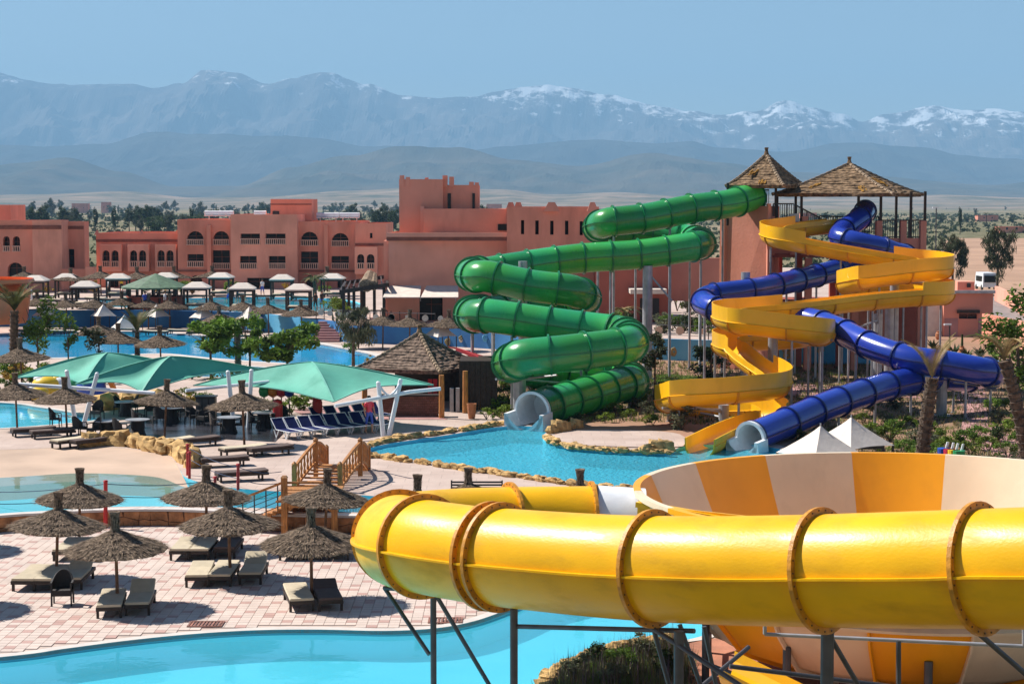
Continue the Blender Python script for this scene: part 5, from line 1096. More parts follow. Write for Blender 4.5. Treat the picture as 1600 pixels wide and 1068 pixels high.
# ------------------------------------------------------------------ green shade sails
mat('sail_seam', (0.16, 0.46, 0.36), .7, .08, 2)
def sail(name, lab, c, zc, a, b, hs, h=1.0, sag=0.6):
    root = T(name, lab, 'shade sail', (c[0], c[1], ZM)); K = 22; m = MB(); V = []; cs = [Vector((*a, hs[0])), Vector((*b, hs[1])), Vector((-a[0], -a[1], hs[2])), Vector((-b[0], -b[1], hs[3]))]
    for s in range(4):
        A0, B0 = cs[s], cs[(s + 1) % 4]; m2 = MB(); V = []
        for i in range(K + 1):
            t = i / K                                     # apex -> edge
            for j in range(K + 1):
                u = j / K; e = A0.lerp(B0, u); inn = 1 - .16 * math.sin(math.pi * u)      # edges cut inwards
                x, y = e.x * t * inn, e.y * t * inn; ez = e.z + .22 * math.sin(math.pi * u)
                z = ez + (zc - ez) * (1 - t ** 1.45) - sag * 1.0 * math.sin(math.pi * t) * abs(math.sin(math.pi * u)) * t
                V.append((c[0] + x, c[1] + y, z))
        m2.add(V, [(i * (K + 1) + j, i * (K + 1) + j + 1, (i + 1) * (K + 1) + j + 1, (i + 1) * (K + 1) + j) for i in range(K) for j in range(K)])
        m2.build('fabric_panel', 'green_sail', root, smooth=True)
        rdg = [Vector((c[0] + A0.x * k / 14, c[1] + A0.y * k / 14, A0.z + (zc - A0.z) * (1 - (k / 14) ** 1.45) + .012)) for k in range(15)]
        sm = MB(); [sm.bar(p, q, .09, .03) for p, q in zip(rdg, rdg[1:])]; sm.build('ridge_seam', 'sail_seam', root)
        hem = [Vector(V[K * (K + 1) + j]) for j in range(K + 1)]; sm = MB(); [sm.bar(p, q, .05, .05) for p, q in zip(hem, hem[1:])]; sm.build('hem', 'sail_seam', root)
    return root
s1 = sail('shade_sail', 'leftmost green shade sail, behind the two slanting white poles', (-20.3, 91.5), 3.55, (4.7, .2), (-.5, -3.0), (2.6, 2.25, 2.3, 2.6))
s2 = sail('shade_sail', 'middle green shade sail, overlapping the leftmost one', (-16.7, 89.2), 3.55, (4.3, 1.6), (-.9, -2.6), (2.75, 2.1, 2.35, 2.6))
s3 = sail('shade_sail', 'largest green shade sail at right, over the blue loungers', (-9.5, 86.6), 3.5, (5.8, -.9), (1.5, -5.0), (2.5, 2.15, 2.3, 2.6))
def vpost(root, base, tops, r=.11):
    for t in tops: m = MB(); m.cyl(base, t, r, r * .9, 12); m.cyl(t, Vector(t) + (Vector(t) - Vector(base)).normalized() * .05, r * .9, r * .4, 12); m.build('mast', 'white_paint', root)
b0 = G(604, 681, ZM); D_ = b0.y
vpost(s3, b0 + Vector((-.15, 0, 0)), [A(591, 597, D_)]); vpost(s3, b0 + Vector((.1, 0, 0)), [A(626, 593, D_ + .3)])
m = MB(); m.pipe([A(523, 634, D_ - 1.2), A(600, 620, D_), A(640, 612, D_ + .4), A(688, 607, D_ + 1)], .09, 10); m.build('boom', 'white_paint', s3)
m = MB(); m.pipe(smooth_path([A(592, 600, D_), A(600, 612, D_), A(608, 617, D_), A(616, 612, D_), A(624, 600, D_ + .2)], 4), .05, 8); m.build('yoke', 'white_paint', s3)
b0 = G(126, 668, ZM); D_ = b0.y
vpost(s1, b0 + Vector((-.2, 0, 0)), [A(104, 579, D_)]); vpost(s1, b0 + Vector((.1, 0, 0)), [A(152, 583, D_)])
m = MB(); m.pipe([A(30, 600, D_ + .4), A(140, 607, D_), A(242, 614, D_ - .6)], .09, 10); m.build('boom', 'white_paint', s1)
for px, y0_, yb in ((362, 580, 668), (384, 578, 668)): p = G(px + 4, yb, ZM); vpost(s2, p, [A(px - 6 if px < 370 else px + 9, y0_, p.y)])
m = MB(); p = G(366, 668, ZM); m.pipe([A(290, 610, p.y - 1), A(345, 604, p.y), A(420, 596, p.y + 1)], .08, 10); m.build('boom', 'white_paint', s2)
# ------------------------------------------------------------------ thatched bar hut
hb = G(690, 652, ZM); hut = T('bar_hut', 'thatched bar hut with brick counter and log posts beside the green slide', 'hut', hb)
Dh2 = G(655, 640, ZM).y + 2.5; cx = (655 - 800) * Dh2 / F
zeh, zah = A(655, 580, Dh2 - 2).z, A(655, 522, Dh2).z
thatch_roof(hut, (cx, Dh2), zah, zeh, (3.25, 1.15), (1.20, -3.05), 13, 'reed_old', 0, 9)
for px, yt, yb in ((690, 585, 653), (727, 578, 645), (570, 590, 648), (748, 575, 640)):
    p = G(px, yb, ZM); m = MB(); m.cyl(p, (p.x, p.y, zeh + .2), .15, .13, 10); m.build('log_post', 'wood', hut)
a, b = G(592, 652, ZM), G(684, 652, ZM); m = MB(); m.box(((a.x + b.x) / 2, a.y + .6, ZM + .5), (b.x - a.x, .3, 1.0)); m.build('counter_core', 'mortar', hut)
bw_ = (b.x - a.x) / 14; bmesh0 = MB(); bmesh0.box((0, 0, 0), (bw_ - .02, .06, .105), taper=.96); bo = bmesh0.build('brick', 'brick_red'); bd = bo.data; bpy.data.objects.remove(bo)
for r_ in range(8):
    for k in range(14): o = inst(bd, 'brick', hut, (a.x + bw_ * (k + .5 + (.25 if r_ % 2 else -.1)), a.y + .44 + rs.uniform(-.006, .006), ZM + .07 + r_ * .122))
m = MB(); m.box(((a.x + b.x) / 2, a.y + .6, ZM + 1.04), (b.x - a.x + .2, .6, .08)); m.build('counter_top', 'dark_wood', hut)
m = MB(); m.box((cx + .4, Dh2 + 1.8, ZM + 1.1), (3.6, .2, 2.2)); m.build('back_wall', 'dark_wood', hut)
m = MB(); p = G(735, 640, ZM); m.box((p.x + .4, p.y + 1.5, ZM + 1.25), (1.9, 3.2, 2.5)); m.build('store_room', 'dark_wood', hut)
for k in range(7): m = MB(); m.box((p.x - .45 + k * .28, p.y - .12, ZM + 1.25), (.24, .05, 2.45)); m.build('plank', 'dark_wood', hut)
m = MB(); q = [A(712, 542, Dh2 + 1), A(772, 568, Dh2 - 1), A(772, 573, Dh2 - 1.0), A(712, 547, Dh2 + 1), A(690, 540, Dh2 + 4), A(770, 560, Dh2 + 3)]; m.add(q, [(0, 1, 5, 4), (0, 3, 2, 1)]); m.build('red_lean_to_roof', 'red_cloth', hut)
for k, px in enumerate((672, 680)): m = MB(); p = A(px, 610, Dh2 - 1.6); m.box((p.x, p.y, p.z - .2), (.22, .05, 1.6)); m.build('red_curtain', 'red_cloth', hut)
for px in (707, 713): m = MB(); p = G(px, 645, ZM); m.box((p.x, p.y + .6, ZM + .6), (.3, .3, 1.2)); m.build('fridge', 'steel', hut)
p = G(737, 654, ZM); po = T('clay_pot', 'tall terracotta pot on the paving right of the bar hut', 'pot', p); m = MB(); m.lathe([(.15, 0), (.2, .3), (.22, .6), (.24, .75), (.2, .75), (.17, .5)], 14, c=p, cap=True); m.build('pot_body', 'clay_pot', po)
# ------------------------------------------------------------------ wooden bridge
br = T('wooden_bridge', 'arched honey-coloured wooden footbridge with baluster rails over the channel', 'bridge', G(480, 832, 0))
def bpost(px, yb, yt, z0, w_=.16):
    p = G(px, yb, z0); t = A(px, yt, p.y); m = MB(); m.box((p.x, p.y, (z0 + t.z) / 2), (w_, w_, t.z - z0)); m.box((p.x, p.y, t.z + .03), (w_ * 1.15, w_ * 1.15, .06), taper=.6); m.build('post', 'wood', br); return p, t
for side, xs in ((0, (457, 491, 508)), (1, (529, 561, 574))):
    zt = [1.25, 1.75, 1.15]; Ds = [66.0, 69.0, 71.5]; pts = []
    for px, z, D_ in zip(xs, zt, Ds): x = (px - 800) * D_ / F; pts.append(Vector((x, D_, z - .75)))
    arc = smooth_path(pts, 8)
    for i in (0, 8, 16): q = arc[i]; m = MB(); m.box((q.x, q.y, q.z + .5 - .15), (.17, .17, 1.35)); m.lathe([(.09, .0), (.1, .06), (.03, .14)], 8, c=(q.x, q.y, q.z + 1.02)); m.build('post', 'wood', br)
    for off, nm in ((.95, 'hand_rail'), (.2, 'lower_rail')): m = MB(); [m.bar(u + Vector((0, 0, off)), v + Vector((0, 0, off)), .09, .10) for u, v in zip(arc, arc[1:])]; m.build(nm, 'wood', br)
    for i in range(1, 16):
        if i == 8: continue
        q = arc[i]; m = MB(); m.lathe([(.03, .2), (.055, .32), (.03, .45), (.055, .58), (.03, .72), (.045, .95)], 8, c=q); m.build('baluster', 'wood', br)
    if side == 0: arcL = arc
    else: arcR = arc
for u, v in zip(arcL, arcR):
    m = MB(); d = (v - u); q = u + d * .5; m.bar(u + Vector((0, 0, .08)), v + Vector((0, 0, .08)), .21, .05); m.build('plank', 'wood', br)
# portal and landing in front
D1 = G(480, 834, 0).y
for px in (441, 520): x = (px - 800) * D1 / F; m = MB(); m.box((x, D1, .95 if px == 441 else .55), (.2, .2, 1.9 if px == 441 else 1.1)); m.box((x, D1, 1.94 if px == 441 else 1.13), (.24, .24, .07), taper=.5); m.build('portal_post', 'wood', br)
x0_, x1_ = (441 - 800) * D1 / F, (520 - 800) * D1 / F
m = MB(); m.bar((x0_, D1, 1.0), (x1_, D1, 1.0), .12, .2); m.build('portal_beam', 'wood', br)
for s, xx in ((1, x0_), (-1, x1_)): m = MB(); m.bar((xx, D1, .72), (xx + s * .3, D1, .95), .08, .1); m.build('brace', 'wood', br)
m = MB(); m.box(((x0_ + x1_) / 2, D1 + 1.4, .40), (x1_ - x0_, .3, .8)); m.build('portal_back', 'mortar', br)
for k in range(12): m = MB(); m.box(((x0_ + x1_) / 2 - .15, D1 + .15 + k * .28, 1.08), (x1_ - x0_ + .3, .24, .05)); m.build('plank', 'wood', br)
for k in range(5): m = MB(); m.bar((x0_, D1 + .02, 1.25 + k * .12), (x1_ - .25, D1 + .02, 1.25 + k * .12), .03 if k < 4 else .07); m.build('rail_bar', 'wood', br)
# ramp with metal bars going down to the left
r0 = Vector((x0_, D1 + .1, 1.75)); r1 = A(372, 781, D1 + .6)
for off, w_, nm, mt_ in ((0, .08, 'hand_rail', 'wood'), (-.22, .025, 'rail_bar', 'steel_dark'), (-.4, .025, 'rail_bar', 'steel_dark'), (-.58, .025, 'rail_bar', 'steel_dark'), (-.76, .025, 'rail_bar', 'steel_dark')): m = MB(); m.bar(r0 + Vector((0, 0, off)), r1 + Vector((0, 0, off)), w_); m.build(nm, mt_, br)
for k in range(4): q = r0.lerp(r1, (k + .6) / 4); m = MB(); m.bar(q, q - Vector((0, 0, .95)), .04); m.build('rail_post', 'steel_dark', br)
for k in range(9): q = r0.lerp(r1, (k + .5) / 9) - Vector((0, -.5, .92)); m = MB(); m.box(q, (.3, 1.1, .06)); m.build('tread', 'wood', br)
# ------------------------------------------------------------------ red posts and ropes
rp = []
for px, yb, yt, lab in [(165, 824, 752, 'tall red rope post rising in front of the stone wall'), (293, 742, 695, 'red rope post, taller of the pair by the yellow rocks'), (296, 747, 707, 'red rope post, shorter of the pair by the yellow rocks'), (372, 765, 726, 'red rope post right of the folded loungers'), (336, 772, 746, 'short red rope post left of the bridge ramp')]:
    z0 = 0 if px == 165 else ZM; p = G(px, yb, z0); t = A(px, yt, p.y); o = T('rope_post', lab, 'post', p, 'red rope posts'); m = MB(); m.cyl(p, t, .07 if px == 165 else .055, n=10); m.build('shaft', 'red_paint', o); m = MB(); m.cyl(t, t + Vector((0, 0, .05)), .09, .06, 10); m.build('cap', 'red_paint', o); rp.append(t)
def rope(lab, p, q, drop, sagv=.12):
    pts = [p.lerp(q, k / 12) - Vector((0, 0, drop + sagv * math.sin(math.pi * k / 12))) for k in range(13)]; o = T('barrier_rope', lab, 'rope', pts[6], 'barrier ropes'); m = MB(); m.pipe(pts, .014, 5); m.build('strand', 'rope', o)
e0 = A(-60, 764, rp[0].y + 2.5); far = A(760, 752, 68)
for k, dr in enumerate((.08, .5)):
    nm = ('upper', 'lower')[k]
    rope('%s blue rope from the left edge to the tall red post' % nm, e0, rp[0], dr); rope('%s blue rope across the beach pool towards the bridge ramp' % nm, rp[0], rp[4], dr)
    rope('%s blue rope between the red post and the wooden bridge' % nm, rp[3], A(440, 733, 67), dr); rope('%s blue rope from the bridge past the black bench' % nm, A(575, 727, 70), far, dr, .2)
    rope('%s blue rope between the two tall red posts by the loungers' % nm, rp[1], rp[3], dr)
# black slatted bench
p = A(745, 768, 63); be_ = T('slatted_bench', 'black slatted bench back behind a parasol top, left of the splash pool rocks', 'bench', (p.x, 63, ZM))
for k in range(5): m = MB(); m.bar((p.x - .9, 63, ZM + .42 + k * .1), (p.x + .9, 63, ZM + .42 + k * .1), .03, .06); m.build('back_slat', 'black_paint', be_)
for k in range(4): m = MB(); m.box((p.x, 62.8 - k * .12, ZM + .40), (1.8, .09, .03)); m.build('seat_slat', 'black_paint', be_)
for s in (-1, 1): m = MB(); m.box((p.x + s * .88, 62.75, ZM + .2), (.06, .55, .4)); m.bar((p.x + s * .88, 63.03, ZM), (p.x + s * .88, 63.03, ZM + .88), .05); m.build('leg', 'black_paint', be_)
# drain grates
for px, py, lab in [(322, 975, 'brown slatted drain grate at the pool edge in the parasol shade'), (696, 969, 'brown slatted drain grate near the pool under the yellow tube')]:
    p = G(px, py, 0); o = T('drain_grate', lab, 'grate', p); m = MB()
    for s in (-1, 1): m.box((p.x + s * .43, p.y, .014), (.05, .62, .028)); m.box((p.x, p.y + s * .29, .014), (.81, .05, .028))
    m.build('frame', 'brick_red', o)
    for k in range(9): m = MB(); m.box((p.x - .36 + k * .09, p.y, .012), (.05, .52, .022)); m.build('slat', 'brick_red', o)
# ------------------------------------------------------------------ rock edging
rock_me = []
for s in range(6):
    rg = random.Random(40 + s); m = MB(); n, h = 10, 6; V = []
    for i in range(h + 1):
        ph = math.pi * i / h
        for k in range(n):
            a = 2 * math.pi * k / n; d = Vector((math.sin(ph) * math.cos(a), math.sin(ph) * math.sin(a), math.cos(ph)))
            f = 1 + .6 * mn.noise(d * 1.6 + Vector((s * 7, 0, 0))) + .3 * mn.noise(d * 3.6 + Vector((s, 3, 0))); d2 = Vector([math.copysign(abs(c) ** .7, c) for c in d]); V.append(d2 * f * .5)
    m.add(V, [(i * n + k, (i + 1) * n + k, (i + 1) * n + (k + 1) % n, i * n + (k + 1) % n) for i in range(h) for k in range(n)]); o = m.build('rock', 'rock', smooth=False); rock_me.append(o.data); bpy.data.objects.remove(o)
def rock_line(lab, pts, z, size, gap=.8, hs=.7, jitter=.12):
    P = smooth_path(GL(pts, z), 10); root = T('rock_border', lab, 'rocks', P[0]); d = 0; last = P[0]; rg = random.Random(len(lab)); acc = 0; need = 0
    for a, b in zip(P, P[1:]):
        acc += (b - a).length
        if acc >= need:
            acc = 0; s = size * rg.uniform(.7, 1.3); need = s * gap; t = (b - a).normalized(); an = math.atan2(t.y, t.x)
            q = b + Vector((rg.uniform(-1, 1) * jitter, rg.uniform(-1, 1) * jitter, s * hs * .28))
            inst(rock_me[rg.randrange(6)], 'rock', root, q, (rg.uniform(-.2, .2), rg.uniform(-.2, .2), an + rg.uniform(-.3, .3)), (s * 1.25, s * .9, s * hs))
    return root
rock_line('yellow rocks lining the front edge of the splash pool', [(560,712),(600,716),(690,729),(800,744),(900,758),(990,766)], ZM, .42, .58, .55)
rock_line('ochre rocks along the far side of the splash pool below the white masts', [(556,706),(600,691),(700,676),(785,663)], ZM, .48, .55, .5)
rock_line('ochre rocks round the little island by the green slide mouth', [(850,683),(885,697),(960,704),(1050,707)], ZM, .36, .55, .55)
rock_line('large rough rocks beside the yellow flume end', [(1010,705),(1030,703),(1050,701)], ZM, .6, .7, .8)
rock_line('yellow rocks curving round the sandy beach corner', [(134,697),(170,694),(215,699),(262,708),(290,716),(305,728)], ZM, .75, .55, .9)
rock_line('ochre rocks under the left sail beside the play toys', [(170,640),(200,634),(240,632),(262,630)], ZM, 1.0, .7, .8)
rock_line('ochre stone pile beside the green slide mouth', [(862,676),(880,672),(900,668)], ZM, .6, .7, .9)
rock_line('pale stone kerb round the planted bed by the bowl', [(846,1085),(872,1052),(930,1026),(1000,1011),(1052,1005)], 0, .42, .55, .6, .03)
# ------------------------------------------------------------------ cabanas, tents, bar by the hotel
def cabana():
    root = T('cabana', 'cabana', 'cabana'); m = MB(); W = 1.0
    m.add([(-W * 1.12, -W * 1.12, 1.95), (W * 1.12, -W * 1.12, 1.95), (W * 1.12, W * 1.12, 1.95), (-W * 1.12, W * 1.12, 1.95), (-.45, -.45, 2.38), (.45, -.45, 2.38), (.45, .45, 2.38), (-.45, .45, 2.38), (-W * 1.12, -W * 1.12, 1.85), (W * 1.12, -W * 1.12, 1.85), (W * 1.12, W * 1.12, 1.85), (-W * 1.12, W * 1.12, 1.85)], [(4,5,6,7),(0,1,5,4),(1,2,6,5),(2,3,7,6),(3,0,4,7),(8,9,1,0),(9,10,2,1),(10,11,3,2),(11,8,0,3)]); m.build('fabric_roof', 'white_cloth', root)
    for a in (-1, 1):
        for b in (-1, 1): m = MB(); m.box((a * W * .95, b * W * .95, .93), (.16, .16, 1.86)); m.build('post', 'dark_wood', root)
    m = MB(); m.box((0, 0, .42), (W * 1.9, W * 1.7, .12)); m.build('day_bed', 'dark_wood', root); m = MB(); m.box((0, 0, .53), (W * 1.7, W * 1.5, .10)); m.build('mattress', 'mattress', root)
    for b in (-1, 1): m = MB(); m.box((0, b * W * .95, 1.76), (W * 1.8, .1, .16)); m.build('beam', 'dark_wood', root)
    return kind(root)
cb = cabana(); CB = sorted([(56,470),(105,466),(134,482),(185,466),(259,464),(308,484),(346,464),(379,486),(441,468),(467,488),(520,466)])
for i, (px, py) in enumerate(CB): cb.put(G(px, py, ZU), rnd.uniform(-.1, .1), 'white-roofed cabana with dark posts by the hotel pool, %s from the left' % ORD[i], 'cabanas by the hotel pool', 1.0)
def tent(mt, eave=1.15, cone=1.08):
    root = T('pyramid_tent', 'tent', 'tent'); K = 8
    for s in range(4):
        m = MB(); V = []; a0 = Vector((1.25, -1.25, 0)); a1 = Vector((1.25, 1.25, 0)); rot = Matrix.Rotation(s * math.pi / 2, 3, 'Z')
        for i in range(K + 1):
            t = i / K
            for j in range(K + 1): e = a0.lerp(a1, j / K) * (t * (1 - .07 * math.sin(math.pi * j / K))); V.append(rot @ Vector((e.x, e.y, eave + cone * (1 - t ** .86) + .05 * math.sin(math.pi * j / K) * t)))
        m.add(V, [(i * (K + 1) + j, i * (K + 1) + j + 1, (i + 1) * (K + 1) + j + 1, (i + 1) * (K + 1) + j) for i in range(K) for j in range(K)]); m.build('fabric_panel', mt, root)
    for a in (-1, 1):
        for b in (-1, 1): m = MB(); m.cyl((a * 1.2, b * 1.2, 0), (a * 1.2, b * 1.2, eave + .01), .05); m.build('pole', 'dark_wood', root)
    m = MB(); m.cyl((0, 0, eave), (0, 0, eave + cone + .08), .03); m.build('mast', 'steel', root)
    return kind(root)
tn = tent('white_cloth')
for i, (px, py) in enumerate(sorted([(72,514),(162,514),(245,515),(318,517),(390,519),(195,535),(360,540),(688,549)])): tn.put(G(px, py, ZM), rnd.uniform(.2, .9), 'white pyramid tent by the lagoon, %s from the left' % ORD[i], 'white tents by the lagoon', (.68, .68, .95))
for px, py, lab, rz in [(1281,757,'white pyramid tent just behind the bowl rim, left of two',.5), (1329,740,'white pyramid tent on a dark stand behind the bowl rim, right of two',.6)]: tn.put(G(px, py, ZM), rz, lab, 'white tents behind the bowl', (.94, .94, 1.0))
p = G(1344, 735, ZM); kk = T('stall_screen', 'dark slatted screen under the right white tent behind the bowl', 'screen', p)
for k in range(6): m = MB(); m.box((p.x, p.y - 1.0, ZM + .25 + k * .2), (1.3, .05, .12)); m.build('slat', 'black_paint', kk)
for s in (-1, 1): m = MB(); m.box((p.x + s * .68, p.y - 1.0, ZM + .7), (.1, .1, 1.4)); m.build('post', 'black_paint', kk)
p = G(244, 482, ZU); gb = T('pool_bar', 'round pool bar under a green tiled pointed roof', 'bar', p)
m = MB(); n = 10
for k in range(n):
    a0, a1 = 2 * math.pi * k / n, 2 * math.pi * (k + 1) / n; m = MB(); Rr = 3.0
    m.add([(p.x + Rr * math.cos(a0), p.y + Rr * math.sin(a0), ZU + 1.9), (p.x + Rr * math.cos(a1), p.y + Rr * math.sin(a1), ZU + 1.9), (p.x, p.y, ZU + 3.05), (p.x + Rr * math.cos(a0), p.y + Rr * math.sin(a0), ZU + 1.75), (p.x + Rr * math.cos(a1), p.y + Rr * math.sin(a1), ZU + 1.75)], [(0, 1, 2), (3, 4, 1, 0)]); m.build('roof_panel', 'green_tile', gb)
    m = MB(); m.box((p.x + 2.4 * math.cos(a0), p.y + 2.4 * math.sin(a0), ZU + .95), (.16, .16, 1.9)); m.build('post', 'dark_wood', gb)
m = MB(); m.lathe([(2.3, 0), (2.3, 1.0), (2.55, 1.02), (2.55, 1.1), (1.9, 1.1)], 20, c=p); m.build('counter', 'terracotta_deep', gb)
# orange slide canopy at the left edge
oc = T('orange_canopy', 'orange fibreglass slide end cut off by the left edge near the hotel', 'slide', A(10, 460, 150))
m = MB(); V = []
for k in range(15):
    a = math.pi * (.02 + .96 * k / 14); q = A(-60, 452, 150)
    for r_, z_ in ((5.6, 1.05), (5.75, .75), (4.4, .55), (5.4, .0), (5.0, -2.6)): V.append((q.x + r_ * math.sin(a) * .99, 151 - r_ * math.cos(a) * .8, q.z + z_ - .2))
m.add(V, [(k * 5 + j, k * 5 + j + 1, k * 5 + 6 + j, k * 5 + 5 + j) for k in range(14) for j in range(4)]); m.build('shell', 'orange_plastic', oc)
# play toys under the left sail
def blob(root, name, c, s, mt, n=14):
    m = MB(); m.lathe([(math.sin(math.pi * i / 8) + .001, -math.cos(math.pi * i / 8)) for i in range(9)], n, mi=0); m.v = [(c[0] + x * s[0], c[1] + y * s[1], c[2] + z * s[2]) for x, y, z in m.v]; return m.build(name, mt, root, smooth=True)
for i, (px, py, s, mt, nm) in enumerate([(42,624,(.55,.5,.4),'toy_blue','small blue inflatable ring stack at the pool corner'), (60,626,(.6,.5,.4),'toy_yellow','low yellow inflatable raft near the pool corner'), (72,618,(.8,.6,.55),'toy_yellow','large yellow inflatable under the left sail'), (92,617,(.5,.5,.5),'white_plastic','white inflatable ball under the left sail'), (122,616,(.7,.5,.55),'toy_green','teal inflatable under the left sail'), (143,628,(.8,.6,.75),'toy_blue','big blue inflatable beside the slanting white mast')]):
    p = G(px, py, ZM); o = T('inflatable', nm, 'inflatable', p, 'play inflatables'); z = ZM + s[2]; blob(o, 'body', (p.x, p.y, z), s, mt); blob(o, 'side_tube', (p.x + s[0] * .7, p.y - .2, ZM + s[2] * .5), (s[0] * .6, s[1] * .6, s[2] * .5), mt); blob(o, 'top_tube', (p.x - s[0] * .3, p.y, z + s[2] * .7), (s[0] * .55, s[1] * .5, s[2] * .4), 'toy_yellow' if mt != 'toy_yellow' else 'white_plastic')
p = G(157, 628, ZM); o = T('play_arch', 'orange play arch standing behind the slanting white mast', 'play arch', p); m = MB(); m.pipe([(p.x + .8 * math.cos(math.pi * k / 10), p.y, ZM + 1.5 * math.sin(math.pi * k / 10)) for k in range(11)], .16, 8); m.build('arch', 'toy_orange', o); m = MB(); m.box((p.x, p.y, ZM + .06), (2.0, .5, .12)); m.build('base', 'toy_orange', o)
p = G(271, 592, ZM); o = T('blue_ball', 'blue and red beach ball beside the paddling pool', 'ball', p); blob(o, 'shell', (p.x, p.y, ZM + .35), (.35, .35, .35), 'toy_blue'); blob(o, 'patch', (p.x + .22, p.y - .1, ZM + .38), (.2, .27, .25), 'toy_red')
# bins behind the bowl
for i, (dx, mt, nm) in enumerate([(-14, 'toy_blue', 'blue'), (-5, 'toy_red', 'red'), (2, 'toy_yellow', 'yellow'), (10, 'toy_green', 'green')]):
    p = G(1488 + dx, 729 + i * 1.2, ZM); o = T('recycling_bin', '%s recycling bin behind the bowl rim near the palm' % nm, 'bin', p, 'recycling bins'); m = MB(); m.lathe([(.19, 0), (.24, .5), (.25, .75)], 14, c=p, cap=True); m.build('body', mt, o); m = MB(); m.cyl((p.x + .1, p.y, ZM + .75), (p.x + .16, p.y, ZM + 1.0), .05); m.build('handle', 'white_plastic', o)
# ------------------------------------------------------------------ plants
def leaf_cloud(m, c, rad, n, size, rg, mi=0, clumps=None, droop=0.0):
    c = Vector(c); cl = clumps or 14
    cen = []
    for k in range(cl):
        d = Vector((rg.gauss(0, 1), rg.gauss(0, 1), rg.gauss(0, 1))).normalized() * rg.uniform(.35, .95); cen.append((Vector((d.x * rad[0], d.y * rad[1], d.z * rad[2])), rg.uniform(.22, .42) * (.72 if droop else 1)))
    for i in range(n):
        cc, cr = cen[rg.randrange(cl)]; d = Vector((rg.gauss(0, 1), rg.gauss(0, 1), rg.gauss(0, .8))).normalized() * rg.random() ** .5
        p = c + cc + Vector((d.x * rad[0], d.y * rad[1], d.z * rad[2])) * cr
        a = Vector((rg.gauss(0, 1), rg.gauss(0, 1), rg.gauss(0, .6) - 2.2 * droop)).normalized(); b = a.cross(Vector((rg.gauss(0, 1), rg.gauss(0, 1), rg.gauss(0, 1)))).normalized(); s = size * rg.uniform(.6, 1.4)
        m.add([p - a * s * (1.2 + droop), p + b * s * (.5 - .18 * droop), p + a * s * (1.2 + droop), p - b * s * (.5 - .18 * droop)], [(0, 1, 2, 3)], mi)
def tree_kind(name, label, h, trunk, rad, n, size, mt, seed, clumps=16, cz=.62, branches=5, droop=0.0):
    rg = random.Random(seed); root = T(name, label, 'tree'); m = MB(); m.cyl((0, 0, -.1), (rg.uniform(-.1, .1) * h * .2, 0, h * cz), trunk, trunk * .5, 8)
    for k in range(branches): a = 2 * math.pi * k / branches + rg.random(); z = h * rg.uniform(.3, .55); m.cyl((0, 0, z), (rad[0] * .6 * math.cos(a), rad[1] * .6 * math.sin(a), h * rg.uniform(.6, .85)), trunk * .45, trunk * .15, 6)
    m.build('trunk', 'bark', root); m = MB(); leaf_cloud(m, (0, 0, h * cz), rad, n, size, rg, clumps=clumps, droop=droop); m.build('crown', mt, root); return kind(root)
far_t = [tree_kind('eucalyptus_tree', 'tree', 9, .22, (2.6, 2.6, 3.6), 1500, .24, 'leaf_olive', 1, 18, .58), tree_kind('olive_tree', 'tree', 6, .25, (3.4, 3.4, 2.5), 1500, .24, 'leaf_dark', 2, 18, .6), tree_kind('cypress_tree', 'tree', 8.5, .14, (.75, .75, 3.7), 900, .2, 'leaf_dark', 3, 14, .53, 2), tree_kind('eucalyptus_tree', 'tree', 10, .25, (3.0, 3.0, 3.8), 1600, .25, 'leaf_dark', 4, 20, .6)]
rg = random.Random(77); FT = []
for i in range(105): FT.append((rg.uniform(-15, 640), 332 + 34 * rg.random() ** 1.3, rg.choice([0, 1, 1, 3, 3, 0, 2]), rg.uniform(.7, 1.15)))
for px, py, k, s in [(50,352,3,1.0),(105,350,0,1.05),(125,356,3,.8),(152,350,2,1.0),(212,360,0,1.35),(232,358,3,1.25),(262,362,1,1.3),(312,352,1,1.1),(552,352,3,1.35),(604,354,0,1.5),(590,356,1,1.1),(417,345,3,1.2),(445,345,1,1.3),(775,345,1,1.0),(905,342,1,.8),(1330,352,1,.9),(1290,350,3,.8),(1500,352,2,1.0),(1470,350,1,.9)]: FT.append((px, py, k, s))
for i in range(45): FT.append((rg.uniform(740, 1640), rg.uniform(326, 352), rg.choice([1, 1, 0, 2]), rg.uniform(.45, .8)))
for px in (30,52,70,98,112,128,200,215,228,245,262,285,310,335,400,417,440,540,553,568,590,604,618,760,775,790,905): FT.append((px + rg.uniform(-4, 4), rg.uniform(360, 372), rg.choice([0, 3, 3, 1]), rg.uniform(1.0, 1.45)))
for i in range(55): FT.append((rg.uniform(-15, 660), rg.uniform(329, 340), rg.choice([1, 1, 3, 0]), rg.uniform(.9, 1.5)))
for px in (150, 178, 300, 1500): FT.append((px, 366, 2, 1.4))
FT.sort()
nmk = ['loose olive-green eucalyptus', 'low rounded olive tree', 'slim dark cypress', 'tall dark eucalyptus']; cnt = [0] * 4
for px, py, k, s in FT:
    D_ = G(px, py, -1.4).y; far_t[k].put(G(px, py, -1.4), rg.uniform(0, 6), '%s on the plain, %s of its kind from the left' % (nmk[k], ORD[cnt[k]]), 'trees on the plain', s * (1.25 if py < 345 else 1.0)); cnt[k] += 1
m = MB(); rg = random.Random(5)
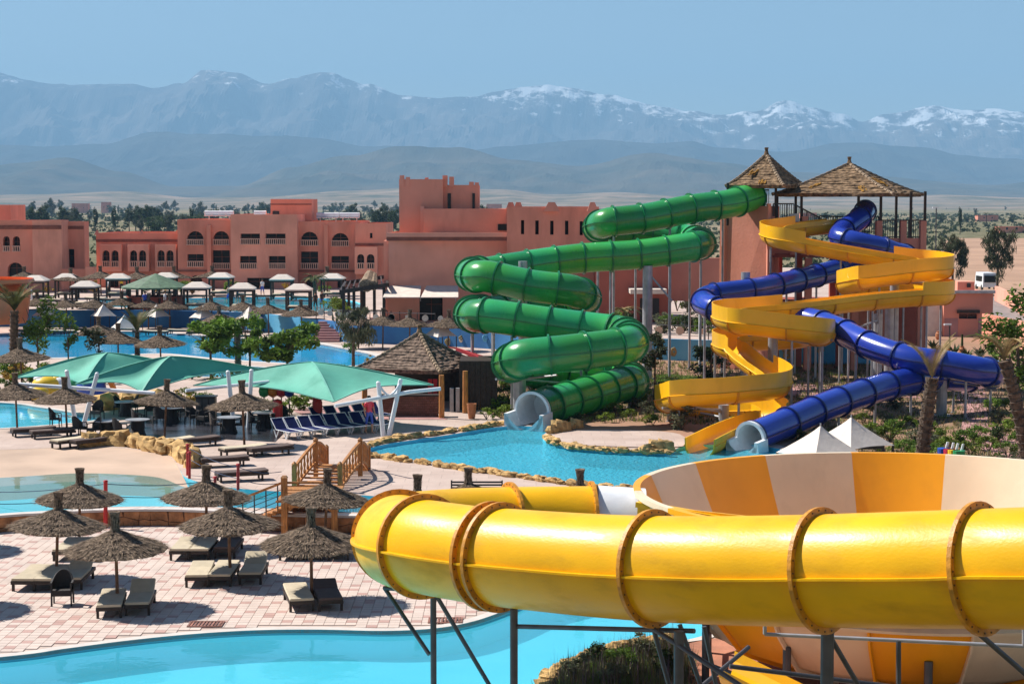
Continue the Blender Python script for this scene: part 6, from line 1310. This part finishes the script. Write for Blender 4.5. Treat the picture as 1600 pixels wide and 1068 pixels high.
for i in range(5200):                                     # scrub on the plain
    px = rg.uniform(-60, 1660); py = 336 + 90 * rg.random() ** 1.6
    if px > 1480 and py > 366: continue
    p = G(px, py, -1.4); s = rg.uniform(.35, 1.0) * (1 + (p.y - 250) / 900)
    for k in range(7): q = p + Vector((rg.gauss(0, s * .5), rg.gauss(0, s * .5), rg.uniform(.1, .8) * s)); a = rg.uniform(0, 6.3); u = Vector((math.cos(a), math.sin(a), rg.uniform(-.4, .4))) * s * .5; v = Vector((rg.uniform(-.3, .3), rg.uniform(-.3, .3), 1)) * s * .42; m.add([q - u, q - v, q + u, q + v], [(0, 1, 2, 3)], rg.randrange(3))
o = m.build('scrub', ['leaf_grey', 'leaf_olive', 'leaf_dark'], kind='stuff'); o['label'] = 'grey green scrub covering the plain behind the hotel'; o['category'] = 'scrub'
# village houses out on the plain
for i, (px0, px1, y0_, y1_, D_) in enumerate([(112,138,316,327,620),(158,172,315,325,640),(760,784,318,328,520),(1528,1560,336,346,470),(1562,1600,340,364,430),(1250,1276,331,342,520),(690,712,322,331,560),(228,248,338,349,380)]):
    D_ = min(2400, 12.4 * F / (y1_ - HZ)); y0_ = max(y0_, y1_ - 9); a, b = A(px0, y1_, D_), A(px1, y0_, D_); o = T('village_house', 'small flat-roofed red house out on the plain, %s from the left' % ORD[sorted([112,158,228,690,760,1250,1528,1562]).index(px0)], 'house', ((a.x + b.x) / 2, D_, -1.4), 'village houses'); m = MB(); m.box(((a.x + b.x) / 2, D_ + 4, (b.z - 1.4) / 2), (b.x - a.x, 8, b.z + 1.4)); m.build('wall', 'terracotta', o); m = MB(); m.box(((a.x + b.x) / 2, D_ + 4, b.z + .12), (b.x - a.x + .4, 8.3, .24)); m.build('parapet', 'terracotta_deep', o)
    for k in (0.3, .7): m = MB(); m.box((a.x + (b.x - a.x) * k, D_ - .03, b.z * .5), (.8, .1, 1.0)); m.build('window', 'shutter_dark', o)
# garden trees nearer the camera
def big_tree(name, lab, px, py, z, h, trunk, rad, n, size, mt, seed, clumps=20, cz=.6, cat='tree', droop=0.0):
    p = G(px, py, z); k = tree_kind(name, lab, h, trunk, rad, n, size, mt, seed, clumps, cz, droop=droop); k.root['category'] = cat; k.put(p, 0, lab); return k
big_tree('eucalyptus_tree', 'drooping eucalyptus left of the pump house behind the flume', 1488, 462, -.6, 9.2, .2, (2.7, 2.4, 3.6), 3000, .14, 'leaf_olive', 11, 30, .54, droop=1.0)
big_tree('eucalyptus_tree', 'drooping grey-green eucalyptus beside the parked white van', 1558, 458, -.6, 9.4, .2, (3.0, 2.6, 3.8), 3400, .14, 'leaf_olive', 12, 34, .54, droop=1.0)
big_tree('leafy_tree', 'bright green leafy tree behind the middle sail, left of two', 330, 590, ZM, 3.9, .1, (2.1, 1.5, 1.25), 2300, .15, 'leaf_mid', 13, 14, .60)
big_tree('leafy_tree', 'bright green leafy tree behind the right sail', 450, 596, ZM, 3.7, .1, (2.5, 1.5, 1.3), 2700, .15, 'leaf_mid', 14, 16, .58)
big_tree('leafy_tree', 'small leafy tree just left of the right sail top', 390, 590, ZM, 4.2, .08, (1.0, 1.0, 1.3), 900, .12, 'leaf_mid', 15, 9, .64)
big_tree('garden_tree', 'thin green tree beside the palm at the left edge', 60, 585, ZM, 5.2, .08, (1.5, 1.2, 2.2), 1300, .11, 'leaf_mid', 16, 12, .55)
big_tree('garden_tree', 'sparse tree left of the lagoon parasols', 155, 586, ZM, 3.4, .06, (1.1, 1.0, 1.2), 600, .11, 'leaf_olive', 17, 9, .6)
big_tree('garden_tree', 'slender young tree in front of the lagoon, left of its first tent', 108, 588, ZM, 4.3, .06, (.6, .6, 1.7), 420, .1, 'leaf_mid', 18, 8, .55)
big_tree('weeping_tree', 'feathery drooping tree left of the bar hut roof', 552, 575, ZM, 4.2, .12, (1.9, 1.5, 1.5), 1700, .10, 'leaf_grey', 19, 20, .62, droop=1.0)
big_tree('garden_tree', 'brown-leaved young tree right of the green slide', 1022, 628, ZM, 4.2, .07, (.85, .8, 1.2), 700, .11, 'leaf_olive', 20, 10, .66)
big_tree('garden_tree', 'green tree at the right edge below the blue slide', 1590, 690, ZM, 6.5, .12, (2.0, 1.6, 2.2), 2200, .11, 'leaf_mid', 21, 16, .68)
big_tree('garden_tree', 'round dark green bush tree behind the flume on the lawn', 1110, 600, ZM, 2.6, .1, (1.3, 1.2, .9), 1000, .11, 'leaf_dark', 22, 12, .55)
# palms
def frond(m, base, az, length, droop, rg, up=.9, mi=0, wd=.28):
    pts = []; n = 9; p = Vector(base); d = Vector((math.cos(az) * .5, math.sin(az) * .5, up)).normalized()
    for k in range(n + 1): pts.append(p.copy()); p = p + d * length / n; d = (d + Vector((math.cos(az), math.sin(az), 0)) * .10 * droop + Vector((0, 0, -.17 * droop))).normalized()
    for k in range(n): m.cyl(pts[k], pts[k + 1], .022, .018, 4, mi, cap=False)
    for k in range(1, n * 4):
        t = k / (n * 4); i = int(t * n); q = pts[i].lerp(pts[i + 1], t * n - i); tt = (pts[i + 1] - pts[i]).normalized(); sd = tt.cross(Vector((0, 0, 1)));
        if sd.length < .05: sd = Vector((math.sin(az), -math.cos(az), 0))
        sd.normalize(); L = wd * math.sin(math.pi * (.12 + .85 * t)) * 1.5
        for s in (-1, 1): e = q + (sd * s * .8 + tt * .7 + Vector((0, 0, .15))).normalized() * L; w_ = tt * .025; m.add([q - w_, q + w_, e], [(0, 1, 2)], mi)
def palm(name, lab, px, py, z, h, r, n, L, seed, droop=1.0, lean=0.0, up=.9, dry=0.2, mt='frond'):
    rg = random.Random(seed); p = G(px, py, z); root = T(name, lab, 'palm tree', p); m = MB(); K = 14
    for k in range(K): a, b = p + Vector((lean * (k / K) ** 1.5, 0, h * k / K)), p + Vector((lean * ((k + 1) / K) ** 1.5, 0, h * (k + 1) / K)); m.cyl(a - Vector((0, 0, .02)), b, r * (1.0 - .2 * k / K) * .9, r * (1.18 - .2 * k / K), 10)
    for i in range(150):
        t = rg.random(); an = rg.uniform(0, 6.28); q = p + Vector((lean * t ** 1.5 + r * 1.0 * math.cos(an), r * 1.0 * math.sin(an), h * t)); d = Vector((math.cos(an), math.sin(an), 1.1)).normalized() * r * .55; e = Vector((-math.sin(an), math.cos(an), 0)) * r * .22; m.add([q - e, q + e, q + d], [(0, 1, 2)])
    m.build('trunk', 'bark', root); top = p + Vector((lean, 0, h))
    for k in range(n):
        m = MB(); frond(m, top, 2.4 * k + rg.uniform(-.3, .3), L * rg.uniform(.8, 1.15), droop * rg.uniform(.6, 1.4), rg, up * rg.uniform(.5, 1.4), 0, .22 * L / 1.6); m.build('frond', 'frond_dry' if rg.random() < dry else mt, root)
    return root
palm('date_palm', 'stout palm with upright fronds at the left edge by the orange slide', 22, 585, ZM, 3.9, .28, 22, 2.3, 31, .7, .1, 1.3, .2)
palm('date_palm', 'young palm in front of the lagoon between parasols', 215, 577, ZM, 2.4, .17, 18, 2.0, 32, .6, 0, 1.5, .25)
palm('date_palm', 'thick-trunked pruned palm with few dry fronds right of the bowl', 1440, 738, ZM, 3.7, .27, 5, 2.2, 33, .6, .35, 2.0, 1.0)
palm('date_palm', 'leaning rough palm trunk at the right edge', 1606, 740, ZM, 4.4, .26, 7, 2.0, 34, 1.0, -1.0, 1.3, .5)
palm('fan_palm', 'dry fan palm in the shade behind the green slide', 975, 545, ZM, 2.6, .16, 16, 1.5, 35, 1.3, 0, .7, .7)
palm('fan_palm', 'small palm in front of the hotel beside the last cabana', 492, 470, ZU, 1.9, .2, 14, 1.5, 36, 1.3, 0, .7, .1, 'frond')
palm('fan_palm', 'slim palm on the plain right of the tower roof', 1541, 352, -1.4, 6.5, .3, 18, 2.0, 37, 1.3, 0, .6, .1)
palm('date_palm', 'young palm behind the right sail beside a leafy tree', 372, 582, ZM, 2.6, .2, 13, 1.4, 38, 1.0, 0, .9, .4)
# shrubs
def shrub_kind(nm, mt, rad, n, size, seed): 
    rg = random.Random(seed); root = T(nm, 'shrub', 'shrub'); m = MB()
    for k in range(6): a = rg.uniform(0, 6.28); m.cyl((0, 0, 0), (rad[0] * .6 * math.cos(a), rad[1] * .6 * math.sin(a), rad[2] * 1.2), .025, .01, 5)
    m.build('stem', 'bark', root); m = MB(); leaf_cloud(m, (0, 0, rad[2] * .95), rad, n, size, rg, clumps=11); m.build('foliage', mt, root); return kind(root)
sh = [shrub_kind('green_shrub', 'leaf_bright', (.7, .6, .45), 620, .06, 51), shrub_kind('green_shrub', 'leaf_mid', (.8, .7, .5), 680, .06, 52), shrub_kind('grey_shrub', 'leaf_grey', (.75, .65, .5), 700, .055, 53), shrub_kind('dark_shrub', 'leaf_dark', (.7, .6, .5), 600, .06, 54), shrub_kind('flowering_shrub', 'leaf_flower', (.6, .5, .5), 520, .055, 55)]
SH = [(1065,672,2,1.25),(1045,640,0,.8),(1010,650,3,.8),(985,655,0,.7),(945,660,0,.6),(900,664,3,.7),(790,652,0,.9),(778,640,1,.9),(760,655,0,.7),(795,628,1,1.0),(812,640,0,.8),(840,625,2,.9),(875,630,3,.9),(1100,600,3,1.1),(1070,605,1,.8),
 (1390,690,0,1.3),(1410,705,1,1.2),(1430,692,2,1.2),(1450,700,2,1.3),(1465,688,0,1.2),(1480,705,0,1.3),(1500,695,1,1.3),(1515,712,0,1.2),(1400,725,2,1.0),(1440,722,0,1.1),(1375,712,3,1.1),(1360,690,3,1.1),(1330,680,3,1.0),(1350,660,3,1.0),(1385,665,3,1.0),(1300,690,1,.8),(1420,668,3,1.0),(1560,690,3,1.4),(1575,715,1,1.2),(1590,735,2,1.3),(1345,700,1,1.1),(1368,682,0,1.2),(1402,676,1,1.2),(1445,675,0,1.1),(1425,712,1,1.3),(1460,716,1,1.2),(1495,722,0,1.1),(1522,690,1,1.3),(1545,705,0,1.2),(1570,680,0,1.3),(1600,700,1,1.5),(1605,670,0,1.5),(1548,640,1,1.1),(1400,640,3,1.0),(1362,640,1,.9),(870,652,1,.8),(910,648,0,.8),(935,640,3,.8),(960,648,1,.8),(990,640,2,.8),(1020,664,0,.7),(1000,630,1,.9),(1130,640,3,.8),(1170,625,1,.7),(1215,620,3,.8),(830,612,0,.8),(790,610,1,1.0),(1040,620,2,.8),(12,590,1,1.5),(38,590,4,1.5),(65,595,0,1.4),(95,592,1,1.3),(118,592,0,1.1),(140,594,1,1.2),(300,592,0,1.3),(350,596,1,1.3),(375,596,0,1.2),(500,598,1,1.2),(535,590,0,1.1),(240,640,0,1.0),(318,634,1,1.0),(390,646,1,1.0),(455,646,0,1.1),(1560,735,2,1.1),(1535,735,3,.9),(1580,650,1,1.6),(1560,660,3,1.3),(1470,735,2,.9),(1250,690,3,.7),(1290,660,3,.8),(1310,640,3,.8),
 (1420,545,2,.8),(1490,560,1,.9),(1530,562,2,1.0),(1555,566,1,1.2),(1590,560,1,1.4),(1460,552,3,.8),(1090,548,1,1.2),(1060,552,2,1.3),(1035,556,3,1.2),(1125,552,3,1.2),(1150,556,1,1.0),
 (20,600,4,1.1),(45,604,1,1.2),(5,615,1,1.1),(80,598,1,1.0),(125,600,4,.9),(210,595,0,1.3),(275,640,4,1.2),(295,640,4,1.0),(290,628,0,1.0),(170,600,1,.9),(425,648,0,1.0),(470,640,1,1.2),(405,640,0,.9),(580,570,4,.7),(610,562,1,.8),(520,590,0,.8),(420,595,1,.9),(480,600,0,.8),(620,570,0,.7),(700,565,1,.8),(740,570,3,.8),(550,552,1,.9)]
SH.sort(); kn = ['bright green', 'mid green', 'grey-green', 'dark green', 'yellow flowering']; cnt = [0] * 5; rg = random.Random(9)
SH = [(px, py, (2 if (k == 3 and i_ % 2) else (0 if k == 3 and px > 1280 and i_ % 4 == 0 else k)) if px > 1000 else k, s * (.66 if px > 1280 else 1)) for i_, (px, py, k, s) in enumerate(SH)]
for px, py, k, s in SH: sh[k].put(G(px, py, ZM), rg.uniform(0, 6), '%s garden shrub, %s of its colour counted from the left' % (kn[k], ORD[cnt[k]]), 'garden shrubs', s * rg.uniform(.9, 1.1)); cnt[k] += 1
L_ = sorted([(75,458),(128,457),(150,458),(228,457),(290,456),(360,456),(450,458),(505,458),(300,460),(250,460)])
for i, (px, py) in enumerate(L_): sh[1 if i % 2 else 4].put(G(px, py, ZU), rg.uniform(0, 6), 'shrub bed at the foot of the hotel, %s from the left' % ORD[i], 'hotel shrubs', rg.uniform(1.0, 1.5))
for i, (px, py) in enumerate(sorted([(960,512),(985,516),(1035,520),(1050,516),(1068,520),(1085,518),(1100,522),(1115,518)])): sh[(1, 3, 2)[i % 3]].put(G(px, py, ZU), i, 'shrub on the upper terrace behind the slides, %s from the left' % ORD[i], 'upper terrace shrubs', 1.5)
for i, (px, py) in enumerate(sorted([(1042,488),(1058,486),(1074,488),(1090,486),(1106,488),(1122,487)])): sh[(2, 0, 2)[i % 3]].put(G(px, py, ZU), i, 'tall hedge bush against the red annex wall, %s from the left' % ORD[i], 'annex hedge', (1.5, 1.3, 2.6))
for i, (px, py) in enumerate(sorted([(527,490),(532,496),(520,486)])): sh[0].put(G(px, py, ZU), i, 'tall bright shrub left of the pergola, %s from the left' % ORD[i], 'pergola shrubs', 1.5)
# agaves and cacti near the pump house
def agave():
    root = T('agave', 'agave', 'plant'); rg = random.Random(3)
    for k in range(16):
        a = 2.4 * k; u = rg.uniform(.5, 1.4); d = Vector((math.cos(a), math.sin(a), u)).normalized(); e = Vector((-math.sin(a), math.cos(a), 0)) * .07; L = rg.uniform(.6, .95); m = MB(); mid_ = d * L * .5 + Vector((0, 0, .05))
        m.add([(-e * .6), e * .6, mid_ + e, d * L, mid_ - e, mid_ - Vector((0, 0, .04))], [(0, 1, 2, 4), (4, 2, 3), (0, 4, 5), (1, 5, 2), (4, 3, 5), (5, 3, 2)]); m.build('leaf', 'leaf_dark', root)
    return kind(root)
ag = agave()
for i, (px, py) in enumerate(sorted([(1492,553),(1532,557),(1458,545),(1570,558),(1546,552),(1510,560)])): ag.put(G(px, py, ZM), i, 'spiky agave in the red soil below the pump house, %s from the left' % ORD[i], 'agaves', 1.15)
for i, (px, py) in enumerate(sorted([(1466,531),(1479,551),(1503,556),(1468,525)])):
    p = G(px, py, ZM); o = T('clay_jar', 'terracotta jar planter near the pump house, %s from the left' % ORD[i], 'pot', p, 'clay jars'); m = MB(); m.lathe([(.12, 0), (.24, .25), (.22, .5), (.13, .62), (.17, .68)], 12, c=p, cap=True); m.build('pot_body', 'clay_pot', o)
    if i % 2: m = MB(); m.cyl((p.x, p.y, ZM + .6), (p.x, p.y, ZM + 1.5), .09, .07, 8); m.build('cactus', 'leaf_dark', o)
# ground cover of the garden and the planted bed in front
def tufts(name, lab, region, z, n, hgt, mats, seed, wd=.012, blades=7, spread=.15):
    rg = random.Random(seed); m = MB(); P = GL(region, z); x0_, x1_ = min(p.x for p in P), max(p.x for p in P); y0_, y1_ = min(p.y for p in P), max(p.y for p in P); c = 0; lp = [(p.x, p.y) for p in P]
    while c < n:
        q = (rg.uniform(x0_, x1_), rg.uniform(y0_, y1_))
        if not inside(q, lp): continue
        c += 1; s = rg.uniform(.6, 1.4); mi = rg.randrange(len(mats))
        for k in range(blades): a = rg.uniform(0, 6.3); b = Vector((q[0] + rg.gauss(0, spread * .4), q[1] + rg.gauss(0, spread * .4), z)); t = b + Vector((math.cos(a) * spread * rg.random(), math.sin(a) * spread * rg.random(), hgt * s * rg.uniform(.6, 1.2))); e = Vector((-math.sin(a), math.cos(a), 0)) * wd; m.add([b - e, b + e, t], [(0, 1, 2)], mi)
    o = m.build(name, mats, kind='stuff'); o['label'] = lab; o['category'] = 'grass'; return o
tufts('grass', 'rough grass and weeds covering the soil round the slides', [(775,605),(770,650),(860,660),(1060,660),(1300,690),(1420,740),(1600,740),(1640,600),(1440,570),(1020,565),(800,575)], ZM + .02, 9000, .20, ['leaf_grey', 'leaf_olive', 'leaf_bright', 'frond_dry'], 61, .018, 6, .2)
tufts('grass', 'green lawn strip behind the flume below the painted wall', [(1030,585),(1120,592),(1130,600),(1020,598)], ZM + .02, 900, .12, ['leaf_bright', 'leaf_mid'], 62, .03, 6, .3)
mat('bed_soil', (0.10, 0.06, 0.04), 0.95, 0.3, 3, 0.6, 9)
bedp = [(850,1090),(876,1054),(932,1028),(1000,1013),(1056,1006),(1075,1030),(1085,1100)]
mb = MB(); mb.poly(GL(bedp, .03)); struct(mb.build('planting_bed', 'bed_soil'))
for i_, (px, py, k) in enumerate([(900,1062,2),(935,1042,3),(975,1050,1),(1010,1032,2),(1035,1055,3),(960,1075,2)]): sh[k].put(G(px, py, 0.02), i_, 'low leafy plant in the bed beside the bowl, %s of six' % ORD[i_], 'bed plants', .7)
tufts('grass', 'tall dark grass with purple seed heads in the bed beside the bowl', bedp, .03, 900, .34, ['leaf_grey', 'leaf_olive', 'leaf_mid', 'leaf_olive', 'frond_dry'], 63, .011, 8, .26)
mat('seed_purple', (0.16, 0.10, 0.13), .8, .3, 5)
tufts('seed_heads', 'purple feathery seed heads above the planted bed', bedp, .03, 330, .6, ['seed_purple'], 64, .008, 3, .18)
mb = MB(); mb.poly(GL([(1062,1004),(1130,995),(1700,980),(1900,1200),(1085,1200)], .0), z=.006); mat('red_ground', (0.42, 0.17, 0.10), .9, .2, .8, .3, 5); struct(mb.build('red_paving', 'red_ground'))
# ------------------------------------------------------------------ people
def person(label, loc, rz, shirt, trousers, h=1.72, arms='down', grp=None, hairc='hair'):
    s = h / 1.72; J = {'pel': (0, 0, .95), 'wa': (0, 0, 1.12), 'ch': (0, 0, 1.36), 'nk': (0, 0, 1.49), 'hd': (0, -.01, 1.60), 'tp': (0, 0, 1.70)}
    E = [('pel', 'wa'), ('wa', 'ch'), ('ch', 'nk'), ('nk', 'hd'), ('hd', 'tp')]; rad = {'pel': (.15, .11), 'wa': (.13, .10), 'ch': (.16, .11), 'nk': (.055, .055), 'hd': (.085, .10), 'tp': (.07, .08)}
    for sd, sg in (('l', 1), ('r', -1)):
        fw = .06 if sg > 0 else -.08
        J.update({sd + 'h': (sg * .10, 0, .88), sd + 'k': (sg * .11, -fw - .02, .50), sd + 'a': (sg * .11, -fw * 1.6 + .02, .08), sd + 't': (sg * .12, -fw * 1.6 - .13, .035), sd + 's': (sg * .19, 0, 1.41), sd + 'e': (sg * .25, .02, 1.13), sd + 'w': (sg * .25, -.08, .90), sd + 'f': (sg * .245, -.12, .80)})
        E += [('pel', sd + 'h'), (sd + 'h', sd + 'k'), (sd + 'k', sd + 'a'), (sd + 'a', sd + 't'), ('ch', sd + 's'), (sd + 's', sd + 'e'), (sd + 'e', sd + 'w'), (sd + 'w', sd + 'f')]
        rad.update({sd + 'h': (.09, .09), sd + 'k': (.06, .06), sd + 'a': (.042, .045), sd + 't': (.04, .03), sd + 's': (.06, .06), sd + 'e': (.043, .043), sd + 'w': (.03, .033), sd + 'f': (.03, .02)})
    names = list(J); me = bpy.data.meshes.new('body'); me.from_pydata([Vector(J[k]) * s for k in names], [(names.index(a), names.index(b)) for a, b in E], [])
    o = bpy.data.objects.new('body', me); C.objects.link(o); o.modifiers.new('skin', 'SKIN'); sv = me.skin_vertices[0].data
    for i, k in enumerate(names): sv[i].radius = tuple(x * s for x in rad[k]); sv[i].use_root = k == 'pel'
    ss = o.modifiers.new('sub', 'SUBSURF'); ss.levels = 1; ss.render_levels = 1
    dg = bpy.context.evaluated_depsgraph_get(); em = bpy.data.meshes.new_from_object(o.evaluated_get(dg)); em.name = 'body'; bpy.data.objects.remove(o)
    for mt_ in ('skin', shirt, trousers): em.materials.append(MATS[mt_])
    for p in em.polygons:
        z = p.center.z / s; p.use_smooth = True; ax = abs(p.center.x) / s
        p.material_index = 1 if .98 < z < 1.46 and not (ax > .2 and z < 1.2) else (2 if .45 < z <= .98 and ax < .2 else 0)
    root = T('person', label, 'person', loc, grp); root.rotation_euler = (0, 0, rz); b = bpy.data.objects.new('body', em); C.objects.link(b); b.parent = root
    m = MB(); m.lathe([(.088 * s, 1.60 * s), (.10 * s, 1.66 * s), (.075 * s, 1.735 * s), (.01, 1.75 * s)], 12, c=(0, .015, 0)); ho_ = m.build('hair', hairc, None); ho_.parent = root
    return root
person('person in red top and blue shorts standing beside the blue loungers', G(577, 677, ZM), .6, 'toy_red', 'toy_blue')
PP = [(357,474,'skin','toy_blue'),(371,473,'toy_blue','hair'),(383,470,'toy_red','hair'),(410,462,'white_plastic','toy_blue'),(493,486,'hair','hair'),(503,485,'hair','toy_blue'),(227,487,'toy_blue','hair'),(258,487,'white_plastic','hair'),(48,479,'white_plastic','white_plastic'),(170,464,'white_plastic','hair'),(190,458,'toy_yellow','hair')]
PP.sort()
for i, (px, py, a, b) in enumerate(PP): person('person standing by the hotel pool, %s from the left' % ORD[i], G(px, py, ZU), rnd.uniform(0, 6), a, b, rnd.uniform(1.6, 1.8), grp='people by the hotel pool')
# ------------------------------------------------------------------ van, lamp posts, hedge palms
p = G(1540, 452, -.6); vn = T('parked_van', 'white van parked behind the drooping eucalyptus', 'van', p)
m = MB(); m.box((p.x, p.y, p.z + 1.35), (1.9, 4.4, 1.9), taper=.9); m.build('body', 'white_paint', vn); m = MB(); m.box((p.x, p.y - 2.15, p.z + 1.5), (1.5, .2, .9)); m.build('windscreen', 'dark_glass', vn); m = MB(); m.box((p.x - .9, p.y, p.z + 1.5), (.12, 3.0, .7)); m.build('side_window', 'dark_glass', vn)
for sx in (-1, 1):
    for sy in (-1.4, 1.4): m = MB(); m.cyl((p.x + sx * .75, p.y + sy, p.z + .36), (p.x + sx * .96, p.y + sy, p.z + .36), .36, n=14); m.build('wheel', 'black_paint', vn)
for px, yb, yt, D_, lab in [(1093, 575, 484, None, 'white floodlight pole in front of the painted wall'), (1463, 372, 325, 190, 'grey lamp post at the right of the slide tower'), (1484, 551, 508, None, 'dark garden lamp with white head near the pump house')]:
    p = G(px, yb, ZM) if D_ is None else Vector((A(px, yb, D_).x, D_, -1.4)); t = A(px, yt, p.y); o = T('lamp_post', lab, 'lamp post', p); m = MB(); m.cyl(p, t, .06, n=8); m.build('pole', 'white_paint' if px == 1093 else 'steel_dark', o); m = MB(); m.box((t.x - .15, t.y, t.z + .05), (.5, .2, .12)); m.build('lamp_head', 'white_paint', o)
for k in KINDS: k.finish()
rt = random.Random(12)
for o in sc.objects:
    if o.parent is None and o.name.startswith('thatched_parasol'): o.rotation_euler.x = rt.uniform(-.045, .045); o.rotation_euler.y = rt.uniform(-.045, .045)
bpy.context.view_layer.update()
